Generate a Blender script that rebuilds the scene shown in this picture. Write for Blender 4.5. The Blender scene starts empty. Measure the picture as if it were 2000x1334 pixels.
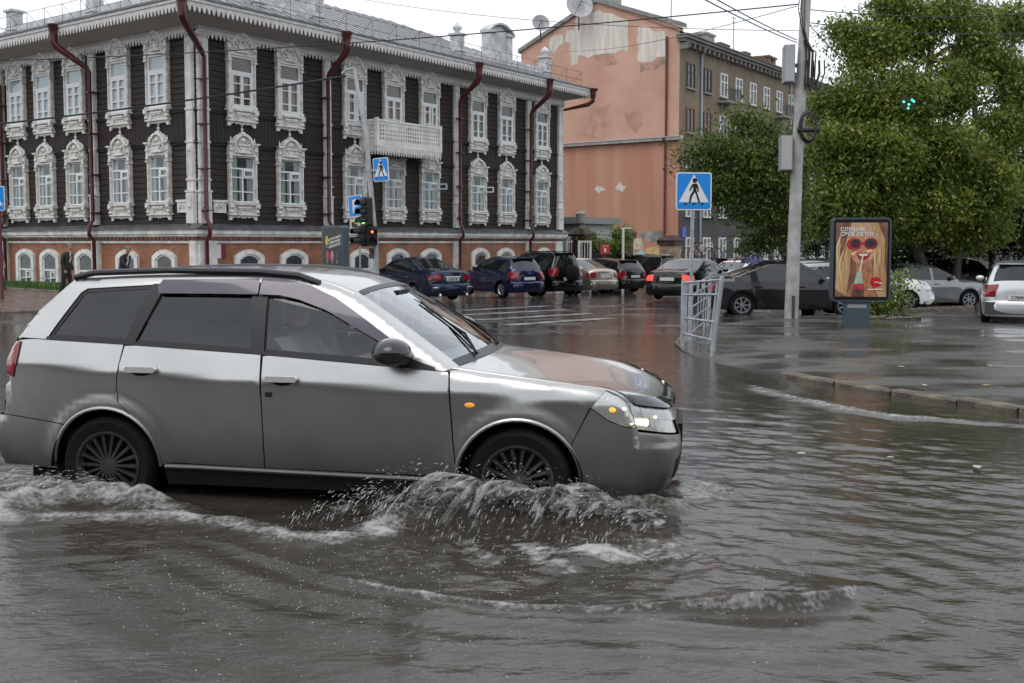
import bpy, bmesh, math, random
import numpy as np
from mathutils import Vector, Matrix, noise as mnoise
from mathutils.geometry import delaunay_2d_cdt
R = math.radians
random.seed(7); rng = np.random.default_rng(7)
sc = bpy.context.scene
COL = sc.collection

# ------------------------------------------------------------------ camera, sky, sun, exposure
F_PX, PITCH, CAMH, HORIZON = 2010.0, R(3.5), 1.52, 474.0
cam = bpy.data.cameras.new('camera'); camo = bpy.data.objects.new('camera', cam); COL.objects.link(camo)
camo.location = (0, 0, CAMH); camo.rotation_euler = (R(90) - PITCH, 0, 0)
cam.sensor_width = 36.0; cam.lens = 36.0 * F_PX / 2000.0
SHIFT = (HORIZON - 667 + F_PX * math.tan(PITCH)) / 2000.0
cam.shift_y = SHIFT; cam.clip_start = 0.05; cam.clip_end = 3000
sc.camera = camo
cam.dof.use_dof = True; cam.dof.focus_distance = 9.0; cam.dof.aperture_fstop = 13.0

SUN_EL, SUN_AZ = R(58), R(200)
world = bpy.data.worlds.new('World'); sc.world = world; world.use_nodes = True
wn = world.node_tree; wn.nodes.clear()
w_out = wn.nodes.new('ShaderNodeOutputWorld'); w_bg = wn.nodes.new('ShaderNodeBackground')
w_sky = wn.nodes.new('ShaderNodeTexSky'); w_sky.sky_type = 'NISHITA'; w_sky.sun_disc = False
w_sky.sun_elevation = SUN_EL; w_sky.sun_rotation = SUN_AZ
w_tc = wn.nodes.new('ShaderNodeTexCoord'); w_map = wn.nodes.new('ShaderNodeMapping')
w_map.inputs['Scale'].default_value = (1.0, 1.0, 2.6)
w_n = wn.nodes.new('ShaderNodeTexNoise'); w_n.inputs['Scale'].default_value = 2.2; w_n.inputs['Detail'].default_value = 5
w_r = wn.nodes.new('ShaderNodeValToRGB')
w_r.color_ramp.elements[0].position = .30; w_r.color_ramp.elements[0].color = (7.2, 7.7, 8.4, 1)
w_r.color_ramp.elements[1].position = .70; w_r.color_ramp.elements[1].color = (10.2, 10.4, 10.7, 1)
w_mix = wn.nodes.new('ShaderNodeMix'); w_mix.data_type = 'RGBA'; w_mix.inputs['Factor'].default_value = .93
L = wn.links.new
L(w_tc.outputs['Generated'], w_map.inputs['Vector']); L(w_map.outputs[0], w_n.inputs['Vector']); L(w_n.outputs['Fac'], w_r.inputs['Fac'])
L(w_sky.outputs[0], w_mix.inputs[6]); L(w_r.outputs[0], w_mix.inputs[7]); L(w_mix.outputs[2], w_bg.inputs['Color'])
w_bg.inputs['Strength'].default_value = .10
L(w_bg.outputs[0], w_out.inputs['Surface'])
sun = bpy.data.lights.new('sun', 'SUN'); sun.energy = .7; sun.angle = R(40); sun.color = (1, .97, .93)
suno = bpy.data.objects.new('sun', sun); COL.objects.link(suno)
suno.rotation_euler = (R(90) - SUN_EL, 0, math.pi - SUN_AZ)
sc.view_settings.view_transform = 'Standard'; sc.view_settings.look = 'None'
sc.view_settings.exposure = 0.38; sc.view_settings.gamma = 1.0
sc.cycles.max_bounces = 8; sc.cycles.transparent_max_bounces = 16; sc.cycles.caustics_reflective = False; sc.cycles.caustics_refractive = False
sc.cycles.use_denoising = True

# ------------------------------------------------------------------ pixel helpers (a pixel is only a direction; depth comes from what is touched)
def ray(px, py):
    xc = (px - 1000) / F_PX; yc = (667 - py) / F_PX + SHIFT * 2000 / F_PX
    d = Vector((xc, yc, -1.0)); d.rotate(Matrix.Rotation(R(90) - PITCH, 3, 'X'))
    return d / d.y                                   # scaled so that y is the depth
def smooth(a, b, t):
    t = min(1, max(0, (t - a) / (b - a))); return t * t * (3 - 2 * t)
def gz(x, y):                                        # the street falls away from the camera, less so on the left
    w = .25 + .75 * smooth(-17, -6, x)
    z = -.018 * min(max(y - 7, 0), 45) * w
    return z - .15 * smooth(7, 11, x) * smooth(20, 25, y) * (1 - smooth(40, 60, y))
def on_ground(px, py, dz=0.0):
    d = ray(px, py); t = 15.0
    for _ in range(60):
        t = .5 * t + .5 * (gz(d.x * t, t) + dz - CAMH) / d.z
    return Vector((d.x * t, t, gz(d.x * t, t) + dz))
def at_depth(px, py, y):
    d = ray(px, py); return Vector((d.x * y, y, CAMH + d.z * y))
def on_plane(px, py, p0, n):                         # ray against a vertical plane through p0 with normal n (xy)
    d = ray(px, py); t = (p0[0] * n[0] + p0[1] * n[1]) / (d.x * n[0] + d.y * n[1])
    return Vector((d.x * t, t, CAMH + d.z * t))

# ------------------------------------------------------------------ object helpers
class MB:
    def __init__(s): s.v = []; s.f = []; s.M = None
    def add(s, vs, fs):
        o = len(s.v)
        s.v += [tuple(s.M @ Vector(v)) for v in vs] if s.M is not None else [tuple(v) for v in vs]
        s.f += [tuple(i + o for i in f) for f in fs]; return s
    def box(s, x0, x1, y0, y1, z0, z1, M=None):
        vs = [(x, y, z) for x in (x0, x1) for y in (y0, y1) for z in (z0, z1)]
        if M is not None: vs = [M @ Vector(v) for v in vs]
        return s.add(vs, [(0, 1, 3, 2), (4, 6, 7, 5), (0, 4, 5, 1), (2, 3, 7, 6), (0, 2, 6, 4), (1, 5, 7, 3)])
    def bbox(s, x0, x1, y0, y1, z0, z1, b=.01):     # chamfered in the front (xz) outline
        p = [(x0 + b, z0), (x1 - b, z0), (x1, z0 + b), (x1, z1 - b), (x1 - b, z1), (x0 + b, z1), (x0, z1 - b), (x0, z0 + b)]
        return s.prism(p, y0, y1)
    def prism(s, pts, y0, y1, M=None):               # polygon in xz, extruded along y
        n = len(pts); vs = [(p[0], y0, p[1]) for p in pts] + [(p[0], y1, p[1]) for p in pts]
        if M is not None: vs = [M @ Vector(v) for v in vs]
        return s.add(vs, [tuple(range(n)), tuple(range(2 * n - 1, n - 1, -1))] + [(i, i + n, (i + 1) % n + n, (i + 1) % n) for i in range(n)])
    def tube(s, pts, r, n=8, closed=False, cap=True):
        pts = [Vector(p) for p in pts]; m = len(pts)
        rr = r if isinstance(r, (list, tuple)) else [r] * m
        vs = []; up = None
        for i, p in enumerate(pts):
            a = pts[(i - 1) % m] if (closed or i > 0) else p; b = pts[(i + 1) % m] if (closed or i < m - 1) else p
            t = (b - a).normalized()
            if up is None:
                up = Vector((0, 0, 1)) if abs(t.z) < .9 else Vector((1, 0, 0))
            x = t.cross(up).normalized(); up = x.cross(t).normalized()
            for k in range(n):
                an = 2 * math.pi * k / n; vs.append(p + (x * math.cos(an) + up * math.sin(an)) * rr[i])
        fs = []
        for i in range(m if closed else m - 1):
            j = (i + 1) % m
            for k in range(n):
                fs.append((i * n + k, i * n + (k + 1) % n, j * n + (k + 1) % n, j * n + k))
        if cap and not closed: fs += [tuple(range(n - 1, -1, -1)), tuple(range((m - 1) * n, m * n))]
        return s.add(vs, fs)
    def cyl(s, a, b, r, n=12, r2=None): return s.tube([a, b], [r, r if r2 is None else r2], n)
    def lathe(s, prof, c=(0, 0, 0), n=12, axis='z', cap=True): # prof: (r, h)
        vs = []
        for r, h in prof:
            for k in range(n):
                a = 2 * math.pi * k / n; q = (r * math.cos(a), r * math.sin(a), h)
                if axis == 'y': q = (q[0], q[2], q[1])
                if axis == 'x': q = (q[2], q[0], q[1])
                vs.append((c[0] + q[0], c[1] + q[1], c[2] + q[2]))
        fs = [(i * n + k, i * n + (k + 1) % n, (i + 1) * n + (k + 1) % n, (i + 1) * n + k) for i in range(len(prof) - 1) for k in range(n)]
        if cap: fs += [tuple(range(n - 1, -1, -1)), tuple(range((len(prof) - 1) * n, len(prof) * n))]
        return s.add(vs, fs)
    def ball(s, c, r, n=8, m=5, sc=(1, 1, 1)):
        prof = [(r * math.sin(math.pi * i / m) + 1e-4, -r * math.cos(math.pi * i / m)) for i in range(m + 1)]
        o = len(s.v); M0 = s.M; s.M = None
        s.lathe(prof, (0, 0, 0), n)
        for i in range(o, len(s.v)):
            q = s.v[i]; q = Vector((c[0] + q[0] * sc[0], c[1] + q[1] * sc[1], c[2] + q[2] * sc[2]))
            s.v[i] = tuple(M0 @ q) if M0 is not None else tuple(q)
        s.M = M0; return s
    def mesh(s, name, m=None, sm=False):
        me = bpy.data.meshes.new(name); me.from_pydata(s.v, [], s.f)
        if m: me.materials.append(m)
        bm = bmesh.new(); bm.from_mesh(me); bmesh.ops.recalc_face_normals(bm, faces=bm.faces); bm.to_mesh(me); bm.free()
        if sm:
            me.polygons.foreach_set('use_smooth', [True] * len(me.polygons))
            try: me.set_sharp_from_angle(angle=R(sm if sm is not True else 38))
            except Exception: pass
        me.update(); return me
    def obj(s, name, m=None, parent=None, sm=False, **kw): return link(name, s.mesh(name, m, sm), parent, **kw)
def link(name, data, parent=None, loc=None, rot=None, scale=None, **kw):
    o = bpy.data.objects.new(name, data); COL.objects.link(o)
    if parent is not None: o.parent = parent
    if loc is not None: o.location = loc
    if rot is not None: o.rotation_euler = rot
    if scale is not None: o.scale = scale
    for k, v in kw.items(): o[k] = v
    return o
def tag(o, label, cat, group=None):
    o['label'] = label; o['category'] = cat
    if group: o['group'] = group
    return o
def thing(name, label, cat, loc=(0, 0, 0), rz=0, group=None):
    return tag(link(name, None, None, loc, (0, 0, rz)), label, cat, group)
def copy_tree(o, parent=None):
    c = o.copy(); COL.objects.link(c); c.parent = parent
    for ch in [x for x in KIDS.get(o, o.children)]: copy_tree(ch, c)
    return c
KIDS = {}

# ------------------------------------------------------------------ materials
MATS = {}
def mat(name, col, rough=.6, metal=0.0, var=.0, vs=3.0, bump=0.0, bs=30.0, emit=0.0, ecol=None, spec=.5, coat=0.0, stretch=(1, 1, 1), col2=None, thr=(.4, .65), rvar=0.0, ior=None):
    if name in MATS: return MATS[name]
    m = bpy.data.materials.new(name); m.use_nodes = True; t = m.node_tree; b = t.nodes['Principled BSDF']
    MATS[name] = m; c = (*col, 1)
    b.inputs['Base Color'].default_value = c; b.inputs['Roughness'].default_value = rough; b.inputs['Metallic'].default_value = metal
    b.inputs['Specular IOR Level'].default_value = spec; b.inputs['Coat Weight'].default_value = coat; b.inputs['Coat Roughness'].default_value = .03
    if ior: b.inputs['IOR'].default_value = ior
    if emit: b.inputs['Emission Color'].default_value = (*(ecol or col), 1); b.inputs['Emission Strength'].default_value = emit
    if var or bump or col2 or rvar:
        tc = t.nodes.new('ShaderNodeTexCoord'); mp = t.nodes.new('ShaderNodeMapping'); mp.inputs['Scale'].default_value = stretch
        t.links.new(tc.outputs['Object'], mp.inputs['Vector'])
        def nz(s, d=6):
            n = t.nodes.new('ShaderNodeTexNoise'); n.inputs['Scale'].default_value = s; n.inputs['Detail'].default_value = d
            t.links.new(mp.outputs[0], n.inputs['Vector']); return n
        if var or col2:
            n = nz(vs); r = t.nodes.new('ShaderNodeValToRGB'); t.links.new(n.outputs['Fac'], r.inputs['Fac'])
            r.color_ramp.elements[0].position = thr[0]; r.color_ramp.elements[1].position = thr[1]
            r.color_ramp.elements[0].color = (*[max(0, x * (1 - var)) for x in col], 1)
            r.color_ramp.elements[1].color = (*(col2 if col2 else [x * (1 + var) for x in col]), 1)
            t.links.new(r.outputs[0], b.inputs['Base Color'])
        if rvar:
            n = nz(vs * 1.7); r = t.nodes.new('ShaderNodeMapRange'); r.inputs[1].default_value = .3; r.inputs[2].default_value = .7
            r.inputs[3].default_value = max(0, rough - rvar); r.inputs[4].default_value = rough + rvar
            t.links.new(n.outputs['Fac'], r.inputs[0]); t.links.new(r.outputs[0], b.inputs['Roughness'])
        if bump:
            n = nz(bs); bp = t.nodes.new('ShaderNodeBump'); bp.inputs['Strength'].default_value = min(1, bump); bp.inputs['Distance'].default_value = .02
            t.links.new(n.outputs['Fac'], bp.inputs['Height']); t.links.new(bp.outputs[0], b.inputs['Normal'])
    return m
def glass(name, tint=(.8, .85, .85), rough=.02, boost=0.0):
    if name in MATS: return MATS[name]
    m = bpy.data.materials.new(name); m.use_nodes = True; t = m.node_tree; t.nodes.clear(); MATS[name] = m
    o = t.nodes.new('ShaderNodeOutputMaterial'); mx = t.nodes.new('ShaderNodeMixShader'); tr = t.nodes.new('ShaderNodeBsdfTransparent'); gl = t.nodes.new('ShaderNodeBsdfGlossy')
    tr.inputs['Color'].default_value = (*tint, 1); gl.inputs['Roughness'].default_value = rough; gl.inputs['Color'].default_value = (.95, .97, 1, 1)
    fr = t.nodes.new('ShaderNodeLayerWeight'); fr.inputs['Blend'].default_value = .5
    pw = t.nodes.new('ShaderNodeMath'); pw.operation = 'POWER'; pw.inputs[1].default_value = 4.5; t.links.new(fr.outputs['Facing'], pw.inputs[0])
    ma = t.nodes.new('ShaderNodeMath'); ma.operation = 'MULTIPLY_ADD'; ma.inputs[1].default_value = .9; ma.inputs[2].default_value = .05 + boost; ma.use_clamp = True
    t.links.new(pw.outputs[0], ma.inputs[0]); t.links.new(ma.outputs[0], mx.inputs[0]); t.links.new(tr.outputs[0], mx.inputs[1]); t.links.new(gl.outputs[0], mx.inputs[2]); t.links.new(mx.outputs[0], o.inputs['Surface'])
    return m
WHITE = mat('white_paint', (.68, .67, .645), .5, var=.12, vs=2.5, bump=.15, bs=25)
WHITE_TRIM = mat('weathered_white_carving', (.62, .60, .55), .55, var=.16, vs=5, bump=.22, bs=22, col2=(.76, .75, .72), thr=(.35, .55))
WINWHITE = mat('window_white', (.74, .75, .75), .4)
BLACK = mat('black_plastic', (.008, .008, .009), .5, spec=.25)
DARK = mat('dark_interior', (.02, .02, .022), .8)
STEEL = mat('galvanised_steel', (.42, .43, .44), .45, metal=.6, var=.15, vs=6)
CHROME = mat('chrome', (.75, .76, .78), .12, metal=1)
RUBBER = mat('tyre_rubber', (.009, .009, .0095), .7, bump=.2, bs=60, spec=.18)
ALLOY = mat('alloy_wheel', (.5, .51, .53), .3, metal=.9)
CONC = mat('concrete', (.33, .32, .30), .6, var=.2, vs=4, bump=.4, bs=25)
# ------------------------------------------------------------------ ground
def wet_asphalt(name, c=(.05, .05, .052), wet=.55, streak=False):
    m = bpy.data.materials.new(name); m.use_nodes = True; t = m.node_tree; b = t.nodes['Principled BSDF']
    tc = t.nodes.new('ShaderNodeTexCoord')
    def nz(s, d, st=(1, 1, 1), rot=0):
        mp = t.nodes.new('ShaderNodeMapping'); mp.inputs['Scale'].default_value = st; mp.inputs['Rotation'].default_value = (0, 0, rot)
        n = t.nodes.new('ShaderNodeTexNoise'); n.inputs['Scale'].default_value = s; n.inputs['Detail'].default_value = d
        t.links.new(tc.outputs['Object'], mp.inputs['Vector']); t.links.new(mp.outputs[0], n.inputs['Vector']); return n
    pud = nz(.55, 5, (1, 1.6, 1)); r = t.nodes.new('ShaderNodeValToRGB')
    r.color_ramp.elements[0].position = wet - .09; r.color_ramp.elements[1].position = wet + .07
    t.links.new(pud.outputs['Fac'], r.inputs['Fac'])                 # 0 = puddle, 1 = bare wet asphalt
    agg = nz(90, 3); cr = t.nodes.new('ShaderNodeValToRGB')
    cr.color_ramp.elements[0].position = .35; cr.color_ramp.elements[0].color = (*[x * .55 for x in c], 1)
    cr.color_ramp.elements[1].position = .7; cr.color_ramp.elements[1].color = (*[x * 1.7 for x in c], 1)
    t.links.new(agg.outputs['Fac'], cr.inputs['Fac'])
    big = nz(.8, 5); mx = t.nodes.new('ShaderNodeMix'); mx.data_type = 'RGBA'; mx.blend_type = 'MULTIPLY'; mx.inputs[0].default_value = .7
    br = t.nodes.new('ShaderNodeValToRGB'); br.color_ramp.elements[0].position = .3; br.color_ramp.elements[0].color = (.5, .5, .5, 1); br.color_ramp.elements[1].position = .7; br.color_ramp.elements[1].color = (1.25, 1.2, 1.15, 1)
    t.links.new(big.outputs['Fac'], br.inputs['Fac']); t.links.new(cr.outputs[0], mx.inputs[6]); t.links.new(br.outputs[0], mx.inputs[7]); t.links.new(mx.outputs[2], b.inputs['Base Color'])
    rr = t.nodes.new('ShaderNodeMapRange'); rr.inputs[3].default_value = .04; rr.inputs[4].default_value = .33
    t.links.new(r.outputs[0], rr.inputs[0]); t.links.new(rr.outputs[0], b.inputs['Roughness'])
    hn = nz(55, 3); rip = nz(9 if not streak else 5, 3, (1, 1, 1) if not streak else (.35, 2.2, 1))
    mh = t.nodes.new('ShaderNodeMath'); mh.operation = 'MULTIPLY'; t.links.new(hn.outputs['Fac'], mh.inputs[0]); t.links.new(r.outputs[0], mh.inputs[1])
    ad = t.nodes.new('ShaderNodeMath'); ad.operation = 'MULTIPLY_ADD'; ad.inputs[1].default_value = 1.0 if streak else .35
    t.links.new(rip.outputs['Fac'], ad.inputs[0]); t.links.new(mh.outputs[0], ad.inputs[2])
    bp = t.nodes.new('ShaderNodeBump'); bp.inputs['Strength'].default_value = .6 if streak else .35; bp.inputs['Distance'].default_value = .02
    t.links.new(ad.outputs[0], bp.inputs['Height']); t.links.new(bp.outputs[0], b.inputs['Normal'])
    b.inputs['IOR'].default_value = 1.4
    return m
ASPH = wet_asphalt('wet_asphalt', (.055, .053, .052), .62, True)
PAVE = wet_asphalt('wet_pavement_asphalt', (.092, .090, .086), .50)
def sheet(name, xs, ys, zf, m, kind='structure', parent=None):
    v = [(x, y, zf(x, y)) for y in ys for x in xs]; n = len(xs)
    f = [(j * n + i, j * n + i + 1, (j + 1) * n + i + 1, (j + 1) * n + i) for j in range(len(ys) - 1) for i in range(n - 1)]
    me = bpy.data.meshes.new(name); me.from_pydata(v, [], f); me.materials.append(m)
    me.polygons.foreach_set('use_smooth', [True] * len(f))
    return link(name, me, parent, kind=kind)
def road_z(x, y): return gz(x, y) - .20 * (1 - smooth(14, 21, y))       # the road lies under the flood water near the camera
gx = [-400, -150, -80, -50] + list(np.arange(-40, 41, 1.0)) + [50, 80, 150, 400]
gy = [-60, -20, -8] + list(np.arange(-4, 62, 1.0)) + [70, 85, 110, 160, 300, 900]
road = sheet('road', gx, gy, road_z, ASPH)

# right-hand pavement: wedge with a rounded corner, granite kerbstones along its edge
EDGE = [on_ground(px, py, .05) for px, py in ((2380, 862), (2160, 822), (2000, 797), (1880, 779), (1750, 761), (1640, 744), (1530, 727), (1440, 712), (1375, 697), (1335, 681), (1318, 668), (1328, 655), (1365, 642), (1420, 631), (1490, 622), (1580, 616), (1680, 614))]
def poly_sheet(name, pts, zf, m, step=.6, kind='structure', parent=None, skirt=0):
    pts = [Vector((p[0], p[1])) for p in pts]
    x0 = min(p.x for p in pts); x1 = max(p.x for p in pts); y0 = min(p.y for p in pts); y1 = max(p.y for p in pts)
    P = list(pts); n = len(pts); E = [(i, (i + 1) % n) for i in range(n)]
    for gx_ in np.arange(x0 + step / 2, x1, step):
        for gy_ in np.arange(y0 + step / 2, y1, step):
            if inside((gx_, gy_), pts): P.append(Vector((gx_, gy_)))
    v, e, f, *_ = delaunay_2d_cdt(P, E, [], 0, 1e-5)
    f = [t for t in f if inside((sum(v[i].x for i in t) / 3, sum(v[i].y for i in t) / 3), pts)]
    vv = [(p.x, p.y, zf(p.x, p.y)) for p in v]
    if skirt:
        o = len(vv); vv += [(p.x, p.y, zf(p.x, p.y) - skirt) for p in pts]
        f = list(f) + [(i, (i + 1) % n, o + (i + 1) % n, o + i) for i in range(n)]
    me = bpy.data.meshes.new(name); me.from_pydata(vv, [], f); me.materials.append(m)
    bm = bmesh.new(); bm.from_mesh(me); bmesh.ops.recalc_face_normals(bm, faces=bm.faces); bm.to_mesh(me); bm.free()
    return link(name, me, parent, kind=kind) if kind else link(name, me, parent)
def inside(p, poly):
    x, y = p; r = False; n = len(poly); j = n - 1
    for i in range(n):
        xi, yi = poly[i][0], poly[i][1]; xj, yj = poly[j][0], poly[j][1]
        if (yi > y) != (yj > y) and x < (xj - xi) * (y - yi) / (yj - yi) + xi: r = not r
        j = i
    return r
pav_z = lambda x, y: gz(x, y) - .012 + .06 * max(smooth(2.6, 3.4, x), smooth(14.6, 17, y)) + .012 * mnoise.noise((x * .5, y * .5, 3))
pav = poly_sheet('pavement', [(p.x, p.y) for p in EDGE] + [(30, 25.5), (30, 4)], pav_z, PAVE, .7, skirt=.3)
KERB = mat('granite_kerb', (.115, .092, .065), .35, var=.45, vs=5, bump=.9, bs=14, col2=(.19, .15, .10))
def kerb_run(pts, parent, w=.16, h=.32, top=.065, L0=1.0):
    pts = [Vector((p[0], p[1], 0)) for p in pts]; seg = []
    for a, b in zip(pts, pts[1:]):
        n = max(1, round((b - a).length / L0))
        for k in range(n): seg.append((a.lerp(b, k / n), a.lerp(b, (k + 1) / n)))
    for a, b in seg:
        c = (a + b) / 2; l = (b - a).length; dz = random.uniform(-.012, .012)
        mb = MB(); hl = l / 2 - .012; bb = .02
        mb.prism([(-w / 2, -h), (w / 2, -h), (w / 2, -bb), (w / 2 - bb, 0), (-w / 2 + bb, 0), (-w / 2, -bb)], -hl, hl)
        ang = math.atan2(b.y - a.y, b.x - a.x) - math.pi / 2 + random.uniform(-.02, .02)
        o = mb.obj('kerbstone', KERB, parent); o.location = (c.x, c.y, gz(c.x, c.y) + (top(c.x, c.y) if callable(top) else top) + dz); o.rotation_euler = (0, 0, ang)
kerb_run([(p.x, p.y) for p in EDGE[:7]], pav, top=lambda x, y: pav_z(x, y) - gz(x, y) + .016)

# left-hand corner pavement in front of the wooden house, with lawn strip
LP = [on_ground(px, 602, .1) for px in (-420, -150, 0, 150, 330)] + [on_ground(x, y, .1) for x, y in ((480, 598), (600, 590), (680, 582), (745, 574))]
PAVER = mat('wet_red_pavers', (.16, .10, .085), .25, var=.35, vs=3, bump=.5, bs=14, rvar=.12)
# unseen dark bank added behind the camera to darken reflections in the car's flank
BANK = mat('dark_reflection_bank', (.035, .045, .025), .9, var=.4, vs=1.2)
bank = sheet('added_reflection_bank', list(np.arange(-70, 71, 2.0)), [-60, -40, -28, -22, -20, -19, -18.2], lambda x, y: (-.3 if y > -18.5 else min(8.6, 1.2 + (-18 - y) * 3.2) + 1.2 * mnoise.noise((x * .16, y * .3, 0)) + .6 * mnoise.noise((x * .6, y, 4))), BANK)
# crossing stripes painted across the side street
PAINT = mat('worn_road_paint', (.36, .36, .35), .25, var=.7, vs=2.5, col2=(.42, .42, .41), thr=(.38, .62))
for (ax, ay), (bx, by) in (((905, 607), (1075, 598)), ((905, 616), (1112, 605)), ((930, 626), (1150, 613)), ((985, 636), (1195, 622))):
    a, b = on_ground(ax, ay), on_ground(bx, by); d = (b - a).normalized(); nn = Vector((-d.y, d.x, 0)) * .22; n = 14; V = []
    for i in range(n + 1):
        p = a.lerp(b, i / n)
        for q in (p - nn, p + nn): V.append((q.x, q.y, road_z(q.x, q.y) + .012))
    MB().add(V, [(2 * i, 2 * i + 2, 2 * i + 3, 2 * i + 1) for i in range(n)]).obj('crosswalk_stripe', PAINT, road)
# ------------------------------------------------------------------ wooden two-storey corner house
TH = R(54.2)
dR = Vector((math.cos(TH), math.sin(TH), 0)); nR = Vector((math.sin(TH), -math.cos(TH), 0))
dLx = Vector((math.cos(TH - R(90)), math.sin(TH - R(90)), 0)); nL = Vector((-dR.x, -dR.y, 0))     # left facade runs along -dLx
HC = at_depth(387, 474, 35.0); HC.z = 0
def sR(px, out=0.0):                                  # distance along the right facade for a pixel column
    p = on_plane(px, 300, HC + nR * out, nR); return (p - HC).dot(dR)
def sL(px, out=0.0):
    p = on_plane(px, 300, HC + nL * out, nL); return (p - HC).dot(dLx)
LEN_R = sR(1096); LEN_L = 17.5
house = thing('wooden_house', 'two-storey dark timber corner house with carved white window surrounds on brick base', 'house', HC, TH)
WOOD = mat('dark_stained_timber', (.022, .0145, .0115), .75, var=.35, vs=5, bump=.35, bs=20, stretch=(.3, .3, 4))
WOODV = mat('dark_vertical_timber', (.020, .0125, .010), .75, var=.35, vs=5, bump=.35, bs=20, stretch=(4, 4, .3))
def brick_mat(name, c1, c2, mortar):
    m = bpy.data.materials.new(name); m.use_nodes = True; t = m.node_tree; b = t.nodes['Principled BSDF']
    tc = t.nodes.new('ShaderNodeTexCoord'); sp = t.nodes.new('ShaderNodeSeparateXYZ'); cb = t.nodes.new('ShaderNodeCombineXYZ')
    t.links.new(tc.outputs['Object'], sp.inputs[0]); t.links.new(sp.outputs[0], cb.inputs[0]); t.links.new(sp.outputs[2], cb.inputs[1])
    br = t.nodes.new('ShaderNodeTexBrick'); br.inputs['Scale'].default_value = 1; br.inputs['Brick Width'].default_value = .26; br.inputs['Row Height'].default_value = .078
    br.inputs['Mortar Size'].default_value = .007; br.inputs['Color1'].default_value = (*c1, 1); br.inputs['Color2'].default_value = (*c2, 1); br.inputs['Mortar'].default_value = (*mortar, 1); br.inputs['Bias'].default_value = -.1
    t.links.new(cb.outputs[0], br.inputs['Vector'])
    n = t.nodes.new('ShaderNodeTexNoise'); n.inputs['Scale'].default_value = 1.5; n.inputs['Detail'].default_value = 6; t.links.new(tc.outputs['Object'], n.inputs['Vector'])
    r = t.nodes.new('ShaderNodeValToRGB'); r.color_ramp.elements[0].position = .3; r.color_ramp.elements[0].color = (.6, .58, .55, 1); r.color_ramp.elements[1].position = .7; r.color_ramp.elements[1].color = (1.2, 1.15, 1.1, 1)
    t.links.new(n.outputs['Fac'], r.inputs['Fac']); mx = t.nodes.new('ShaderNodeMix'); mx.data_type = 'RGBA'; mx.blend_type = 'MULTIPLY'; mx.inputs[0].default_value = .8
    t.links.new(br.outputs['Color'], mx.inputs[6]); t.links.new(r.outputs[0], mx.inputs[7]); t.links.new(mx.outputs[2], b.inputs['Base Color'])
    bp = t.nodes.new('ShaderNodeBump'); bp.inputs['Strength'].default_value = .6; bp.inputs['Distance'].default_value = .012; bp.invert = True
    t.links.new(br.outputs['Fac'], bp.inputs['Height']); t.links.new(bp.outputs[0], b.inputs['Normal']); b.inputs['Roughness'].default_value = .6
    MATS[name] = m; return m
BRICK = brick_mat('red_brick', (.40, .165, .085), (.29, .115, .062), (.25, .17, .12))
PLASTER = mat('white_plaster', (.72, .715, .69), .6, var=.18, vs=3, bump=.2, bs=15)
DRAIN = mat('dark_red_drainpipe', (.080, .015, .014), .3, var=.2, vs=3)
TIN = mat('grey_tin_flashing', (.13, .14, .145), .35, metal=.3, var=.25, vs=3)
ROOFM = mat('wet_grey_roof_sheet', (.42, .43, .45), .28, metal=.35, var=.25, vs=2.2, bump=.2, bs=9, stretch=(1, 1, 3), col2=(.30, .24, .22), thr=(.5, .75))
SOFFIT = mat('grey_white_soffit_boards', (.44, .43, .41), .6, var=.15, vs=12, bump=.3, bs=14, stretch=(4, 4, .3))
PANE = glass('house_glass', (.72, .78, .78), .02, .02)
CURT = mat('white_curtain', (.55, .56, .55), .8, var=.25, vs=9, stretch=(6, 6, .2))
BLIND = mat('white_blind', (.80, .83, .86), .7)
WARM = mat('warm_room', (.20, .12, .07), .8, var=.3, vs=2)
ROOM = mat('dim_room', (.09, .095, .09), .8, var=.4, vs=2)

Z_LEDGE, Z_TOP, Z_EAVE, OVER = 2.18, 8.70, 9.38, 1.15
Z_UP0, Z_UP1, Z_LO1 = 6.22, 5.15, 5.15               # mouldings between the storeys
faces = {'R': (0.0, LEN_R, 0.0), 'L': (-LEN_L, 0.0, -math.pi / 2)}   # x range in its own frame, rotation in house frame
fr = {}
for k, (a, b, rot) in faces.items(): fr[k] = (a, b, rot)
def fobj(mb, name, m, k, parent=None, sm=False, x=0, z=0, y=0, **kw):
    o = mb.obj(name, m, parent or house, sm, **kw)
    if parent is None:
        rot = fr[k][2]; o.rotation_euler = (0, 0, rot); v = Vector((x, y, z)); v.rotate(Matrix.Rotation(rot, 3, 'Z')); o.location = v
    return o
def fplace(o, k, x, z, y=0):
    rot = fr[k][2]; o.rotation_euler = (0, 0, rot); v = Vector((x, y, z)); v.rotate(Matrix.Rotation(rot, 3, 'Z')); o.location = v

win_R = [sR(x, .05) for x in (472, 565, 692, 768, 838, 932, 988, 1057)]
win_L = [sL(x, .05) for x in (312, 237, 150, 90, 37, -18)]
pil_R = [sR(x) for x in (637, 889, 1030)]; pil_L = [sL(x) for x in (187, 8)]

# wall cores
mb = MB(); mb.box(.05, LEN_R - .05, .05, LEN_L, -1.2, Z_TOP + .5); mb.obj('wall_core', DARK, house)
for k, (a, b, rot) in fr.items():
    mb = MB(); mb.box(a, b - (.001 if k == 'R' else 0), -.02, .05, -1.2, 1.72); fobj(mb, 'brick_wall', BRICK, k)
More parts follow.
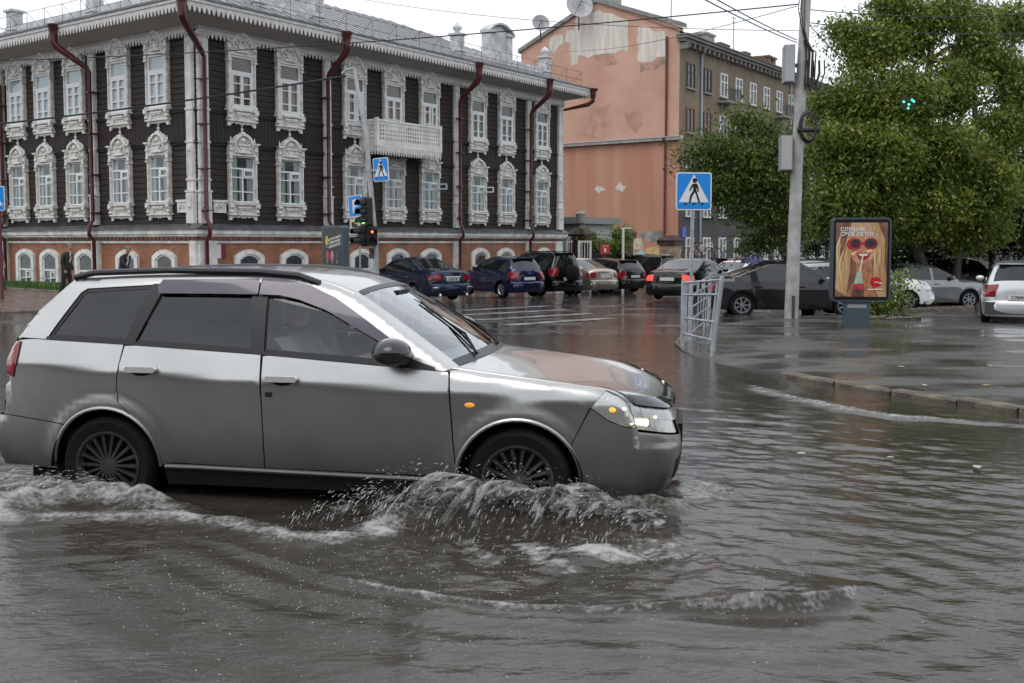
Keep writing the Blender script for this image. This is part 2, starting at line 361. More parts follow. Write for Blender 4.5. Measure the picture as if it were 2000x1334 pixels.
# horizontal planks, each a piece; vertical boards between the storeys
PH = .205
plank_cache = {}
for k, (a, b, rot) in fr.items():
    edges = sorted([a] + (pil_R if k == 'R' else pil_L) + [b])
    edges = [e for e in edges if a <= e <= b]
    for i in range(len(edges) - 1):
        x0, x1 = edges[i], edges[i + 1]; l = x1 - x0
        for z0, z1 in ((Z_LEDGE, 4.9), (6.0, Z_TOP + .1)):
            n = round((z1 - z0) / PH); h = (z1 - z0) / n
            mb = MB(); mb.prism([(-l / 2, 0), (l / 2, 0), (l / 2, h), (-l / 2, h)], 0, .05)
            mb = MB(); hh = h - .012
            vs = [(x, y, z) for x in (-l / 2, l / 2) for (y, z) in ((.03, 0), (-.028, 0), (-.022, .012), (-.004, hh), (.03, hh))]
            mb.add(vs, [(0, 1, 2, 3, 4), (9, 8, 7, 6, 5)] + [(j, 5 + j, 5 + (j + 1) % 5, (j + 1) % 5) for j in range(5)])
            me = mb.mesh('plank', WOOD)
            for q in range(n):
                o = link('plank', me, house); fplace(o, k, (x0 + x1) / 2, z0 + q * h, 0)
        # vertical boards
    mb = MB(); x = a + .03
    while x < b - .1:
        mb.box(x, x + .15, -.022 - random.uniform(0, .006), .03, 4.93, 5.97); x += .162
    fobj(mb, 'vertical_boarding', WOODV, k, kind='stuff')
    mb = MB(); mb.box(a, b, -.075, .0, 4.86, 4.94); mb.box(a, b, -.11, .0, 4.94, 4.97); fobj(mb, 'storey_moulding', WOOD, k)
    mb = MB(); mb.box(a, b, -.075, .0, 5.96, 6.03); mb.box(a, b, -.10, .0, 6.03, 6.06); fobj(mb, 'storey_moulding', WOOD, k)
    # sloped tin ledge and white cornice over the brick
    e0, e1 = (a - .35 if k == 'L' else a, b + .30)
    mb = MB(); vs = []
    for x, c in ((a - .3, 0), (b + .32, 1)):
        vs += [(x, 0, Z_LEDGE), (x - (.0 if c else 0), -.32, Z_LEDGE - .17), (x, -.32, Z_LEDGE - .20), (x, 0, Z_LEDGE - .20)]
    mb.add(vs, [(0, 1, 2, 3), (7, 6, 5, 4), (0, 4, 5, 1), (1, 5, 6, 2), (2, 6, 7, 3), (3, 7, 4, 0)]); fobj(mb, 'tin_ledge', TIN, k)
    mb = MB(); mb.box(a - .25, b + .262, -.26, 0, 1.82, Z_LEDGE - .202); mb.box(a - .2, b + .212, -.21, 0, 1.74, 1.82); mb.box(a, b + .09, -.09, 0, 1.70, 1.74); fobj(mb, 'white_cornice', PLASTER, k)
    mb = MB(); mb.box(a, b, -.06, 0, 1.60, 1.70)
    x = a
    while x < b - .12: mb.box(x, x + .12, -.10, -.06, 1.61, 1.69); x += .24
    fobj(mb, 'brick_dentils', BRICK, k)
    mb = MB(); mb.box(a, b + .05, -.075, 0, 1.50, 1.58); fobj(mb, 'plaster_band', PLASTER, k)
# pilasters
def pilaster(k, x, w, y=-.13):
    mb = MB(); h0, h1 = Z_LEDGE, Z_TOP + .05
    mb.box(-w / 2, w / 2, y, 0, h0, h1)
    mb.box(-w / 2 - .025, w / 2 + .025, y - .04, 0, h0, h0 + 1.05); mb.box(-w / 2 - .05, w / 2 + .05, y - .06, 0, h0 + 1.05, h0 + 1.12)
    mb.box(-w / 2 + .07, w / 2 - .07, y - .075, 0, h0 + .55, h0 + .95)
    for z in (h0 + 1.45, 4.9, 6.0): mb.box(-w / 2 - .03, w / 2 + .03, y - .03, 0, z, z + .06)
    for z0, z1 in ((h0 + 1.6, 4.8), (6.15, 8.4)):
        for sx in (-1, 1): mb.box(sx * (w / 2 - .05) - .025, sx * (w / 2 - .05) + .025, y - .025, 0, z0, z1)
        mb.prism([(-w / 2 + .08, z1 - .1), (0, z1 - .22), (w / 2 - .08, z1 - .1), (w / 2 - .08, z1), (-w / 2 + .08, z1)], y - .03, 0)
    mb.box(-w / 2 - .06, w / 2 + .06, y - .06, 0, 8.5, 8.6)
    fobj(mb, 'pilaster', WHITE, k, x=x)
pilaster('R', .24, .42); pilaster('L', -.20, .34)
for x in pil_R: pilaster('R', x, .34)
pilaster('R', LEN_R - .22, .40)
for x in pil_L: pilaster('L', x, .36)
# brick storey plaster pilasters
for k, xs in (('R', [(.34, .72)] + [(x, .42) for x in pil_R] + [(LEN_R - .3, .62)]), ('L', [(-.16, .34)] + [(x, .5) for x in pil_L])):
    for x, w in xs:
        mb = MB(); mb.box(-w / 2, w / 2, -.12, 0, -1.0, 1.59); mb.box(-w / 2 - .04, w / 2 + .04, -.15, 0, -1.0, -.1); fobj(mb, 'plaster_pier', PLASTER, k, x=x)

# carved window surrounds -------------------------------------------------------
def arch(r, z, n=14, a0=0, a1=180): return [(r * math.cos(R(a0 + (a1 - a0) * i / n)), z + r * math.sin(R(a0 + (a1 - a0) * i / n))) for i in range(n + 1)]
def finial(mb, x, y, z, s):
    mb.lathe([(.055 * s, 0), (.055 * s, .03 * s), (.02 * s, .05 * s), (.055 * s, .10 * s), (.06 * s, .14 * s), (.02 * s, .19 * s), (.035 * s, .22 * s), (.005, .32 * s)], (x, y, z), 8)
def scroll(mb, x, y, z, r, flip=1):
    pts = [(x + flip * (r - r * .75 * t) * math.cos(t * 9), y, z + (r - r * .75 * t) * math.sin(t * 9)) for t in np.linspace(0, 1, 14)]
    mb.tube(pts, .024, 5)
def surround(h_frame, arch_r, fin, deep):             # z=0 at the frame's foot, frame h_frame tall, 1.02 wide
    mb = MB(); H = h_frame; y = -.14; w = .615
    for s in (-1, 1):
        mb.box(s * .515 if s > 0 else -w, w if s > 0 else -.515, y, 0, -.02, H + .02)
        mb.box(s * .565 - .025, s * .565 + .025, y - .03, y, .15, H - .25)
        mb.box(s * .565 - .075, s * .565 + .075, y - .05, 0, .0, .10)
        mb.box(s * .565 - .085, s * .565 + .085, y - .06, 0, H - .22, H - .16)
        mb.ball((s * .565, y - .03, H - .08), .075, 8, 5, (1, .8, 1.3)); mb.box(s * .565 - .07, s * .565 + .07, y - .04, 0, H + .02, H + .36)
        mb.ball((s * .565, y - .05, H + .19), .06, 8, 4)
    mb.box(-.515, .515, y + .01, 0, H, H + .36)                                       # entablature
    mb.box(-.56, .56, y - .03, 0, H, H + .05)
    mb.box(-.28, .28, y - .07, y, H + .10, H + .15); mb.box(-.23, .23, y - .05, y, H + .15, H + .20)
    for s in (-1, 1): scroll(mb, s * .37, y - .005, H + .19, .11, s)
    zc = H + .36
    for s in (-1, 1):                                                                  # side cornices
        x0, x1 = (arch_r - .02, w + .02) if s > 0 else (-w - .02, -arch_r + .02)
        mb.box(x0, x1, y - .05, 0, zc, zc + .05); mb.prism([(x0, zc + .05), (x1, zc + .05), (x1 + (.09 if s > 0 else 0), zc + .11), (x0 - (.09 if s < 0 else 0), zc + .11)], y - .11, 0)
        finial(mb, s * (w - .09), y + .02, zc + .11, .62)
    mb.prism([(p[0], p[1]) for p in arch(arch_r, zc - .02)], y + .02, 0)                # arched pediment
    o = arch(arch_r + .045, zc - .02); i_ = arch(arch_r - .045, zc - .02)
    n = len(o)
    for q in range(n - 1): mb.prism([o[q], o[q + 1], i_[q + 1], i_[q]], y - .07, 0)
    mb.prism(arch(arch_r * .45, zc + .02, 8, 180, 360), y - .03, 0); mb.ball((0, y, zc + arch_r * .5), arch_r * .28, 8, 5, (1, .5, .8))
    for s in (-1, 1): scroll(mb, s * arch_r * .42, y, zc + arch_r * .42, arch_r * .33, -s); scroll(mb, s * arch_r * .62, y, zc + arch_r * .12, arch_r * .2, s)
    mb.box(-arch_r * .6, arch_r * .6, y - .06, y, zc + .0, zc + .06)
    if fin: mb.box(-.09, .09, y - .02, -.02, zc + arch_r, zc + arch_r + .07); finial(mb, 0, y + .06, zc + arch_r + .05, .95)
    else: mb.box(-.10, .10, y - .10, -.02, zc + arch_r - .06, zc + arch_r + .05)
    # apron
    mb.box(-w - .07, w + .07, y - .08, 0, -.09, -.02); mb.box(-w, w, y + .02, 0, -.40, -.09)
    mb.box(-.30, .30, y - .06, y + .02, -.20, -.14); mb.box(-.25, .25, y - .04, y + .02, -.25, -.20)
    for s in (-1, 1):
        mb.lathe([(.075, -.08), (.075, .08)], (s * .58, y - .03, -.15), 10, 'x'); mb.box(s * .58 - .07, s * .58 + .07, y - .03, y + .02, -.36, -.15); mb.lathe([(.045, -.06), (.045, .06)], (s * .58, y - .03, -.33), 8, 'x')
        scroll(mb, s * .30, y + .015, -.29, .075, s); scroll(mb, s * .12, y + .015, -.31, .06, -s)
    mb.box(-w - .05, w + .05, y - .04, 0, -.45, -.40)
    bot = [(-w, -.45), (-w, -.62), (-w + .10, -.62), (-w + .16, -.55), (-.34, -.51), (-.24, -.55), (-.15, -.51), (-.06, -.57), (0, -.53), (.06, -.57), (.15, -.51), (.24, -.55), (.34, -.51), (w - .16, -.55), (w - .10, -.62), (w, -.62), (w, -.45)]
    mb.prism(bot, y + .03, -.03)
    return mb.mesh('carved_surround', WHITE_TRIM)
H_UP, H_LO = 1.83, 1.62
SUR_U = surround(H_UP, .40, False, 0); SUR_L = surround(H_LO, .41, True, 1)
def rect_frame(mb, x0, x1, z0, z1, t, y0, y1):
    mb.box(x0, x0 + t, y0, y1, z0, z1); mb.box(x1 - t, x1, y0, y1, z0, z1); mb.box(x0 + t, x1 - t, y0, y1, z0, z0 + t); mb.box(x0 + t, x1 - t, y0, y1, z1 - t, z1)
def frame_u():
    mb = MB(); H = H_UP; rect_frame(mb, -.512, .512, 0, H, .075, -.12, -.036); zt = H * .68
    mb.box(-.44, .44, -.125, -.036, zt - .05, zt + .05)
    for s in (-1, 1):
        x0, x1 = (.0, .43) if s > 0 else (-.43, 0)
        rect_frame(mb, x0 + .004, x1 - .004, .08, zt - .055, .06, -.128, -.05)
        mb.box(x0 + .06, x1 - .06, -.122, -.06, zt - .40, zt - .36); mb.box(x0 + .06, x1 - .06, -.122, -.06, .36, .40)
    return mb.mesh('window', WINWHITE)
def frame_l():
    mb = MB(); H = H_LO; rect_frame(mb, -.512, .512, 0, H, .05, -.09, -.036); zt = H * .73
    mb.box(-.465, .465, -.085, -.036, zt - .03, zt + .03); mb.box(-.03, .03, -.086, -.036, .05, zt)
    mb.box(-.465, -.03, -.08, -.036, zt - .33, zt - .29); mb.box(.03, .465, -.08, -.036, zt - .33, zt - .29)
    mb.box(-.465, -.03, -.08, -.036, .36, .40); mb.box(.03, .465, -.08, -.036, .36, .40)
    rect_frame(mb, .05, .455, zt - .29, zt - .03, .05, -.10, -.04)
    return mb.mesh('window', WINWHITE)
FU, FL = frame_u(), frame_l()
def quad_pane(h, x0=-.5, x1=.5): return MB().add([(x0, -.072, .02), (x1, -.072, .02), (x1, -.072, h - .02), (x0, -.072, h - .02)], [(0, 1, 2, 3)]).mesh('glass_pane', PANE)
PU, PL = quad_pane(H_UP), quad_pane(H_LO)
def back(h, m): return MB().box(-.5, .5, -.040, -.034, .02, h - .02).mesh('room_behind', m)
def curtain(x0, x1, z0, z1, m=None):
    n = max(6, int((x1 - x0) / .03)); vs = []
    for i in range(n + 1):
        x = x0 + (x1 - x0) * i / n; y = -.052 + .008 * math.sin(i * 2.1); vs += [(x, y, z0), (x, y, z1)]
    return MB().add(vs, [(2 * i, 2 * i + 2, 2 * i + 3, 2 * i + 1) for i in range(n)]).mesh('curtain', m or CURT)
BU_d, BU_w, BL_ = back(H_UP, ROOM), back(H_UP, WARM), back(H_LO, ROOM)
CL1, CL2, CL3 = curtain(-.5, -.22, .03, H_LO * .95), curtain(.2, .5, .03, H_LO * .95), curtain(-.12, .06, .03, H_LO * .7)
CB = MB().add([(-.5, -.056, .03), (.5, -.056, .03), (.5, -.056, H_UP - .03), (-.5, -.056, H_UP - .03)], [(0, 1, 2, 3)]).mesh('blind', BLIND)
def window(k, x, z, up, style):
    w = link('window', FU if up else FL, house); fplace(w, k, x, z)
    link('carved_surround', SUR_U if up else SUR_L, w); link('glass_pane', PU if up else PL, w)
    if up:
        link('room_behind', BU_w if style == 'warm' else BU_d, w)
        if style == 'blind': link('blind', CB, w)
    else:
        link('room_behind', BL_, w)
        for c in (CL1, CL2, CL3): link('curtain', c, w)
    return w
for i, x in enumerate(win_R):
    window('R', x, 6.20, True, 'warm' if i < 4 else 'dim'); window('R', x, 2.93, False, '')
for x in win_L:
    window('L', x, 6.20, True, 'blind'); window('L', x, 2.93, False, '')
# casements standing open in two upper windows and open vent panes on the ground floor
mb = MB(); rect_frame(mb, 0, .42, 0, 1.1, .06, -.02, .02); mb.box(.06, .36, -.01, .01, .30, .34); mb.box(.06, .36, -.01, .01, .82, .86)
cas = mb.mesh('open_casement', WINWHITE)
for i in (2, 4):
    o = link('open_casement', cas, house); fplace(o, 'R', win_R[i] - .42, 6.28, -.14); o.rotation_euler.z += R(-28)
mb = MB(); rect_frame(mb, 0, .40, 0, .26, .05, -.02, .02); vent = mb.mesh('open_vent_pane', WINWHITE)
for i in (4, 5):
    o = link('open_vent_pane', vent, house); fplace(o, 'R', win_R[i] + .46, 3.83, -.16); o.rotation_euler.z += R(-60)

# basement windows with segmental arches
def seg_arch(w, z, rise, n=10):
    return [(w * (-1 + 2 * i / n), z + rise * (1 - (-1 + 2 * i / n) ** 2)) for i in range(n + 1)]
def base_window(k, x, room, door=False):
    o_ = seg_arch(.66, 1.03, .25); i_ = seg_arch(.47, .93, .19); mb = MB(); n = len(o_)
    for q in range(n - 1): mb.prism([o_[q], o_[q + 1], i_[q + 1], i_[q]], -.13, 0)
    for s in (-1, 1): mb.box(*sorted((s * .47, s * .66)), -.13, 0, -.42, .93); mb.prism([(s * .47, .93), (s * .66, .93), (s * .66, 1.03)], -.13, 0)
    mb.box(-.70, .70, -.16, 0, -.50, -.42)
    sur = mb.mesh('arched_surround', PLASTER)
    mb = MB(); j_ = seg_arch(.47, .93, .19); l_ = seg_arch(.40, .89, .16)
    for q in range(n - 1): mb.prism([j_[q], j_[q + 1], l_[q + 1], l_[q]], -.085, -.03)
    for s in (-1, 1): mb.box(*sorted((s * .40, s * .47)), -.085, -.03, -.42, .93)
    if not door:
        mb.box(-.40, .40, -.08, -.03, .42, .49); mb.box(-.03, .03, -.075, -.03, -.40, .42); rect_frame(mb, .04, .35, .12, .40, .05, -.09, -.03); mb.box(-.36, -.03, -.07, -.03, .10, .14)
        w = link('basement_window', mb.mesh('basement_window', WINWHITE), house); fplace(w, k, x, 0)
        link('arched_surround', sur, w)
        mb2 = MB(); pts = [(-.40, -.42)] + [(.40, -.42)] + l_[::-1]; mb2.prism(pts, -.032, -.026); link('room_behind', mb2.mesh('room_behind', room), w)
        mb2 = MB(); mb2.add([(p[0], -.055, p[1]) for p in pts], [tuple(range(len(pts)))]); link('glass_pane', mb2.mesh('glass_pane', PANE), w)
        link('curtain', curtain(.08, .34, -.4, .38), w, loc=(0, .02, 0)); link('curtain', curtain(-.34, -.15, -.4, .40), w, loc=(0, .02, 0))
    else:
        w = link('basement_door', mb.mesh('basement_door', WINWHITE), house); fplace(w, k, x, 0)
        link('arched_surround', sur, w)
        pm = mat('pale_blue_door', (.45, .55, .60), .5)
        for s in (-1, 1):
            m3 = MB(); pts = [(p[0], p[1]) for p in l_ if p[0] * s >= -.001]; pts = sorted(pts)
            m3.prism([(min(0, s * .40), -.42), (max(0, s * .40), -.42)] + pts[::-1], -.06, -.03)
            m3.box(s * .18 - .11, s * .18 + .11, -.075, -.06, .3, .75); link('door_leaf', m3.mesh('door_leaf', pm), w)
for i, x in enumerate(sR(p, .05) for p in (483, 571, 704, 775, 840, 937, 987, 1062)):
    base_window('R', x, WARM if i in (5, 6) else ROOM, i == 7)
for x in [sL(p, .05) for p in (318, 245, 163, 93, 45)]: base_window('L', x, ROOM)

# eaves with pierced trim, soffit, roof
x0, x1, y0, y1 = -OVER, LEN_R + OVER, -OVER, LEN_L + OVER
mb = MB()
for (ax, ay), (bx, by), (cx, cy), (dx, dy) in (((0, 0), (LEN_R, 0), (x1, y0), (x0, y0)), ((0, LEN_L), (0, 0), (x0, y0), (x0, y1)), ((LEN_R, 0), (LEN_R, LEN_L), (x1, y1), (x1, y0))):
    mb.add([(ax, ay, Z_TOP + .05), (bx, by, Z_TOP + .05), (cx, cy, Z_EAVE - .32), (dx, dy, Z_EAVE - .32)], [(0, 1, 2, 3)])
mb.obj('soffit', SOFFIT, house)
def teeth(l, h, pitch, t=.03, hole=True):
    pts = [(0, 0)]; n = int(l / pitch)
    pts = [(0, h), (0, h * .45)]
    for i in range(n):
        a = i * l / n; b = (i + 1) * l / n; m_ = (a + b) / 2
        pts += [(a + (b - a) * .12, h * .42), (m_ - (b - a) * .18, h * .12), (m_, 0), (m_ + (b - a) * .18, h * .12), (b - (b - a) * .12, h * .42), (b, h * .5)]
    pts += [(l, h)]
    return MB().prism(pts, 0, t)
EAVEM = mat('white_eave_trim', (.60, .59, .57), .55, var=.12, vs=5)
for k, a, l in (('R', -OVER, LEN_R + 2 * OVER), ('L', -LEN_L - OVER, LEN_L + 2 * OVER)):
    fobj(teeth(l, .40, .19), 'eave_trim', EAVEM, k, x=a, y=-OVER - .03 - (.002 if k == 'L' else 0), z=Z_EAVE - .45)
    fobj(MB().box(0, l, -.03, .0, .0, .10), 'eave_fascia', EAVEM, k, x=a, y=-OVER - .035 - (.002 if k == 'L' else 0), z=Z_EAVE - .12)
    fobj(teeth(l - 2 * OVER, .36, .17), 'wall_frieze_trim', EAVEM, k, x=a + OVER, y=-.19, z=Z_TOP - .30)
    fobj(MB().box(0, l - 2 * OVER, 0, .19, 0, .24), 'frieze_board', SOFFIT, k, x=a + OVER, y=-.192, z=Z_TOP - .02)
    fobj(MB().box(-.05, l + .05, -.07, .0, .0, .07), 'gutter_edge', TIN, k, x=a, y=-OVER - .03 - (.003 if k == 'L' else 0), z=Z_EAVE - .01)
mb = teeth(LEN_L, .40, .19); o = mb.obj('eave_trim', EAVEM, house); o.rotation_euler = (0, 0, math.pi / 2); o.location = (x1 + .03, y0, Z_EAVE - .45)
mb = MB(); rz = 3.1; ri = 7.2
mb.add([(x0, y0, Z_EAVE), (x1, y0, Z_EAVE), (x1, y1, Z_EAVE), (x0, y1, Z_EAVE), (x0 + ri, y0 + ri, Z_EAVE + rz), (x1 - ri, y0 + ri, Z_EAVE + rz), (x1 - ri, y1 - ri, Z_EAVE + rz), (x0 + ri, y1 - ri, Z_EAVE + rz)],
       [(0, 1, 5, 4), (1, 2, 6, 5), (2, 3, 7, 6), (3, 0, 4, 7), (4, 5, 6, 7)])
roof = mb.obj('roof', ROOFM, house)
mb = MB()                                             # standing seams
for x in np.arange(x0 + .6, x1, .62):
    d = min(ri, x - x0, x1 - x); mb.tube([(x, y0, Z_EAVE + .02), (x, y0 + d, Z_EAVE + .02 + rz * d / ri)], .02, 4)
for y in np.arange(y0 + .6, y1, .62):
    d = min(ri, y - y0, y1 - y); mb.tube([(x0, y, Z_EAVE + .02), (x0 + d, y, Z_EAVE + .02 + rz * d / ri)], .02, 4)
mb.obj('roof_seams', ROOFM, roof, kind='stuff')
# attic parapets and posts just inside the eaves
PARA = mat('parapet_white', (.56, .57, .58), .55, var=.2, vs=3, bump=.2, bs=12)
def post(x, y, ball=True, h=1.25, w=.46):
    z = Z_EAVE + .15; mb = MB(); mb.box(-w / 2, w / 2, -w / 2, w / 2, 0, h); mb.box(-w / 2 - .08, w / 2 + .08, -w / 2 - .08, w / 2 + .08, h, h + .09); mb.box(-w / 2 - .05, w / 2 + .05, -w / 2 - .05, w / 2 + .05, h * .45, h * .52)
    for zz in (.12, .62): rect_frame(mb, -.15, .15, zz * h, zz * h + .38, .04, -w / 2 - .03, -w / 2)
    if ball: mb.lathe([(.2, 0), (.10, .08), (.13, .12), (.22, .22), (.22, .30), (.10, .42), (.04, .5)], (0, 0, h + .09), 10)
    mb.obj('parapet_post', PARA, roof, loc=(x, y, z))
setb = .55
pr = [sR(p, -setb) for p in (503, 619, 894, 1064)]
for i, x in enumerate(pr): post(x, setb, i > 1, 1.35)
for a, b in ((pr[0], pr[1]), (pr[2], pr[3]), (-.2, pr[0])):
    MB().box(a + .25, b - .25, setb - .06, setb + .1, Z_EAVE + .1, Z_EAVE + 1.0).obj('parapet_wall', PARA, roof)
px = sR(972, -setb); mb = MB(); mb.box(px - .75, px + .75, setb - .14, setb + .2, Z_EAVE + .1, Z_EAVE + 2.05)
for s in (-1, 1): mb.box(px + s * .72 - .2, px + s * .72 + .2, setb - .22, setb + .25, Z_EAVE + .1, Z_EAVE + 2.0); mb.box(px + s * .72 - .28, px + s * .72 + .28, setb - .3, setb + .3, Z_EAVE + 2.0, Z_EAVE + 2.14)
mb.prism([(px + p[0], Z_EAVE + 2.05 + p[1]) for p in seg_arch(.72, 0, .36)], setb - .14, setb + .2)
o_, i_ = seg_arch(.98, .10, .40), seg_arch(.98, .03, .38)
for q in range(len(o_) - 1): mb.prism([(px + p[0], Z_EAVE + 2.04 + p[1]) for p in (o_[q], o_[q + 1], i_[q + 1], i_[q])], setb - .34, setb + .3)
mb.obj('parapet_pediment', PARA, roof)
pl = [(-sL(p, -setb)) for p in (192, 36)]
for y in pl: post(setb, y, False, 1.35)
MB().box(setb - .06, setb + .1, pl[0] + .25, pl[1] - .25, Z_EAVE + .1, Z_EAVE + .95).obj('parapet_wall', PARA, roof)
MB().box(setb - .06, setb + .1, setb, pl[0] - .25, Z_EAVE + .1, Z_EAVE + .95).obj('parapet_wall', PARA, roof)
WIRE = mat('thin_dark_wire', (.06, .06, .065), .5)
mb = MB()                                             # snow guard rails
for i in range(18):
    x = x0 + .5 + i * (x1 - x0 - 1) / 17; mb.tube([(x, y0 + .35, Z_EAVE + .1), (x, y0 + .35, Z_EAVE + .85)], .012, 4); mb.tube([(x, y0 + .35, Z_EAVE + .85), (x, y0 + 1.0, Z_EAVE + .25)], .010, 4)
for z in (.45, .85): mb.tube([(x0 + .5, y0 + .35, Z_EAVE + z), (x1 - .5, y0 + .35, Z_EAVE + z)], .010, 4)
for i in range(14):
    y = y0 + .5 + i * 1.2; mb.tube([(x0 + .35, y, Z_EAVE + .1), (x0 + .35, y, Z_EAVE + .85)], .012, 4); mb.tube([(x0 + .35, y, Z_EAVE + .85), (x0 + 1, y, Z_EAVE + .25)], .010, 4)
for z in (.45, .85): mb.tube([(x0 + .35, y0 + .5, Z_EAVE + z), (x0 + .35, y0 + 16, Z_EAVE + z)], .010, 4)
mb.obj('roof_guard_rail', WIRE, roof)

# drainpipes with funnel heads
def drain(k, x, xt, foot=True, yo=-.30):
    mb = MB(); zt = Z_EAVE - .02
    mb.lathe([(.14, -.42), (.15, -.30), (.17, -.12), (.21, -.06), (.22, .02), (.19, .02)], (xt, -OVER - .14, zt), 10)
    p = [(xt, -OVER - .14, zt - .4), (xt, -OVER - .14, zt - .62), (xt + (x - xt) * .12, -OVER - .02, zt - .80), (x + (xt - x) * .1, yo - .08, zt - 1.45), (x, yo, zt - 1.62), (x, yo, 2.35), (x, -.46, 2.08), (x, -.46, 1.80), (x, -.28, 1.62), (x, -.28, -.3), (x, -.5, -.5)]
    mb.tube(p, [.14, .14, .125, .095] + [.074] * 7, 10)
    for z in (7.0, 5.5, 4.0, 2.6): mb.box(x - .12, x + .12, yo - .12, 0, z, z + .04)
    fobj(mb, 'drainpipe', DRAIN, k, sm=40)
drain('R', -.02 + .16, sR(366, OVER + .3), True, -.30)
for p, pt in ((642, 680), (899, 937), (1037, 1074)): drain('R', sR(p, .3), sR(pt, OVER + .14))
drain('L', sL(178, .3), sL(110, OVER + .14))
drain('L', sL(3, .3), sL(-50, OVER + .14))
mb = MB(); xe = x1; mb.lathe([(.12, -.42), (.15, -.30), (.17, -.12), (.25, -.05), (.26, .02), (.22, .02)], (xe - .1, y0 - .12, Z_EAVE), 10)
mb.tube([(xe - .1, y0 - .12, Z_EAVE - .4), (xe - .1, y0 - .1, Z_EAVE - .6), (xe - .25, y0 + .1, Z_EAVE - .78), (LEN_R + .2, .3, Z_EAVE - 1.1), (LEN_R + .2, .3, 2.3), (LEN_R + .45, .25, 2.0), (LEN_R + .45, .25, -.6)], .11, 10)
mb.obj('drainpipe', DRAIN, house, 40)

# balcony
ba, bb = sR(735, .95), sR(858, .95); zb, bz1 = 5.42, 6.38
mb = MB(); mb.box(ba, bb, -1.0, 0, zb - .10, zb); floor_ = mb.obj('balcony', WHITE, house)
def lattice(mb, x0, x1, z0, z1, y, t=.03, M=None):
    rect = [(x0, x1, z0, z0 + .16), (x0, x1, z1 - .2, z1 - .08)]
    n = max(2, round((x1 - x0) / .15)); dx = (x1 - x0) / n
    for i in range(n + 1): mb.box(x0 + i * dx - .04, x0 + i * dx + .04, y, y + t, z0 + .1, z1 - .1, M)
    for a, b, c, d in rect: mb.box(a, b, y - .004, y + t + .004, c, d, M)
    for j in range(1, 4): zz = z0 + .16 + j * (z1 - z0 - .36) / 4; mb.box(x0, x1, y + .002, y + t - .002, zz - .035, zz + .035, M)
    mb.box(x0 - .03, x1 + .03, y - .03, y + t + .03, z1 - .08, z1, M)
lf = MB(); lattice(lf, ba, bb, zb, bz1, -1.0); lf.obj('lattice_panel', WHITE, floor_)
for xx in (ba, bb):
    lf = MB(); lattice(lf, 0, .98, zb, bz1, 0, .03); o = lf.obj('lattice_panel', WHITE, floor_); o.rotation_euler = (0, 0, -math.pi / 2); o.location = (xx, 0, 0)
for xx in (ba, bb): MB().box(xx - .07, xx + .07, -1.05, -.91, zb - .1, bz1 + .05).obj('balcony_post', WHITE, floor_)
teeth(bb - ba + .1, .38, .15).obj('balcony_trim', EAVEM, floor_, loc=(ba - .05, -1.03, zb - .45))
o = teeth(1.0, .38, .15).obj('balcony_trim', EAVEM, floor_, loc=(ba - .04, 0, zb - .45), rot=(0, 0, -math.pi / 2))
MB().prism([(ba + .05, zb - .1), (bb - .05, zb - .1), (bb - .3, zb - .34), (ba + .3, zb - .34)], -.9, 0).obj('balcony_soffit', SOFFIT, floor_)
# carved vents and plaques near the corner
for k, x in (('R', sR(427, .05)), ('L', sL(355, .05))):
    mb = MB(); mb.box(-.26, .26, -.09, 0, 0, .42); mb.box(-.30, .30, -.12, 0, .36, .44); scroll(mb, -.1, -.10, .2, .08); scroll(mb, .1, -.10, .2, .08, -1); fobj(mb, 'carved_vent', WHITE_TRIM, k, x=x, z=2.55)
for px0, c, nm in ((424, (.7, .7, .72), 'white_notice'), (433, (.22, .02, .03), 'red_plaque')):
    mb = MB(); mb.bbox(-.11, .11, -.05, -.02, 0, .48, .012); fobj(mb, nm, mat(nm, c, .3), 'R', x=sR(px0, .05), z=.98)

# pavement and lawn round the house
def lp_z(x, y): return gz(x, y) + .03
HB = [HC - dLx * 16, HC, HC + dR * 26]
lp = poly_sheet('pavement', [(p.x, p.y) for p in LP] + [(HC + dR * 9 + nR * 3.2)[:2], (HC + dR * 12 + nR * 2.2)[:2], (HC + dR * 12 - nR * 3)[:2], (-40, 55)], lp_z, PAVER, 1.0, skirt=.3)
lp.name = 'pavement_by_house'
kerb_run([(p.x, p.y) for p in LP], lp, top=.05)
GR = mat('lawn_green', (.055, .13, .02), .7, var=.3, vs=4)
a0, a1 = HC - dLx * 15 + nL * .15, HC - dLx * 2.5 + nL * .15; b0, b1 = HC - dLx * 15 + nL * 3.3, HC - dLx * 2.5 + nL * 3.3
lawn = poly_sheet('lawn', [a0[:2], a1[:2], b1[:2], b0[:2]], lambda x, y: gz(x, y) + .06, GR, .6)
kerb_run([b0[:2], b1[:2], a1[:2]], lawn, .1, .2, .09, 1.2)
n = 26000; u = rng.random(n); v = rng.random(n); vs = np.zeros((n * 3, 3))
for i in range(n):
    p = a0.lerp(a1, u[i]).lerp(b0.lerp(b1, u[i]), v[i]); z = gz(p.x, p.y) + .05; h = .05 + .09 * rng.random(); an = rng.random() * 6.28
    vs[3 * i] = (p.x - .012 * math.cos(an), p.y - .012 * math.sin(an), z); vs[3 * i + 1] = (p.x + .012 * math.cos(an), p.y + .012 * math.sin(an), z); vs[3 * i + 2] = (p.x + .05 * (rng.random() - .5), p.y + .05 * (rng.random() - .5), z + h)
me = bpy.data.meshes.new('grass'); me.from_pydata(vs.tolist(), [], [(3 * i, 3 * i + 1, 3 * i + 2) for i in range(n)]); me.materials.append(GR)
g = link('grass', me, None, kind='stuff'); tag(g, 'short green grass strip along the brick base of the timber house', 'grass')
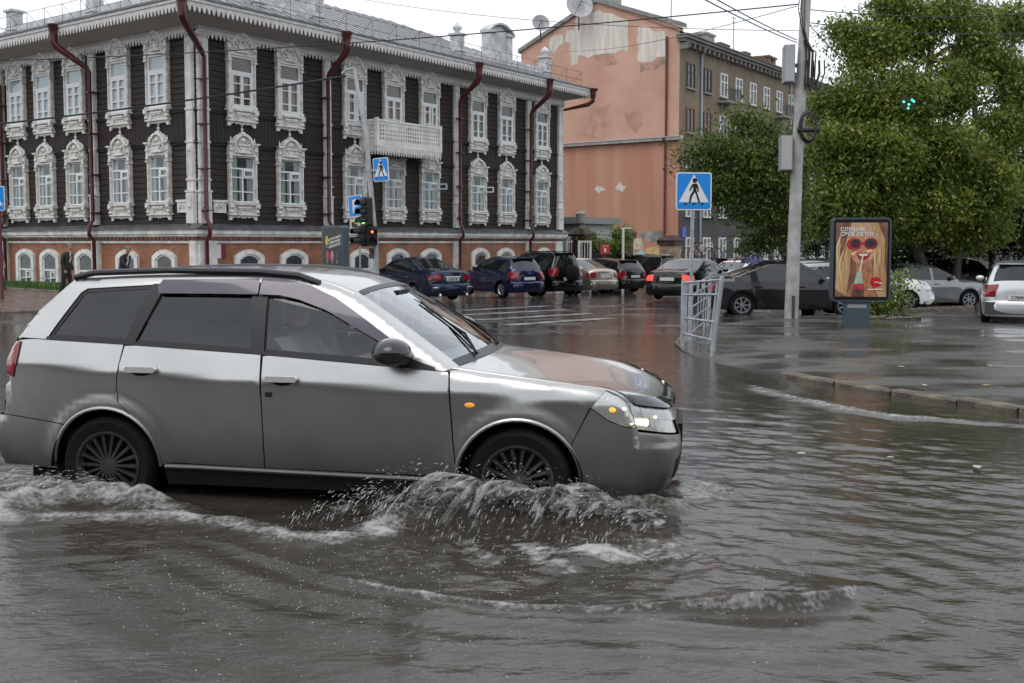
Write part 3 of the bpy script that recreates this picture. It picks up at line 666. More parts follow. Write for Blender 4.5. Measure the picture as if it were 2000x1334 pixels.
# ------------------------------------------------------------------ car builder
def text_mesh(txt, size, m, name='lettering', align='CENTER', ext=.002):
    cu = bpy.data.curves.new('tmp', 'FONT'); cu.body = txt; cu.size = size; cu.align_x = align; cu.extrude = ext; cu.offset = size * .022
    o = bpy.data.objects.new('tmp', cu); COL.objects.link(o); dg = bpy.context.evaluated_depsgraph_get()
    me = bpy.data.meshes.new_from_object(o.evaluated_get(dg)); bpy.data.objects.remove(o); bpy.data.curves.remove(cu)
    me.name = name; me.materials.clear(); me.materials.append(m)
    return me                                        # lies in xy, faces +z
def interp(pts, x):
    for (a, b), (c, d) in zip(pts, pts[1:]):
        if a <= x <= c: return b + (d - b) * (x - a) / (c - a) if c > a else b
    return pts[0][1] if x < pts[0][0] else pts[-1][1]
def catmull(p, n=5):
    if len(p) < 3: return [Vector(p[0]).lerp(Vector(p[1]), i / n) for i in range(n + 1)]
    P = [Vector(q) for q in p]; P = [P[0] * 2 - P[1]] + P + [P[-1] * 2 - P[-2]]; out = []
    for i in range(1, len(P) - 2):
        a, b, c, d = P[i - 1:i + 3]
        for k in range(n):
            t = k / n; out.append(.5 * ((2 * b) + (c - a) * t + (2 * a - 5 * b + 4 * c - d) * t * t + (3 * b - a - 3 * c + d) * t ** 3))
    return out + [P[-2]]
class Car:
    def __init__(s, W, segs, belt, crease, wheels, R_arch, tumble=.42, bulge=(.14, .10), crown=.04, step=.09, rnd=.045, planf=(.16, .10), nseg=4):
        s.W, s.segs, s.belt, s.crease, s.wheels, s.ra, s.tum, s.bul, s.crown, s.step, s.rnd, s.planf = W, segs, belt, crease, wheels, R_arch, tumble, bulge, crown, step, rnd, planf
        s.fine = {k: catmull(p, nseg) for k, p in segs.items()}
        allp = [q for k in segs for q in s.fine[k]]
        s.xmin = min(p[0] for p in allp); s.xmax = max(p[0] for p in allp)
        xs = np.linspace(s.xmin, s.xmax, 160); s.topx = xs; tz = np.full(160, -9.0)
        for a, b in zip(allp, allp[1:]):
            lo, hi = sorted((a[0], b[0]))
            idx = np.where((xs >= lo - 1e-6) & (xs <= hi + 1e-6))[0]
            for i in idx:
                t = 0 if abs(b[0] - a[0]) < 1e-6 else (xs[i] - a[0]) / (b[0] - a[0]); tz[i] = max(tz[i], a[1] + (b[1] - a[1]) * min(1, max(0, t)))
        s.topz = tz
    cowl = None; drop = .0
    def ztop(s, x): return float(np.interp(x, s.topx, s.topz))
    def S(s, x, z):
        xm = (s.xmin + s.xmax) / 2; hl = (s.xmax - s.xmin) / 2; t = (x - xm) / hl
        y = s.W / 2 * (1 - (s.planf[0] if t > 0 else s.planf[1]) * abs(t) ** 4)
        zb = interp(s.belt, x); zc = interp(s.crease, x)
        if z > zb: y -= s.tum * (z - zb) * (.75 + .5 * (z - zb)); y -= .27 * max(0, zb - zc)
        elif z > zc: y -= .27 * (z - zc)
        else: y -= .035 * (zc - z) + .05 * (zc - z) ** 2 + .9 * max(0, .36 - z) ** 2
        for wx, wz in s.wheels:
            r = math.hypot(x - wx, z - wz)
            if r < s.ra + .11: y += .020 * (1 - smooth(s.ra, s.ra + .11, r))
        d = s.ztop(x) - z
        if d < s.rnd: d = max(0, d); y -= s.rnd - math.sqrt(max(0, s.rnd ** 2 - (s.rnd - d) ** 2))
        return max(.05, y)
    def side_patch(s, poly, side, holes=(), off=0.0, step=None, thick=0):
        step = step or s.step; P = [Vector(p) for p in dens(poly, step)]; n = len(P); E = [(i, (i + 1) % n) for i in range(n)]
        outer = list(P)
        for h in holes:
            q = [Vector(p) for p in dens(h, step)]; o = len(P); P += q; E += [(o + i, o + (i + 1) % len(q)) for i in range(len(q))]
        xs = [p[0] for p in outer]; zs = [p[1] for p in outer]
        for x in np.arange(min(xs) + step / 2, max(xs), step):
            for z in np.arange(min(zs) + step / 2, max(zs), step * .8):
                if inside((x, z), outer) and not any(inside((x, z), h) for h in holes): P.append(Vector((x, z)))
        v, e, f, *_ = delaunay_2d_cdt(P, E, [], 0, 1e-4)
        F = []
        for t in f:
            c = (sum(v[i].x for i in t) / 3, sum(v[i].y for i in t) / 3)
            if inside(c, outer) and not any(inside(c, h) for h in holes): F.append(tuple(t))
        V, N = [], []
        for p in v:
            y = s.S(p.x, p.y); h = .01
            sx = (s.S(p.x + h, p.y) - s.S(p.x - h, p.y)) / (2 * h); sz = (s.S(p.x, p.y + h) - s.S(p.x, p.y - h)) / (2 * h)
            nn = Vector((-sx, 1, -sz)).normalized(); q = Vector((p.x, y, p.y)) + nn * off
            V.append((q.x, side * q.y, q.z)); N.append((nn.x, side * nn.y, nn.z))
        # winding so that faces look outwards
        G = []
        for t in F:
            a, b, c = (Vector(V[i]) for i in t); G.append(t if (b - a).cross(c - a).y * side > 0 else t[::-1])
        return V, G, N
    def patch_obj(s, name, m, parent, poly, sides=(-1, 1), holes=(), off=0.0, step=None, **kw):
        V, F, N = [], [], []
        for sd in sides:
            v, f, n = s.side_patch(poly, sd, holes, off, step); o = len(V); V += v; N += n; F += [tuple(i + o for i in t) for t in f]
        me = bpy.data.meshes.new(name); me.from_pydata(V, [], F); me.materials.append(m)
        me.polygons.foreach_set('use_smooth', [True] * len(F)); me.normals_split_custom_set_from_vertices(N)
        return link(name, me, parent, **kw)
    def cross(s, p, u, extra=0.0):                    # point on the spine surface; u in -1..1 across
        x, z = p[0], p[1]; y = s.S(x, z) if True else 0
        f = 1 - u * u; xm = (s.xmin + s.xmax) / 2
        fx = smooth(.35, 1.0, (x - xm) / (s.xmax - xm)) if x > xm else -smooth(.35, 1.0, (xm - x) / (xm - s.xmin))
        b = s.bul[0] * fx if fx > 0 else s.bul[1] * fx
        if s.cowl: b += s.cowl[1] * math.exp(-((x - s.cowl[0]) / s.cowl[2]) ** 2)
        rise = s.crown * min(1, max(0, (z - .55) / .25)) * (1 - abs(u) ** 2.6)
        dz = -s.drop * max(0, fx) * (1 - abs(u) ** 3) if z > .66 else -s.drop * max(0, fx) * (1 - abs(u) ** 3) * smooth(.36, .66, z)
        return Vector((x + b * (1 - abs(u) ** (4.5 if fx > .3 else 2.4)), y * u, z + rise * (1 - .7 * max(0, fx)) + dz))
    def side_n(s, x, z, sd):
        h = .01; sx = (s.S(x + h, z) - s.S(x - h, z)) / (2 * h); sz = (s.S(x, z + h) - s.S(x, z - h)) / (2 * h)
        return Vector((-sx, sd, -sz)).normalized()
    def spine_obj(s, name, m, parent, pts, u0=-1, u1=1, nu=12, off=0.0, blend=None, **kw):
        pts = [Vector(p) for p in pts]; V = []
        us = [u0 + (u1 - u0) * j / nu for j in range(nu + 1)]
        for p in pts:
            for u in us: V.append(s.cross(p, u))
        n = nu + 1; F = [(i * n + j, (i + 1) * n + j, (i + 1) * n + j + 1, i * n + j + 1) for i in range(len(pts) - 1) for j in range(nu)]
        me = bpy.data.meshes.new(name); me.from_pydata([tuple(v) for v in V], [], F)
        me.materials.append(m); me.polygons.foreach_set('use_smooth', [True] * len(F)); me.update()
        bm = bmesh.new(); bm.from_mesh(me); bm.normal_update()
        c = Vector(((s.xmin + s.xmax) / 2, 0, .5)); q = sum(((f.calc_center_median() - c).dot(f.normal)) for f in bm.faces)
        if q < 0: bmesh.ops.reverse_faces(bm, faces=bm.faces)
        bm.normal_update()
        if off:
            for v in bm.verts: v.co += v.normal * off
        nrm = [v.normal.copy() for v in bm.verts]; bm.to_mesh(me); bm.free()
        if blend is not None:
            N = []
            for i, p in enumerate(pts):
                for j, u in enumerate(us):
                    k = smooth(blend, 1, abs(u)); N.append(tuple(nrm[i * n + j].lerp(s.side_n(p[0], min(p[1], s.ztop(p[0]) - .035), 1 if u > 0 else -1), k).normalized()))
            me.normals_split_custom_set_from_vertices(N)
        return link(name, me, parent, **kw)
    def arch_pts(s, wx, wz, z0, r=None, rev=False):
        r = r or s.ra; a0 = math.asin(max(-1, min(1, (z0 - wz) / r)))
        out = [(wx + r * math.cos(a), wz + r * math.sin(a)) for a in np.linspace(math.pi - a0, a0, 15)]
        return out[::-1] if rev else out
def dens(poly, step):
    out = []; n = len(poly)
    for i in range(n):
        a = Vector(poly[i][:2]); b = Vector(poly[(i + 1) % n][:2]); k = max(1, int((b - a).length / step))
        out += [a.lerp(b, j / k) for j in range(k)]
    return out
# wheels ------------------------------------------------------------
def tyre_mesh(r, w, rim): return MB().lathe([(rim, -w / 2 + .015), (r - .035, -w / 2), (r - .008, -w / 2 + .025), (r, -w / 2 + .06), (r, w / 2 - .06), (r - .008, w / 2 - .025), (r - .035, w / 2), (rim, w / 2 - .015)], (0, 0, 0), 28, 'y', False).mesh('wheel', RUBBER, 50)
def rim_mesh(rim, w, n, m, thin=.03):
    mb = MB(); y = -w / 2 + .02
    mb.lathe([(rim - .02, y + .09), (rim - .02, y + .02), (rim + .008, y), (rim + .008, y - .012), (rim - .008, y - .012), (rim - .03, y + .02)], (0, 0, 0), 28, 'y', False)
    for i in range(n):
        a = 2 * math.pi * i / n; M = Matrix.Rotation(a, 4, 'Y'); mb.prism([(.03, -thin * .5), (rim - .005, -thin * .75), (rim - .005, thin * .75), (.03, thin * .5)], y - .002, y + .025, M)
    mb.lathe([(.0, y - .004), (.03, y - .003), (.04, y + .006), (.04, y + .03)], (0, 0, 0), 14, 'y')
    return mb.mesh('rim', m, 40)
def disc_mesh(rim, w): return MB().lathe([(0.0, -w / 2 + .07), (rim * .98, -w / 2 + .07), (rim * .98, w / 2 - .03), (0, w / 2 - .03)], (0, 0, 0), 20, 'y').mesh('brake_disc', BLACK)
WCACHE = {}
def wheels(car, parent, wb, track, r=.31, w=.19, rim=.195, n=7, rm=None, thin=.03, steer=0):
    key = (r, w, rim, n, thin, id(rm))
    if key not in WCACHE: WCACHE[key] = (tyre_mesh(r, w, rim), rim_mesh(rim, w, n, rm or ALLOY, thin), disc_mesh(rim, w))
    t, rr, dd = WCACHE[key]
    for x in (0, wb):
        for sd in (-1, 1):
            o = link('wheel', t, parent, (x, sd * (track / 2 - w / 2), r), (0, 0, (0 if sd < 0 else math.pi) + (steer if x else 0)))
            link('rim', rr, o); link('brake_disc', dd, o)
def paint(name, c, rough=.22, metal=.5, dirt=0): 
    m = mat(name, c, rough, metal=metal, coat=1.0 if sum(c) > .1 else .55, var=.06 + dirt, vs=3); return m
CARGLASS = mat('tinted_car_glass', (.012, .014, .015), .03, spec=.8, ior=1.5)
TAILRED = mat('tail_light_red', (.25, .008, .012), .12, coat=1)
BRAKE = mat('lit_brake_light', (.6, .02, .02), .2, emit=.8, ecol=(1, .10, .06))
LAMP = mat('clear_lamp', (.55, .56, .58), .08, metal=.7)
PLATE = mat('number_plate', (.62, .62, .60), .5)
INK = mat('black_ink', (.01, .01, .01), .5)
def prof(kind, wb, fo, ro, H, hood=.93, trunk=1.03):
    f = dict(front_bumper=[(wb + fo - .14, .20), (wb + fo - .05, .34), (wb + fo - .06, .52), (wb + fo - .14, .68)],
             hood=[(wb + fo - .14, .68), (wb + fo - .30, hood - .12), (wb + .15, hood - .03), (wb - .32, hood + .03)])
    if kind == 'sedan':
        f.update(windscreen=[(wb - .32, hood + .03), (wb - .70, H - .25), (wb - 1.05, H - .07)], roof=[(wb - 1.05, H - .07), (wb - 1.45, H - .01), (wb - 1.9, H), (.55, H - .06)],
                 rear_window=[(.55, H - .06), (.22, H - .18), (-.30, trunk + .03)], boot_lid=[(-.30, trunk + .03), (-.62, trunk), (-ro + .16, trunk - .05), (-ro + .09, trunk - .18), (-ro + .08, .60)])
    elif kind == 'hatch':
        f.update(windscreen=[(wb - .32, hood + .03), (wb - .68, H - .25), (wb - 1.0, H - .08)], roof=[(wb - 1.0, H - .08), (wb - 1.4, H - .01), (.7, H), (-ro + .45, H - .07)],
                 rear_window=[(-ro + .45, H - .07), (-ro + .28, H - .28), (-ro + .16, hood + .10)], boot_lid=[(-ro + .16, hood + .10), (-ro + .09, hood - .08), (-ro + .08, .62)])
    else:
        f.update(windscreen=[(wb - .40, hood + .03), (wb - .68, H - .32), (wb - .95, H - .08)], roof=[(wb - .95, H - .08), (wb - 1.3, H - .02), (.7, H), (-ro + .24, H - .05)],
                 rear_window=[(-ro + .24, H - .05), (-ro + .17, H - .30), (-ro + .11, hood + .10)], boot_lid=[(-ro + .11, hood + .10), (-ro + .07, hood - .1), (-ro + .06, .62)])
    f['rear_bumper'] = [(-ro + .06, .62), (-ro, .57), (-ro, .40), (-ro + .10, .22)]
    return f
def make_car(name, label, pos, heading, pm, kind='sedan', wb=2.65, fo=.88, ro=1.05, W=1.74, H=1.46, hood=.92, trunk=1.03, brake=False, tail='block', plate=True, r=.31, rail=None, spare=False, group=None, chrome=False, scale=1.0, plate_txt=None, tail_z=None, detail=True):
    root = thing(name, label, 'car', pos, heading, group); root.scale = (scale,) * 3
    segs = prof(kind, wb, fo, ro, H, hood, trunk); ra = r + .055
    belt = [(-ro, hood + .04), (wb, hood - .0), (wb + fo, .70)]; crease = [(-ro, .80), (wb + fo, .70)]
    c = Car(W, segs, belt, crease, [(0, r), (wb, r)], ra, .40, (.16, .10), .04, .16, .05, nseg=3)
    top = [tuple(p) for k in segs for p in c.fine[k][:-1]] + [tuple(c.fine['rear_bumper'][-1])]
    sill = .22
    bottom = [(-ro + .1, .22)] + c.arch_pts(0, r, sill) + c.arch_pts(wb, r, sill) + [(wb + fo - .14, .20)]
    outline = top[::-1][1:] if False else bottom + top[1:-1]
    # windows
    x_front = wb - .62; zb = lambda x: interp(belt, x) + .015
    xr = {'sedan': -.02, 'hatch': -ro + .42, 'suv': -ro + .30}[kind]
    cuts = [(xr, .33), (.39, wb / 2 + .02), (wb / 2 + .10, x_front + .42)] if kind != 'sedan' else [(xr, .36), (.40, wb / 2 + .0), (wb / 2 + .08, x_front + .40)]
    wins = []
    for a, b in cuts:
        pts_t = [(x, c.ztop(x) - .085) for x in np.linspace(a, b, 7)]; pts_t = [p for p in pts_t if p[1] > zb(p[0]) + .025]
        if len(pts_t) < 2: continue
        wins.append([(pts_t[0][0], zb(pts_t[0][0])), (pts_t[-1][0] + .02, zb(pts_t[-1][0]))] + pts_t[::-1])
    c.patch_obj('body_side', pm, root, outline, (1,), wins); c.patch_obj('body_side', pm, root, outline, (-1,), wins)
    for w in wins:
        for sd in (-1, 1): c.patch_obj('side_window', CARGLASS, root, w, (sd,), off=-.008, step=.2)
    for k in ('front_bumper', 'hood', 'roof', 'boot_lid', 'rear_bumper'): c.spine_obj(k, pm, root, c.fine[k], blend=.72 if k != 'roof' else .85)
    for k in ('windscreen', 'rear_window'):
        c.spine_obj(k, pm, root, c.fine[k], -1, -.9, 2).name = 'pillar'; c.spine_obj('pillar', pm, root, c.fine[k], .9, 1, 2); c.spine_obj(k, CARGLASS, root, c.fine[k], -.9, .9, 8)
    MB().box(-ro + .15, wb + fo - .25, -W / 2 + .12, W / 2 - .12, .20, .60).obj('underbody', BLACK, root)
    for wx in (0, wb): MB().box(wx - ra - .02, wx + ra + .02, -W / 2 + .10, W / 2 - .10, .28, r + ra - .01).obj('wheel_housing', BLACK, root)
    wheels(c, root, wb, W - .05, r, .20, r * .64, 7)
    # lamps: rear clusters wrap from the back face onto the flank
    bl = c.fine['boot_lid']; tz1 = tail_z or (hood - .02 if kind != 'suv' else hood + .1); tz0 = tz1 - (.20 if kind == 'sedan' else .30)
    sel = [p for p in bl if tz0 - .02 <= p[1] <= tz1 + .02]
    zline = [Vector((interp(sorted([(q[1], q[0]) for q in bl]), z), z)) for z in np.linspace(tz0, tz1, 5)]
    lm = BRAKE if brake else TAILRED
    for sd in (-1, 1):
        c.spine_obj('tail_light', lm, root, zline, *sorted((sd * .60 if tail == 'wide' else sd * .68, sd * 1.0)), 4, off=.012)
        xe = zline[2][0]; c.patch_obj('tail_light', lm, root, [(xe + .01, tz0), (xe + .20, tz0 + .06), (xe + .24, tz1), (xe + .01, tz1)], (sd,), off=.010, step=.2)
        hx = wb + fo - .16; c.patch_obj('headlight', LAMP, root, [(hx - .30, hood - .20), (hx - .02, .60), (hx + .0, .68), (hx - .16, hood - .13)], (sd,), off=.008, step=.2)
        c.spine_obj('headlight', LAMP, root, c.fine['front_bumper'][-3:], *sorted((sd * .55, sd * .98)), 4, off=.010)
        mx = wb - .62; my = sd * (c.S(mx, hood + .05) + .10)
        MB().ball((mx, my, hood + .11), .10, 10, 6, (.7, 1.1, .75)).obj('wing_mirror', pm, root, True)
        for hxx in (.42, wb / 2 + .18):
            yy = sd * (c.S(hxx, hood - .1) + .015); MB().box(hxx - .09, hxx + .09, yy - .012, yy + .012, hood - .115, hood - .085).obj('door_handle', CHROME if chrome else pm, root)
        for xx in (wb / 2 + .06, .36 if kind != 'sedan' else .30):
            pass
    if plate:
        zp = {'sedan': .78, 'hatch': .74, 'suv': .70}[kind]; p = Vector((interp(sorted([(q[1], q[0]) for q in bl]), zp), zp)); q = c.cross(p, 0)
        pl = MB().box(q.x - .022, q.x - .006, -.26, .26, zp - .056, zp + .056).obj('number_plate', PLATE, root)
        if plate_txt:
            t = link('lettering', text_mesh(plate_txt, .105, INK), pl); t.matrix_local = Matrix(((0, 0, -1, q.x - .025), (-1, 0, 0, 0), (0, 1, 0, zp - .036), (0, 0, 0, 1)))
        if chrome: MB().box(q.x - .03, q.x - .0, -.32, .32, zp + .075, zp + .10).obj('chrome_strip', CHROME, root)
    for k in (.35, -.35):
        pass
    if rail:
        for sd in (-1, 1):
            y = sd * (c.S(wb * .4, H - .07) - .03); MB().tube([(wb - 1.25, y, H - .02), (wb - 1.4, y, H + .045), (-ro + .6, y, H + .03), (-ro + .45, y, H - .03)], .018, 6).obj('roof_rail', rail, root)
    if spare:
        q = c.cross(Vector((-ro + .07, .92)), 0); MB().lathe([(.0, -.20), (.24, -.19), (.33, -.15), (.345, -.05), (.33, 0), (0, 0)], (q.x, -.12, .92), 20, 'x').obj('spare_wheel_cover', BLACK, root, True)
    if kind in ('suv', 'hatch'):
        q = c.cross(c.fine['rear_window'][0], 0); MB().box(q.x - .12, q.x + .15, -W * .30, W * .30, q.z - .03, q.z + .0).obj('roof_spoiler', pm if not spare else BLACK, root)
    return root, c
# ------------------------------------------------------------------ the silver estate car ploughing through the water
WX, WY = ray(208, 910).x, ray(208, 910)
dr = ray(208, 910); tr_ = (.155 - CAMH) / dr.z; df = ray(1010, 942); tf_ = (.155 - CAMH) / df.z
PRr, PFf = Vector((dr.x * tr_, tr_, 0)), Vector((df.x * tf_, tf_, 0))
ux = (PFf - PRr).normalized(); uy = Vector((-ux.y, ux.x, 0)); WB = (PFf - PRr).length; WYAW = math.atan2(ux.y, ux.x)
wag_pos = PRr + uy * .82; wag_pos.z = -.15
wagon = thing('station_wagon', 'silver estate car driving through deep flood water in the foreground', 'car', wag_pos, WYAW)
SILVER = mat('silver_car_paint', (.55, .545, .53), .31, metal=.93, coat=.8, var=.05, vs=2)
def add_dirt(m, z0=.30, z1=.95):
    t = m.node_tree; b = t.nodes['Principled BSDF']; src = b.inputs['Base Color'].links[0].from_socket
    tc = t.nodes.new('ShaderNodeTexCoord'); sp = t.nodes.new('ShaderNodeSeparateXYZ'); t.links.new(tc.outputs['Object'], sp.inputs[0])
    n = t.nodes.new('ShaderNodeTexNoise'); n.inputs['Scale'].default_value = 2.5; n.inputs['Detail'].default_value = 7; t.links.new(tc.outputs['Object'], n.inputs['Vector'])
    a = t.nodes.new('ShaderNodeMath'); a.operation = 'MULTIPLY_ADD'; a.inputs[1].default_value = .22; t.links.new(n.outputs['Fac'], a.inputs[0]); t.links.new(sp.outputs[2], a.inputs[2])
    mr = t.nodes.new('ShaderNodeMapRange'); mr.interpolation_type = 'SMOOTHSTEP'; mr.inputs[1].default_value = z0 + .05; mr.inputs[2].default_value = z1 + .05; mr.inputs[3].default_value = .85; mr.inputs[4].default_value = 0; t.links.new(a.outputs[0], mr.inputs[0])
    mx = t.nodes.new('ShaderNodeMix'); mx.data_type = 'RGBA'; t.links.new(mr.outputs[0], mx.inputs[0]); t.links.new(src, mx.inputs[6]); mx.inputs[7].default_value = (.050, .043, .034, 1); t.links.new(mx.outputs[2], b.inputs['Base Color'])
    r2 = t.nodes.new('ShaderNodeMapRange'); r2.inputs[3].default_value = .28; r2.inputs[4].default_value = .42; t.links.new(mr.outputs[0], r2.inputs[0]); t.links.new(r2.outputs[0], b.inputs['Roughness'])
    m2 = t.nodes.new('ShaderNodeMapRange'); m2.inputs[2].default_value = .86; m2.inputs[3].default_value = .95; m2.inputs[4].default_value = .75; t.links.new(mr.outputs[0], m2.inputs[0]); t.links.new(m2.outputs[0], b.inputs['Metallic'])
    m3 = t.nodes.new('ShaderNodeMapRange'); m3.inputs[2].default_value = .86; m3.inputs[3].default_value = .8; m3.inputs[4].default_value = .12; t.links.new(mr.outputs[0], m3.inputs[0]); t.links.new(m3.outputs[0], b.inputs['Coat Weight'])
add_dirt(SILVER)
WR = .305; RA = .365
wsegs = dict(front_bumper=[(3.14, .17), (3.21, .30), (3.23, .45), (3.23, .57), (3.20, .68)],
             hood=[(3.20, .68), (3.155, .765), (3.03, .832), (2.81, .865), (2.51, .90), (2.16, .943)],
             windscreen=[(2.16, .943), (1.987, 1.06), (1.756, 1.215), (1.519, 1.365)],
             roof=[(1.519, 1.365), (1.30, 1.432), (.90, 1.470), (.30, 1.470), (-.33, 1.440)],
             rear_window=[(-.33, 1.440), (-.54, 1.235), (-.655, 1.065)],
             tailgate=[(-.655, 1.065), (-.70, .90), (-.73, .61)],
             rear_bumper=[(-.73, .61), (-.80, .58), (-.82, .45), (-.76, .27)])
wbelt = [(-.9, 1.085), (-.40, 1.07), (.178, 1.048), (.982, 1.007), (2.133, .928), (3.04, .845), (3.3, .80)]
wcrease = [(-.9, .925), (-.615, .917), (.09, .884), (.979, .845), (2.133, .81), (2.958, .745), (3.3, .70)]
wc = Car(1.68, wsegs, wbelt, wcrease, [(0, WR), (WB, WR)], RA, .42, (.24, .10), .038, .05, .045, (.16, .10), 7)
wc.cowl = (2.05, .10, .45); wc.drop = .085
# windows and pillars
Wq = [(-.415, 1.085), (-.37, 1.16), (-.24, 1.36), (-.20, 1.385), (.255, 1.412), (.13, 1.066)]
Wr = [(.165, 1.063), (.315, 1.414), (.90, 1.420), (.955, 1.022)]
Wf = [(1.005, 1.020), (.975, 1.420), (1.10, 1.412), (1.25, 1.385), (1.42, 1.318), (1.636, 1.185), (1.80, 1.078), (1.80, .968)]
Wsail = [(1.80, .966), (1.80, 1.078), (1.93, .995), (2.07, .950)]
low = .30
farch = wc.arch_pts(WB, WR, low + .02); rarch = wc.arch_pts(0, WR, low + .02)
top_roof = [tuple(p) for p in wc.fine['windscreen']] + [tuple(p) for p in wc.fine['roof'][1:]] + [tuple(p) for p in wc.fine['rear_window'][1:]]
g = .004
belt_pts = lambda a, b, n=8: [(x, interp(wbelt, x) + .004) for x in np.linspace(a, b, n)]
upper = [(-.655, 1.062)] + belt_pts(-.60, 2.12) + [(2.16, .943)] + top_roof[1:-1]
f_hood = [tuple(p) for p in wc.fine['hood']][::-1]
fend = [(2.150 + g, .935)] + [p for p in f_hood if 2.17 < p[0] < 3.05] + [(3.045, .828), (2.958, .738), (2.90, .62), (2.849, .514)] + [p for p in farch[::-1] if p[0] < 2.845] + [(2.205, low + .02), (2.180, .53)]
fbum = [(2.853, .510), (2.905, .617), (2.964, .730), (3.06, .660), (3.15, .622), (3.221, .607)] + [tuple(p) for p in wc.fine['front_bumper'][::-1] if p[1] <= .602] + [(2.96, .19)] + [p for p in farch[::-1] if p[0] > 2.855 and p[1] < .50][:0] + [p for p in farch if p[0] > 2.855 and p[1] < .50][::-1]
hlamp = [(2.962, .738), (3.045, .826), (3.09, .805)] + [tuple(p) for p in wc.fine['hood'][::-1] if p[1] < .79] + [tuple(p) for p in wc.fine['front_bumper'][::-1][1:] if p[1] > .612] + [(3.222, .609), (3.15, .626), (3.06, .665)]
fdoor = [(1.012 + g, 1.002)] + belt_pts(1.05, 2.14, 8) + [(2.146, .92), (2.172, .53), (2.198, low + .02), (1.022 + g, low + .03)]
fdoor = [(x, z - .006) if z > .9 else (x, z) for x, z in fdoor]
rdoor = [(.118 + g, 1.042)] + [(x, z - .006) for x, z in belt_pts(.2, 1.0, 6)] + [(1.014, .7), (1.018, low + .03), (.40, low + .04)] + [p for p in rarch[::-1] if p[0] > .27] + [(.215, .60), (.10, .70), (.085, .80), (.10, .93)]
quart = [(-.655, 1.058), (-.55, 1.070)] + [(x, z - .006) for x, z in belt_pts(-.5, .112, 5)] + [(.094, .93), (.079, .80), (.094, .70), (.209, .60), (.262, .552)] + [p for p in rarch[::-1] if p[0] < .26 and p[1] > .56] + [(-.282, .555), (-.735, .600), (-.70, .90)]
rbum = [(-.736, .594), (-.282, .549)] + [p for p in rarch if p[1] < .55 and p[0] < 0][::-1] + [(-.355, .27), (-.76, .27), (-.82, .45), (-.80, .58)]
for sd in (-1, 1):
    wc.patch_obj('window_surround', SILVER, wagon, upper, (sd,), [Wq, Wr, Wf, Wsail])
    wc.patch_obj('front_wing', SILVER, wagon, fend, (sd,)); wc.patch_obj('front_door', SILVER, wagon, fdoor, (sd,))
    wc.patch_obj('rear_door', SILVER, wagon, rdoor, (sd,)); wc.patch_obj('rear_quarter_panel', SILVER, wagon, quart, (sd,))
    wc.patch_obj('bumper_side', SILVER, wagon, fbum, (sd,)); wc.patch_obj('bumper_side', SILVER, wagon, rbum, (sd,))
# dark layer behind the shut lines (keeps clear of the windows)
inner = [(-.70, .59), (-.65, 1.05)] + [(x, interp(wbelt, x) - .02) for x in np.linspace(-.6, 2.9, 12)] + [(3.2, .62), (3.2, .2)] + wc.arch_pts(WB, WR, .24, RA + .01, True) + wc.arch_pts(0, WR, .24, RA + .01, True) + [(-.7, .3)]
TRIM = mat('black_window_trim', (.014, .014, .015), .35)
for sd in (-1, 1): wc.patch_obj('inner_panel', BLACK, wagon, inner, (sd,), off=-.02, step=.1)
# glass: rear panes are privacy-tinted, front pane is nearly clear; black trim behind
PRIV = glass('privacy_glass', (.10, .10, .115), .02, .02); CLEAR = glass('clear_car_glass', (.80, .86, .85), .015, .03)
grow = lambda poly, d: [((x - sum(p[0] for p in poly) / len(poly)) * (1 + d) + sum(p[0] for p in poly) / len(poly), (z - sum(p[1] for p in poly) / len(poly)) * (1 + d) + sum(p[1] for p in poly) / len(poly)) for x, z in poly]
def shrink(poly, d):
    n = len(poly); P = [Vector(p) for p in poly]; ar = sum(P[i].x * P[(i + 1) % n].y - P[(i + 1) % n].x * P[i].y for i in range(n)); sg = 1 if ar > 0 else -1; out = []
    for i in range(n):
        a, b, c_ = P[i - 1], P[i], P[(i + 1) % n]; e1 = (b - a).normalized(); e2 = (c_ - b).normalized()
        n1 = Vector((-e1.y, e1.x)) * sg; n2 = Vector((-e2.y, e2.x)) * sg; m_ = (n1 + n2); k = m_.length_squared
        out.append(tuple(b + m_ * (2 * d / k if k > .2 else d)))
    return out
for sd in (-1, 1):
    for poly, gm in ((Wq, PRIV), (Wr, PRIV), (Wf, CLEAR)):
        inn = shrink(poly, .022)
        wc.patch_obj('window_seal', TRIM, wagon, poly, (sd,), [inn], off=-.008)
        wc.patch_obj('side_window', gm, wagon, inn, (sd,), off=-.012, step=.12)
    wc.patch_obj('door_sail', TRIM, wagon, Wsail, (sd,), off=-.004, step=.1)
    wc.patch_obj('belt_trim', TRIM, wagon, [(x, interp(wbelt, x) + .018) for x in np.linspace(-.42, 2.06, 14)] + [(x, interp(wbelt, x) - .001) for x in np.linspace(2.08, -.42, 14)], (sd,), off=.006)
    VIS = mat('smoked_purple_visor', (.075, .055, .085), .12, coat=1)
    vr = [(.285, 1.395), (.31, 1.432), (.935, 1.440), (.938, 1.350), (.60, 1.352), (.30, 1.352)]
    vf = [(.948, 1.350), (.946, 1.440), (1.10, 1.434), (1.27, 1.400), (1.43, 1.335), (1.64, 1.205), (1.83, 1.080), (1.80, 1.050), (1.60, 1.150), (1.38, 1.262), (1.20, 1.322), (1.08, 1.346)]
    wc.patch_obj('window_visor', VIS, wagon, vr, (sd,), off=.022, step=.05); wc.patch_obj('window_visor', VIS, wagon, vf, (sd,), off=.022, step=.05)
PIL_B = [(.945, 1.024), (.885, 1.425), (.99, 1.425), (1.02, 1.02)]; PIL_C = [(.115, 1.064), (.24, 1.415), (.33, 1.418), (.185, 1.06)]
for sd in (-1, 1):
    for q in (PIL_B, PIL_C): wc.patch_obj('black_pillar', TRIM, wagon, q, (sd,), off=.003)
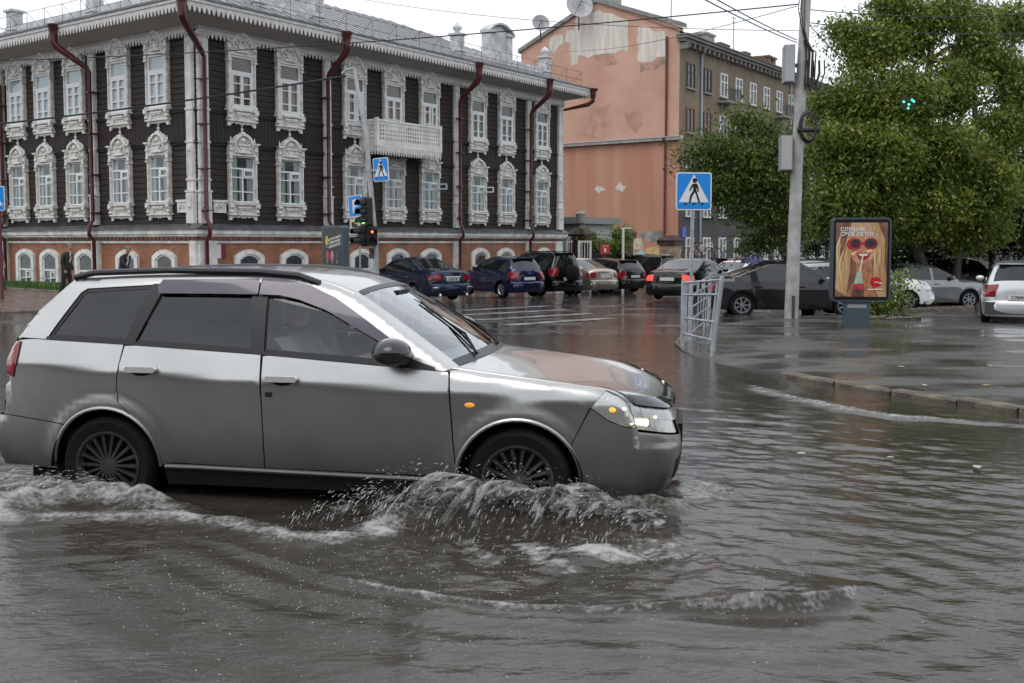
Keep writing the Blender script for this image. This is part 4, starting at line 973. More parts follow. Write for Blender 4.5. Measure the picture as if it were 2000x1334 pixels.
# top panels
hd = [tuple(p) for p in wc.fine['hood']]
wc.spine_obj('bonnet', SILVER, wagon, hd, -.94, .94, 26); 
for sd in (-1, 1): wc.spine_obj('wing_top', SILVER, wagon, hd, *sorted((sd * .945, sd * 1.0)), 3, blend=.945)
wc.spine_obj('roof', SILVER, wagon, wc.fine['roof'], -1, 1, 30, blend=.9)
wsp = wc.fine['windscreen']
for sd in (-1, 1):
    wc.spine_obj('a_pillar', SILVER, wagon, wsp, *sorted((sd * .90, sd)), 4); wc.spine_obj('d_pillar', SILVER, wagon, wc.fine['rear_window'], *sorted((sd * .88, sd)), 4)
WSGLASS = glass('windscreen_glass', (.84, .92, .90), .012, .20)
wc.spine_obj('windscreen', WSGLASS, wagon, wsp, -.9, .9, 24)
wc.spine_obj('windscreen_band', TRIM, wagon, wsp[:3], -.9, .9, 24, off=.003); wc.spine_obj('windscreen_band', TRIM, wagon, wsp[-2:], -.9, .9, 24, off=.003)
wc.spine_obj('rear_window', PRIV, wagon, wc.fine['rear_window'], -.88, .88, 16)
wc.spine_obj('tailgate', SILVER, wagon, wc.fine['tailgate'], -1, 1, 20, blend=.75); wc.spine_obj('rear_bumper', SILVER, wagon, wc.fine['rear_bumper'], -1, 1, 20, blend=.7)
fb = wc.fine['front_bumper']
wc.spine_obj('front_bumper', SILVER, wagon, [p for p in fb if p[1] <= .60], -1, 1, 32, blend=.66)
gr_ = [p for p in fb if p[1] >= .575]
GRILLE = mat('black_grille', (.01, .01, .011), .3)
wc.spine_obj('grille', GRILLE, wagon, gr_, -.52, .52, 16, off=.004)
MB().box(3.43, 3.475, -.27, .27, .46, .575).obj('plate_holder', BLACK, wagon)
wc.spine_obj('lower_intake', BLACK, wagon, [p for p in fb if .25 < p[1] < .40], -.6, .6, 14, off=.005)
for sd in (-1, 1):
    # headlight: clear cover, chrome bowl with a lit low beam and an amber indicator behind it
    wc.patch_obj('headlight', glass('headlight_cover', (.9, .92, .93), .02, .06), wagon, hlamp, (sd,), off=.006)
    h = link('headlight_reflector', None, wagon)
    wc.patch_obj('reflector_bowl', mat('lamp_reflector', (.72, .70, .64), .25, metal=.5, bump=.3, bs=22, stretch=(3, 1, .3)), h, hlamp, (sd,), off=-.006)
    for (lx, lz, rr, em) in ((3.19, .640, .006, mat('lit_low_beam', (1, .93, .75), .3, emit=3.5, ecol=(1, .9, .66))), (3.085, .722, .020, mat('lit_amber_bulb', (1, .5, .1), .3, emit=.9, ecol=(1, .45, .08))), (3.15, .728, .012, mat('lit_side_bulb', (1, .85, .6), .3, emit=1.5, ecol=(1, .85, .6)))):
        yy = wc.S(lx, lz) - .004; MB().ball((lx, sd * yy, lz), rr, 10, 6, (1, .4, .75)).obj('lamp_bulb', em, h, True)
    hp = [p for p in fb if p[1] >= .60] + [p for p in wc.fine['hood'] if p[1] < .735]
    wc.spine_obj('reflector_bowl', MATS['lamp_reflector'], h, hp, *sorted((sd * .62, sd * 1.0)), 10, off=-.003, blend=.7); wc.spine_obj('headlight', MATS['headlight_cover'], wagon, hp, *sorted((sd * .62, sd * 1.0)), 10, off=.006, blend=.7)
    for uu, lz, rr, em in ((.93, .655, .026, 'lit_low_beam'), (.86, .69, .012, 'lit_side_bulb')):
        q = wc.cross(Vector((3.205, lz)), sd * uu); MB().ball((q.x, q.y, q.z), rr, 10, 6, (.5, 1, .8)).obj('lamp_bulb', MATS[em], h, True)
    # bonnet deflector strip
    dl = [(3.02, .852), (3.10, .828), (3.20, .785)]
    wc.patch_obj('bonnet_deflector', mat('dark_blue_deflector', (.012, .016, .03), .12, coat=1), wagon, [(2.98, .842), (3.06, .825), (3.14, .792), (3.21, .745), (3.20, .775), (3.12, .815), (3.05, .838)], (sd,), off=.014, step=.04)
wc.spine_obj('bonnet_deflector', MATS['dark_blue_deflector'], wagon, [p for p in wc.fine['hood'] if .735 < p[1] < .80], -.97, .97, 20, off=.02)
# sills and underbody
for sd in (-1, 1):
    sy = lambda x: sd * (wc.S(x, .31) + .004)
    MB().tube([(x, sy(x), .318 - .012 * (x - .38)) for x in np.linspace(.39, 2.19, 10)], .016, 8).obj('sill_trim', SILVER, wagon, True)
    vs = [];
    for x in np.linspace(.385, 2.20, 8): vs += [(x, sy(x) - sd * .005, .305), (x, sy(x) - sd * .04, .20)]
    MB().add(vs, [(2 * i, 2 * i + 2, 2 * i + 3, 2 * i + 1) for i in range(7)]).obj('sill', mat('dirty_sill', (.018, .017, .015), .6, spec=.2), wagon)
MB().box(-.65, 3.05, -.60, .60, .17, .42).obj('underbody', BLACK, wagon)
for wx in (0, WB):
    for sd in (-1, 1):
        mb = MB(); n = 16; vs = []
        for i in range(n + 1):
            a = math.pi * i / n; vs += [(wx + (RA + .012) * math.cos(a), sd * (wc.S(wx, .6) - .02), WR + (RA + .012) * math.sin(a) - .02), (wx + (RA + .012) * math.cos(a), sd * .50, WR + (RA + .012) * math.sin(a) - .02)]
        mb.add(vs, [(2 * i, 2 * i + 2, 2 * i + 3, 2 * i + 1) for i in range(n)]); mb.box(wx - RA, wx + RA, sd * .50 - .01, sd * .50 + .01, .1, WR + RA)
        mb.obj('wheel_arch_liner', BLACK, wagon)
        MB().tube([(wx + (RA - .004) * math.cos(a), sd * (wc.S(wx + RA * math.cos(a), WR + RA * math.sin(a)) - .002), WR + (RA - .004) * math.sin(a)) for a in np.linspace(R(178), R(2), 22)], .012, 6).obj('wheel_arch_lip', SILVER, wagon, True)
DARKRIM = mat('dirty_alloy_wheel', (.06, .06, .062), .45, metal=.6, var=.3, vs=8)
wheels(wc, wagon, WB, 1.64, WR, .185, .205, 18, DARKRIM, .014)
for o in [x for x in wagon.children if x.name.startswith('wheel') and 'arch' not in x.name]:
    if o.location.y < 0: pass
# small parts
for sd in (-1, 1):
    for hx in (.255, 1.15):
        z = interp(wcrease, hx) + .03; y = wc.S(hx, z)
        hnd = MB().bbox(-.10, .10, -.016, .018, -.017, .017, .012).obj('door_handle', mat('handle_silver', (.60, .60, .60), .35, metal=.3, coat=.6), wagon, loc=(hx, sd * (y + .022), z))
        MB().ball((0, 0, 0), .07, 14, 8, (1.1, .12, .55)).obj('handle_recess', BLACK, hnd, True, loc=(0, -sd * .022, -.022))
    z = .775; MB().box(1.045, 1.085, sd * wc.S(1.06, z) - .006, sd * wc.S(1.06, z) + .006, z - .014, z + .014).obj('door_lock', TRIM, wagon)
    z = .742; x = 2.275; MB().ball((x, sd * wc.S(x, z), z), .026, 10, 6, (1.2, .35, .6)).obj('side_indicator', mat('lit_side_indicator', (.9, .3, .05), .25, emit=.25, ecol=(1, .35, .05)), wagon, True)
    # tail light
    wc.patch_obj('tail_light', TAILRED, wagon, [(-.66, 1.052), (-.60, 1.055), (-.612, .93), (-.640, .835), (-.71, .84)], (sd,), off=.008); wc.spine_obj('tail_light', TAILRED, wagon, [p for p in wc.fine['tailgate'] if p[1] > .82], *sorted((sd * .72, sd * 1.0)), 6, off=.010)
    mo = MB().ball((0, 0, 0), .135, 16, 10, (.85, 1.0, .60)).obj('wing_mirror', mat('black_mirror_shell', (.012, .012, .013), .18, coat=.6), wagon, True, loc=(1.845, sd * (.84 + .085), 1.048))
    MB().box(-.04, .07, -.12 if sd > 0 else -.02, .02 if sd > 0 else .12, -.07, -.02).obj('mirror_arm', TRIM, mo)
    MB().tube([(1.30, sd * (wc.S(1.3, 1.40) - .035), 1.425), (1.16, sd * (wc.S(1.1, 1.43) - .05), 1.470), (.9, sd * (wc.S(.9, 1.43) - .06), 1.492), (.3, sd * (wc.S(.3, 1.43) - .06), 1.498), (-.2, sd * (wc.S(-.2, 1.42) - .06), 1.480), (-.33, sd * (wc.S(-.3, 1.40) - .06), 1.450)], .020, 8).obj('roof_rail', mat('black_roof_rail', (.02, .02, .022), .3), wagon, True)
# wipers
for uu in (-.55, .25):
    a = wc.cross(wsp[1], uu); b = wc.cross(wsp[int(len(wsp) * .62)], uu + .42); nrm = Vector((.5, 0, .85))
    wp = MB().tube([a + nrm * .015, wc.cross(wsp[int(len(wsp) * .3)], uu + .2) + nrm * .03, wc.cross(wsp[int(len(wsp) * .42)], uu + .29) + nrm * .014], [.011, .009, .006], 6).obj('wiper', BLACK, wagon)
    MB().tube([wc.cross(wsp[int(len(wsp) * q)], uu + .02 + q * .62) + nrm * .010 for q in (.16, .3, .45, .6, .72)], .007, 5).obj('wiper_blade', BLACK, wp)
# interior
CAB = mat('grey_cabin_trim', (.20, .205, .20), .8, var=.2, vs=4); SEAT = mat('seat_cloth', (.07, .07, .072), .9, var=.2, vs=8)
MB().box(-.5, 2.1, -.70, .70, .40, .50).obj('cabin_floor', DARK, wagon)
MB().prism([(1.70, .60), (2.14, .60), (2.10, .90), (1.95, .93), (1.78, .90)], -.70, .70).obj('dashboard', CAB, wagon)
def seat(x, y, w=.50):
    s_ = MB().prism([(x - .05, .50), (x + .45, .50), (x + .48, .62), (x + .10, .66), (x - .10, .70)], y - w / 2, y + w / 2).prism([(x - .10, .58), (x + .08, .62), (x - .08, 1.10), (x - .20, 1.08)], y - w / 2, y + w / 2).obj('seat', SEAT, wagon)
    MB().prism([(x - .20, 1.12), (x - .10, 1.12), (x - .13, 1.28), (x - .21, 1.27)], y - .13, y + .13).obj('headrest', SEAT, s_)
seat(1.02, -.36); seat(1.02, .36); seat(.18, 0, 1.25)
sw = [(1.66 - .045 * math.sin(a), -.36 + .18 * math.cos(a), .90 + .17 * math.sin(a)) for a in np.linspace(0, 6.28, 20)[:-1]]
MB().tube(sw, .014, 6, True).cyl((1.66, -.36, .90), (1.82, -.36, .80), .03, 8).box(1.64, 1.68, -.52, -.20, .885, .915).obj('steering_wheel', BLACK, wagon)
MB().box(1.62, 1.66, -.12, .12, 1.30, 1.36).obj('rear_view_mirror', BLACK, wagon)
# ------------------------------------------------------------------ tall building with bare orange end wall and grey street front
OC = at_depth(1324, 474, 72.0); OC.z = 0; OB = gz(OC.x, OC.y)
block = thing('apartment_block', 'tall apartment block with peeling orange end wall and grey rendered street front', 'building', OC, TH)
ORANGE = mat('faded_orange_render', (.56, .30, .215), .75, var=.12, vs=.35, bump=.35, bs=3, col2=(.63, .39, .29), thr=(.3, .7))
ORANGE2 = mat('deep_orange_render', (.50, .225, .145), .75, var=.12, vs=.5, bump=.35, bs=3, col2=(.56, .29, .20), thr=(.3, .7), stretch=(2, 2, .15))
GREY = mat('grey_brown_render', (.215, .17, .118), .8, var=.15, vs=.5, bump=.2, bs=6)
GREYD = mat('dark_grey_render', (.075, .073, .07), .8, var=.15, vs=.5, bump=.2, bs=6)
CREAM = mat('bare_cream_plaster', (.68, .63, .56), .8, var=.12, vs=1.5, bump=.2, bs=8, stretch=(2, 2, .3))
GWID, GEAVE, GRIDGE, BLEN = 13.4, 16.1, 19.0, 230.0
zb_ = OB - 1
# block frame: x along the street front, y inwards (away from street); end wall is the plane x=0
MB().box(.06, BLEN, .06, GWID, zb_, GEAVE).obj('building_core', GREYD, block)
def gable(pts, x0, x1, m, name, parent=None, **kw):   # pts (y, z) on the end wall
    n = len(pts); vs = [(x0, p[0], p[1]) for p in pts] + [(x1, p[0], p[1]) for p in pts]
    return MB().add(vs, [tuple(range(n)), tuple(range(2 * n - 1, n - 1, -1))] + [(i, i + n, (i + 1) % n + n, (i + 1) % n) for i in range(n)]).obj(name, m, parent or block, **kw)
zl = 8.75
gable([(0, zl), (GWID, zl), (GWID, GEAVE), (GWID / 2, GRIDGE), (0, GEAVE + .3)], -.02, .5, ORANGE, 'upper_end_wall')
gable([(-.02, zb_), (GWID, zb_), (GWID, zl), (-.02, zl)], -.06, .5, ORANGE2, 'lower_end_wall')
gable([(-.3, zl - .12), (GWID, zl - .12), (GWID, zl + .10), (-.3, zl + .10)], -.40, .05, CONC, 'wall_ledge')
gable([(-.3, zl + .10), (GWID, zl + .10), (GWID, zl + .14), (-.3, zl + .14)], -.45, .05, mat('zinc_flashing', (.5, .52, .54), .3, metal=.5), 'ledge_flashing')
PAR = mat('grey_parapet_cap', (.24, .235, .23), .7, var=.2, vs=2)
gable([(GWID + .2, GEAVE - .1), (GWID / 2, GRIDGE - .05), (-.25, GEAVE + .25), (-.25, GEAVE + .55), (GWID / 2, GRIDGE + .25), (GWID + .2, GEAVE + .2)], -.2, .55, PAR, 'gable_parapet')
def ep(px, py):                                       # pixel on the end wall -> (y, z)
    nE = -dR; p = on_plane(px, py, OC, nE); q = p - OC; return (-q.dot(nR), p.z)
def jag(pts, amp=.12, step=.35, seed=1):
    r = random.Random(seed); out = []
    for i in range(len(pts)):
        a, b = Vector(pts[i]), Vector(pts[(i + 1) % len(pts)]); k = max(1, int((b - a).length / step))
        for j in range(k): q = a.lerp(b, j / k); out.append((q.x + r.uniform(-amp, amp), q.y + r.uniform(-amp, amp)))
    return out
def wall_patch(px, m, name, x=-.035, amp=.1, seed=1): gable(jag([ep(*p) for p in px], amp, .4, seed), x, x + .03, m, name)
wall_patch([(1127, 35), (1170, 20), (1226, 38), (1226, 98), (1190, 105), (1150, 112), (1130, 108), (1128, 128), (1115, 130), (1114, 88), (1105, 80), (1106, 60), (1124, 56)], CREAM, 'bare_plaster_patch', seed=2)
wall_patch([(1245, 52), (1269, 50), (1270, 62), (1300, 60), (1301, 108), (1285, 112), (1265, 122), (1247, 122)], CREAM, 'bare_plaster_patch', seed=3)
wall_patch([(1074, 74), (1084, 66), (1101, 70), (1102, 82), (1090, 92), (1082, 103), (1074, 102)], CREAM, 'bare_plaster_patch', seed=4)
STAIN = mat('grey_damp_stain', (.42, .31, .25), .8, var=.3, vs=1.2, col2=(.56, .31, .22))
OCHRE = mat('ochre_exposed_render', (.52, .285, .195), .8, var=.14, vs=1.2, col2=(.58, .34, .25))
wall_patch([(1160, 110), (1200, 107), (1212, 118), (1190, 128), (1165, 124)], STAIN, 'damp_stain', -.028, .2, 5)
wall_patch([(1160, 210), (1185, 205), (1188, 245), (1180, 268), (1162, 270), (1142, 266), (1148, 240)], OCHRE, 'damp_stain', -.028, .25, 6)
wall_patch([(1220, 215), (1248, 212), (1250, 240), (1238, 255), (1222, 250)], OCHRE, 'damp_stain', -.028, .25, 7)
wall_patch([(1249, 130), (1268, 124), (1298, 112), (1299, 125), (1270, 138), (1250, 140)], STAIN, 'damp_stain', -.028, .15, 8)
wall_patch([(1162, 369), (1166, 364), (1171, 366), (1174, 361), (1178, 367), (1183, 371), (1176, 373), (1172, 377), (1166, 373)], CREAM, 'bare_plaster_patch', -.075, .08, 9); wall_patch([(1202, 366), (1207, 361), (1212, 357), (1217, 361), (1226, 364), (1222, 368), (1218, 374), (1210, 370), (1206, 372)], CREAM, 'bare_plaster_patch', -.075, .08, 10)
GREYP = mat('grey_render_scar', (.30, .29, .26), .85, var=.3, vs=2, bump=.4, bs=5)
wall_patch([(1248, 456), (1262, 452), (1293, 452), (1302, 458), (1285, 470), (1268, 475), (1256, 466)], GREYP, 'render_scar', -.075, .12, 11)
for pts, c, nm in (([(1228, 458), (1233, 456), (1237, 466), (1241, 457), (1245, 466), (1254, 468), (1256, 486), (1228, 488)], (.62, .55, .40), 'cream_graffiti'), ([(1226, 490), (1238, 488), (1242, 496), (1252, 488), (1260, 492), (1258, 512), (1226, 522)], (.45, .62, .66), 'pale_blue_graffiti'), ([(1262, 486), (1284, 482), (1303, 486), (1303, 512), (1268, 512)], (.62, .45, .20), 'ochre_graffiti'), ([(1256, 488), (1266, 486), (1270, 500), (1258, 502)], (.60, .30, .32), 'pink_graffiti'), ([(1240, 500), (1262, 497), (1270, 508), (1244, 514)], (.66, .50, .46), 'blush_graffiti')):
    wall_patch(pts, mat(nm, c, .7, var=.12, vs=2), nm, -.068 - .003 * len(nm) / 10, .06, len(nm))
RP = mat('rust_downpipe', (.10, .03, .025), .5)
y_, _z = ep(1303, 200); MB().tube([(-.14, y_, GEAVE - .3), (-.14, y_, zl + .2), (-.5, y_, zl), (-.22, y_, zl - .4), (-.22, y_, zb_ + 1)], .09, 8).obj('downpipe', RP, block)
# street front: cornice on brackets, window grid, balconies, pipes
MB().box(-.45, BLEN, -.75, .05, GEAVE - .55, GEAVE - .35).box(-.3, BLEN, -.55, .05, GEAVE - .75, GEAVE - .55).box(-.5, BLEN, -.85, .05, GEAVE - .35, GEAVE - .28).obj('cornice', mat('cornice_stone', (.20, .19, .175), .7, var=.15, vs=1), block)
mb = MB().box(-.12, -.06, -.7, -.05, GEAVE - 1.25, GEAVE - .8)
for x in np.arange(.6, 62, .8): mb.box(x - .14, x + .14, -.5, 0, GEAVE - 1.05, GEAVE - .75)
mb.obj('cornice_brackets', MATS['cornice_stone'], block, kind='stuff')
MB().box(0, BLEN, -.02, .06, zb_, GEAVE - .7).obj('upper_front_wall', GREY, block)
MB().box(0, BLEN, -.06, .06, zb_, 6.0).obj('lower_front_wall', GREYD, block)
MB().add([(-.2, -.7, GEAVE - .27), (BLEN, -.7, GEAVE - .27), (BLEN, GWID / 2, GRIDGE - .1), (-.0, GWID / 2, GRIDGE - .1), (-.0, GWID + .4, GEAVE), (BLEN, GWID + .4, GEAVE)], [(0, 1, 2, 3), (3, 2, 5, 4)]).obj('roof', mat('dark_sheet_roof', (.16, .165, .17), .4, var=.2, vs=1), block)
def fs(px):
    p = on_plane(px, 300, OC, nR); return (p - OC).dot(dR)
cols = [fs(p) for p in (1346, 1379)]; dxw = cols[1] - cols[0]
OLDW = mat('old_dark_sash', (.08, .07, .06), .6); BROWNW = mat('brown_sash', (.18, .075, .04), .6)
def bwin(h, m):
    mb = MB(); rect_frame(mb, -.62, .62, 0, h, .10, -.13, -.03); mb.box(-.06, .06, -.13, -.03, .1, h - .1); mb.box(-.52, .52, -.12, -.03, h * .62, h * .62 + .07); return mb.mesh('window', m)
wm = {k: bwin(1.75, m) for k, m in (('white', WINWHITE), ('old', OLDW), ('brown', BROWNW))}
gl_ = MB().box(-.55, .55, -.075, -.065, .05, 1.7).mesh('glass_pane', CARGLASS); sil = MB().box(-.75, .75, -.22, 0, -.08, 0).mesh('sill', CONC)
PANEBG = MATS['tinted_car_glass']
for r_, z0 in enumerate((12.35, 9.25, 6.15, 3.05, .15)):
    for c_ in range(15):
        x = cols[0] + c_ * dxw
        k = ('old' if c_ < 2 else 'white') if r_ == 0 else ('brown' if c_ < 2 and r_ == 1 else 'white')
        w = link('window', wm[k], block, (x, -.03 if r_ > 2 else 0, z0 + (.3 if r_ == 3 else 0)), None, (1, 1, .6) if r_ == 3 else None); link('glass_pane', gl_, w); link('sill', sil, w)
for z0 in (12.3, 9.2):
    for c_ in (2, 6):
        x = cols[0] + c_ * dxw; mb = MB(); mb.box(x - 1.0, x + 1.0, -1.0, 0, z0 - .45, z0 - .33); mb.obj('balcony', CONC, block)
        mb = MB()
        for q in np.linspace(-1, 1, 15): mb.box(x + q - .015, x + q + .015, -1.0, -.97, z0 - .33, z0 + .6)
        mb.box(x - 1, x + 1, -1.01, -.96, z0 + .57, z0 + .62); mb.obj('balcony_railing', WIRE, block)
for px in (1366, 1540):
    x = fs(px); MB().tube([(x, -.6, GEAVE - .5), (x, -.14, GEAVE - 1.3), (x, -.14, zb_ + 1)], .08, 8).obj('downpipe', mat('grey_downpipe', (.36, .40, .46), .4), block)
RB = brick_mat('old_red_brick', (.20, .075, .05), (.15, .06, .045), (.18, .14, .12))
for px, py, yy, w, d, m in ((1255, -8, 6.6, 1.4, 1.4, CONC), (1375, 71, .9, 1.5, 1.0, CONC), (1403, 91, .9, 1.5, 1.0, RB), (1450, 107, .9, .9, .8, RB), (1476, 117, .9, 1.5, 1.0, RB), (1497, 113, .9, .6, .6, RB), (1506, 117, .9, .6, .6, RB)):
    q0 = OC - nR * yy; pq = on_plane(px, py, q0, nR); x = (pq - q0).dot(dR) if px > 1300 else 1.5; h = pq.z if px > 1300 else 22.0
    MB().box(x - w / 2, x + w / 2, yy - d / 2, yy + d / 2, GEAVE, h).box(x - w / 2 - .1, x + w / 2 + .1, yy - d / 2 - .1, yy + d / 2 + .1, h, h + .16).obj('chimney', m, block)
for px, h in ((1297, 21.2), (1478, 20.2)):
    x = 4.5 if px < 1300 else fs(px) + 2; MB().tube([(x, 3, GEAVE), (x, 3, h)], .035, 5).tube([(x - .5, 3, h - .1), (x + .5, 3, h - .1)], .025, 4).tube([(x - .35, 3, h - .45), (x + .35, 3, h - .45)], .025, 4).obj('aerial', WIRE, block)
MB().box(fs(1335) - .3, fs(1335) + .3, -.12, -.06, 1.9, 2.6).obj('house_number_plate', mat('blue_plate', (.03, .09, .5), .4), block)
# satellite dishes
DISH = mat('grey_dish', (.42, .42, .43), .4, var=.1, vs=3)
def dish(px, py, depth, r, label):
    c = at_depth(px, py, depth); t = thing('satellite_dish', label, 'satellite dish', (c.x, c.y, c.z), 0, 'satellite dishes over the gable')
    tilt = Matrix.Rotation(R(72), 4, 'X'); mb = MB(); mb.M = Matrix.Rotation(R(12), 4, 'Z') @ tilt
    mb.lathe([(.02, 0), (r * .35, .03 * r), (r * .7, .13 * r), (r, .28 * r), (r, .30 * r), (r * .7, .16 * r), (.02, .04)], (0, 0, -.1), 28)
    mb.obj('reflector', DISH, t, True)
    mb = MB(); mb.M = Matrix.Rotation(R(12), 4, 'Z') @ tilt; mb.tube([(0, 0, 0), (0, 0, .75 * r)], .03, 5)
    for a in (0, 2.1, 4.2): mb.tube([(r * .9 * math.cos(a), r * .9 * math.sin(a), .2 * r), (0, 0, .75 * r)], .02, 4)
    mb.obj('feed_arm', WIRE, t); mb = MB(); mb.M = Matrix.Rotation(R(12), 4, 'Z') @ tilt; mb.lathe([(.3 * r, .30 * r), (.36 * r, .30 * r), (.36 * r, .36 * r), (.3 * r, .36 * r)], (0, 0, -.1), 16, 'z', False); mb.obj('back_ring', DISH, t)
    MB().tube([(0, .15, 0), (0, .2, -r - .7)], .06, 6).obj('mast', WIRE, t)
dish(1056, 46, 76.5, .66, 'smaller round grey satellite dish low on the left gable slope'); dish(1131, 12, 75.5, .98, 'larger round grey satellite dish near the gable peak')

# ------------------------------------------------------------------ pavilion, gate, hoarding between house and block
PG = mat('pale_green_grey_render', (.42, .44, .41), .7, var=.08, vs=1); PGD = mat('grey_fascia', (.22, .23, .225), .5)
P0 = at_depth(1131, 474, 60.0); P0.z = gz(P0.x, P0.y)
pav_h = at_depth(1131, 424, 60).z - P0.z
shop = thing('flat_roofed_pavilion', 'low pale grey-green pavilion with flat overhanging roof behind the gate', 'building', P0, TH)
wl = ((on_plane(1198, 430, P0, nR)) - P0).dot(dR)
MB().box(0, wl, 0, 8, -1, pav_h - .35).obj('wall', PG, shop); MB().box(-.35, wl + .35, -.35, 8.4, pav_h - .38, pav_h).obj('roof', PGD, shop); MB().box(.01, wl, -.02, 0, pav_h - 1.05, pav_h - .98).obj('wall_joint', PGD, shop)
BRD = brick_mat('dark_red_brick', (.12, .03, .025), (.085, .024, .02), (.09, .05, .045))
def gate_pillar(px, depth, w, ztop, label, lamp=False, m=None):
    c = at_depth(px, 474, depth); g0 = gz(c.x, c.y); t = thing('brick_gate_pillar', label, 'pillar', (c.x, c.y, g0), TH); h = ztop - g0
    MB().box(-w / 2, w / 2, -w / 2, w / 2, -.3, h).obj('shaft', m or BRD, t)
    cp = MB().box(-w / 2 - .12, w / 2 + .12, -w / 2 - .12, w / 2 + .12, h, h + .28).add([(-w / 2 - .2, -w / 2 - .2, h + .28), (w / 2 + .2, -w / 2 - .2, h + .28), (w / 2 + .2, w / 2 + .2, h + .28), (-w / 2 - .2, w / 2 + .2, h + .28), (-w / 4, -w / 4, h + .62), (w / 4, -w / 4, h + .62), (w / 4, w / 4, h + .62), (-w / 4, w / 4, h + .62)], [(0, 1, 5, 4), (1, 2, 6, 5), (2, 3, 7, 6), (3, 0, 4, 7), (4, 5, 6, 7), (3, 2, 1, 0)]).obj('cap', mat('brown_pillar_cap', (.05, .026, .02), .6, var=.3, vs=4), t)
    if lamp: MB().lathe([(.06, 0), (.06, .2), (.22, .28), (.28, .75), (.32, .78), (.1, .95)], (0, 0, h + .6), 8).obj('lantern', mat('grey_lantern', (.3, .3, .28), .4), t)
    return t
zt = lambda py, d: CAMH + ray(1000, py).z * d
gate_pillar(1134, 55.5, 1.0, zt(468, 55.5), 'dark red brick gate pillar with broad cap and lantern', True)
gate_pillar(1219, 56.5, .75, zt(466, 56.5), 'slim dark red brick pillar at right end of hoarding')
gate_pillar(1310, 68, 1.1, zt(478, 68), 'weathered pale stone gatepost before the orange wall', False, mat('weathered_stone_post', (.33, .24, .17), .8, var=.3, vs=3))
IRON = mat('white_iron', (.72, .72, .70), .4)
def gate(px0, px1, depth, ptop, label, arch_top):
    a, b = at_depth(px0, 474, depth), at_depth(px1, 474, depth + (.3 if arch_top else .1)); g0 = gz(a.x, a.y); w = (b - a).length; ang = math.atan2(b.y - a.y, b.x - a.x); h = zt(ptop, depth) - g0
    t = thing('iron_gate', label, 'gate', (a.x, a.y, g0), ang); MB().box(0, w, -.03, .03, .12, .22).box(0, w, -.03, .03, h - .1, h).box(-.06, .06, -.05, .05, 0, h).box(w - .06, w + .06, -.05, .05, 0, h).obj('gate_frame', IRON, t)
    n = max(4, int(w / .22))
    bm_ = MB().box(-.02, .02, -.02, .02, .1, h).mesh('bar', IRON)
    for i in range(1, n): link('bar', bm_, t, (w * i / n, 0, 0))
    if arch_top:
        mb = MB(); mb.tube([(w / 2 + w * .42 * math.cos(x), 0, h + w * .34 * math.sin(x)) for x in np.linspace(0, math.pi, 12)], .04, 5)
        for x in np.linspace(.5, math.pi - .5, 5): mb.tube([(w / 2, 0, h), (w / 2 + w * .42 * math.cos(x), 0, h + w * .34 * math.sin(x))], .025, 4)
        mb.obj('arched_crest', IRON, t)
gate(1107, 1125, 55.0, 470, 'narrow white iron gate with fan-shaped crest beside the house', True)
gate(1131, 1153, 54.5, 470, 'white barred iron gate leaf beside the brick pillar', False)
a, b = at_depth(1156, 474, 55), at_depth(1216, 474, 56.5); g0 = gz(a.x, a.y); w = (b - a).length; h = zt(476, 55) - g0
hoard = thing('printed_hoarding', 'dark hoarding with pale figures and blurred lettering under a vine', 'hoarding', (a.x, a.y, g0), math.atan2(b.y - a.y, b.x - a.x))
MB().box(0, w, -.04, .04, 0, h).obj('panel', mat('dark_print', (.02, .025, .03), .4, var=.6, vs=3, col2=(.10, .13, .14), thr=(.55, .75)), hoard)
mb = MB(); r_ = random.Random(3); x = w * .28
PALE = mat('pale_print', (.42, .44, .47), .5)
while x < w * .8: mb.box(x, x + r_.uniform(.03, .06), -.048, -.042, h * .18, h * .27 + r_.uniform(-.02, .02)); mb.box(x, x + .13, -.049, -.041, h * .18 + r_.choice((0, .09, .17)), h * .18 + .05 + r_.choice((0, .09, .14))); x += .17
mb.obj('blurred_print', PALE, hoard, kind='stuff')
for px_, pz, rr in ((.09, .6, .10), (.82, .62, .12), (.9, .5, .09), (.12, .4, .06), (.86, .15, .2)):
    MB().lathe([(rr, -.006), (rr, 0)], (w * px_, -.042, h * pz), 12, 'y').obj('pale_figure', mat('pale_figure_print', (.26, .28, .26), .5, var=.5, vs=6), hoard)
q = at_depth(1181, 474, 54.2); sg = thing('red_board', 'small bright red notice board hung in front of the hoarding', 'sign', (q.x, q.y, zt(496, 54.2)), math.atan2(b.y - a.y, b.x - a.x))
MB().bbox(-.34, .34, -.03, .03, 0, zt(477, 54.2) - zt(496, 54.2), .02).obj('panel', mat('red_board', (.42, .018, .02), .4), sg)
m_ = MB(); m_.prism([(-.05, .1), (.05, .1), (.07, .2), (.05, .3), (-.05, .3), (-.07, .2)], -.036, -.03); m_.obj('white_emblem', IRON, sg)
MB().box(-.16, .22, -.036, -.03, .38, .45).obj('faint_print', mat('pink_print', (.55, .2, .22), .5), sg)
MB().box(-.04, .04, .0, .04, -1.6, 0).obj('post', WIRE, sg)
q = at_depth(1217, 474, 54.8); gq = gz(q.x, q.y); lp_ = thing('lamp_post', 'thin white T-shaped lamp post beside the slim red pillar', 'lamp post', (q.x, q.y, gq), 0)
hh = zt(447, 54.8) - gq; MB().cyl((0, 0, 0), (0, 0, hh), .07, 8).obj('pole', IRON, lp_); MB().box(-.12, .40, -.06, .06, hh, hh + .07).obj('lamp_arm', IRON, lp_)
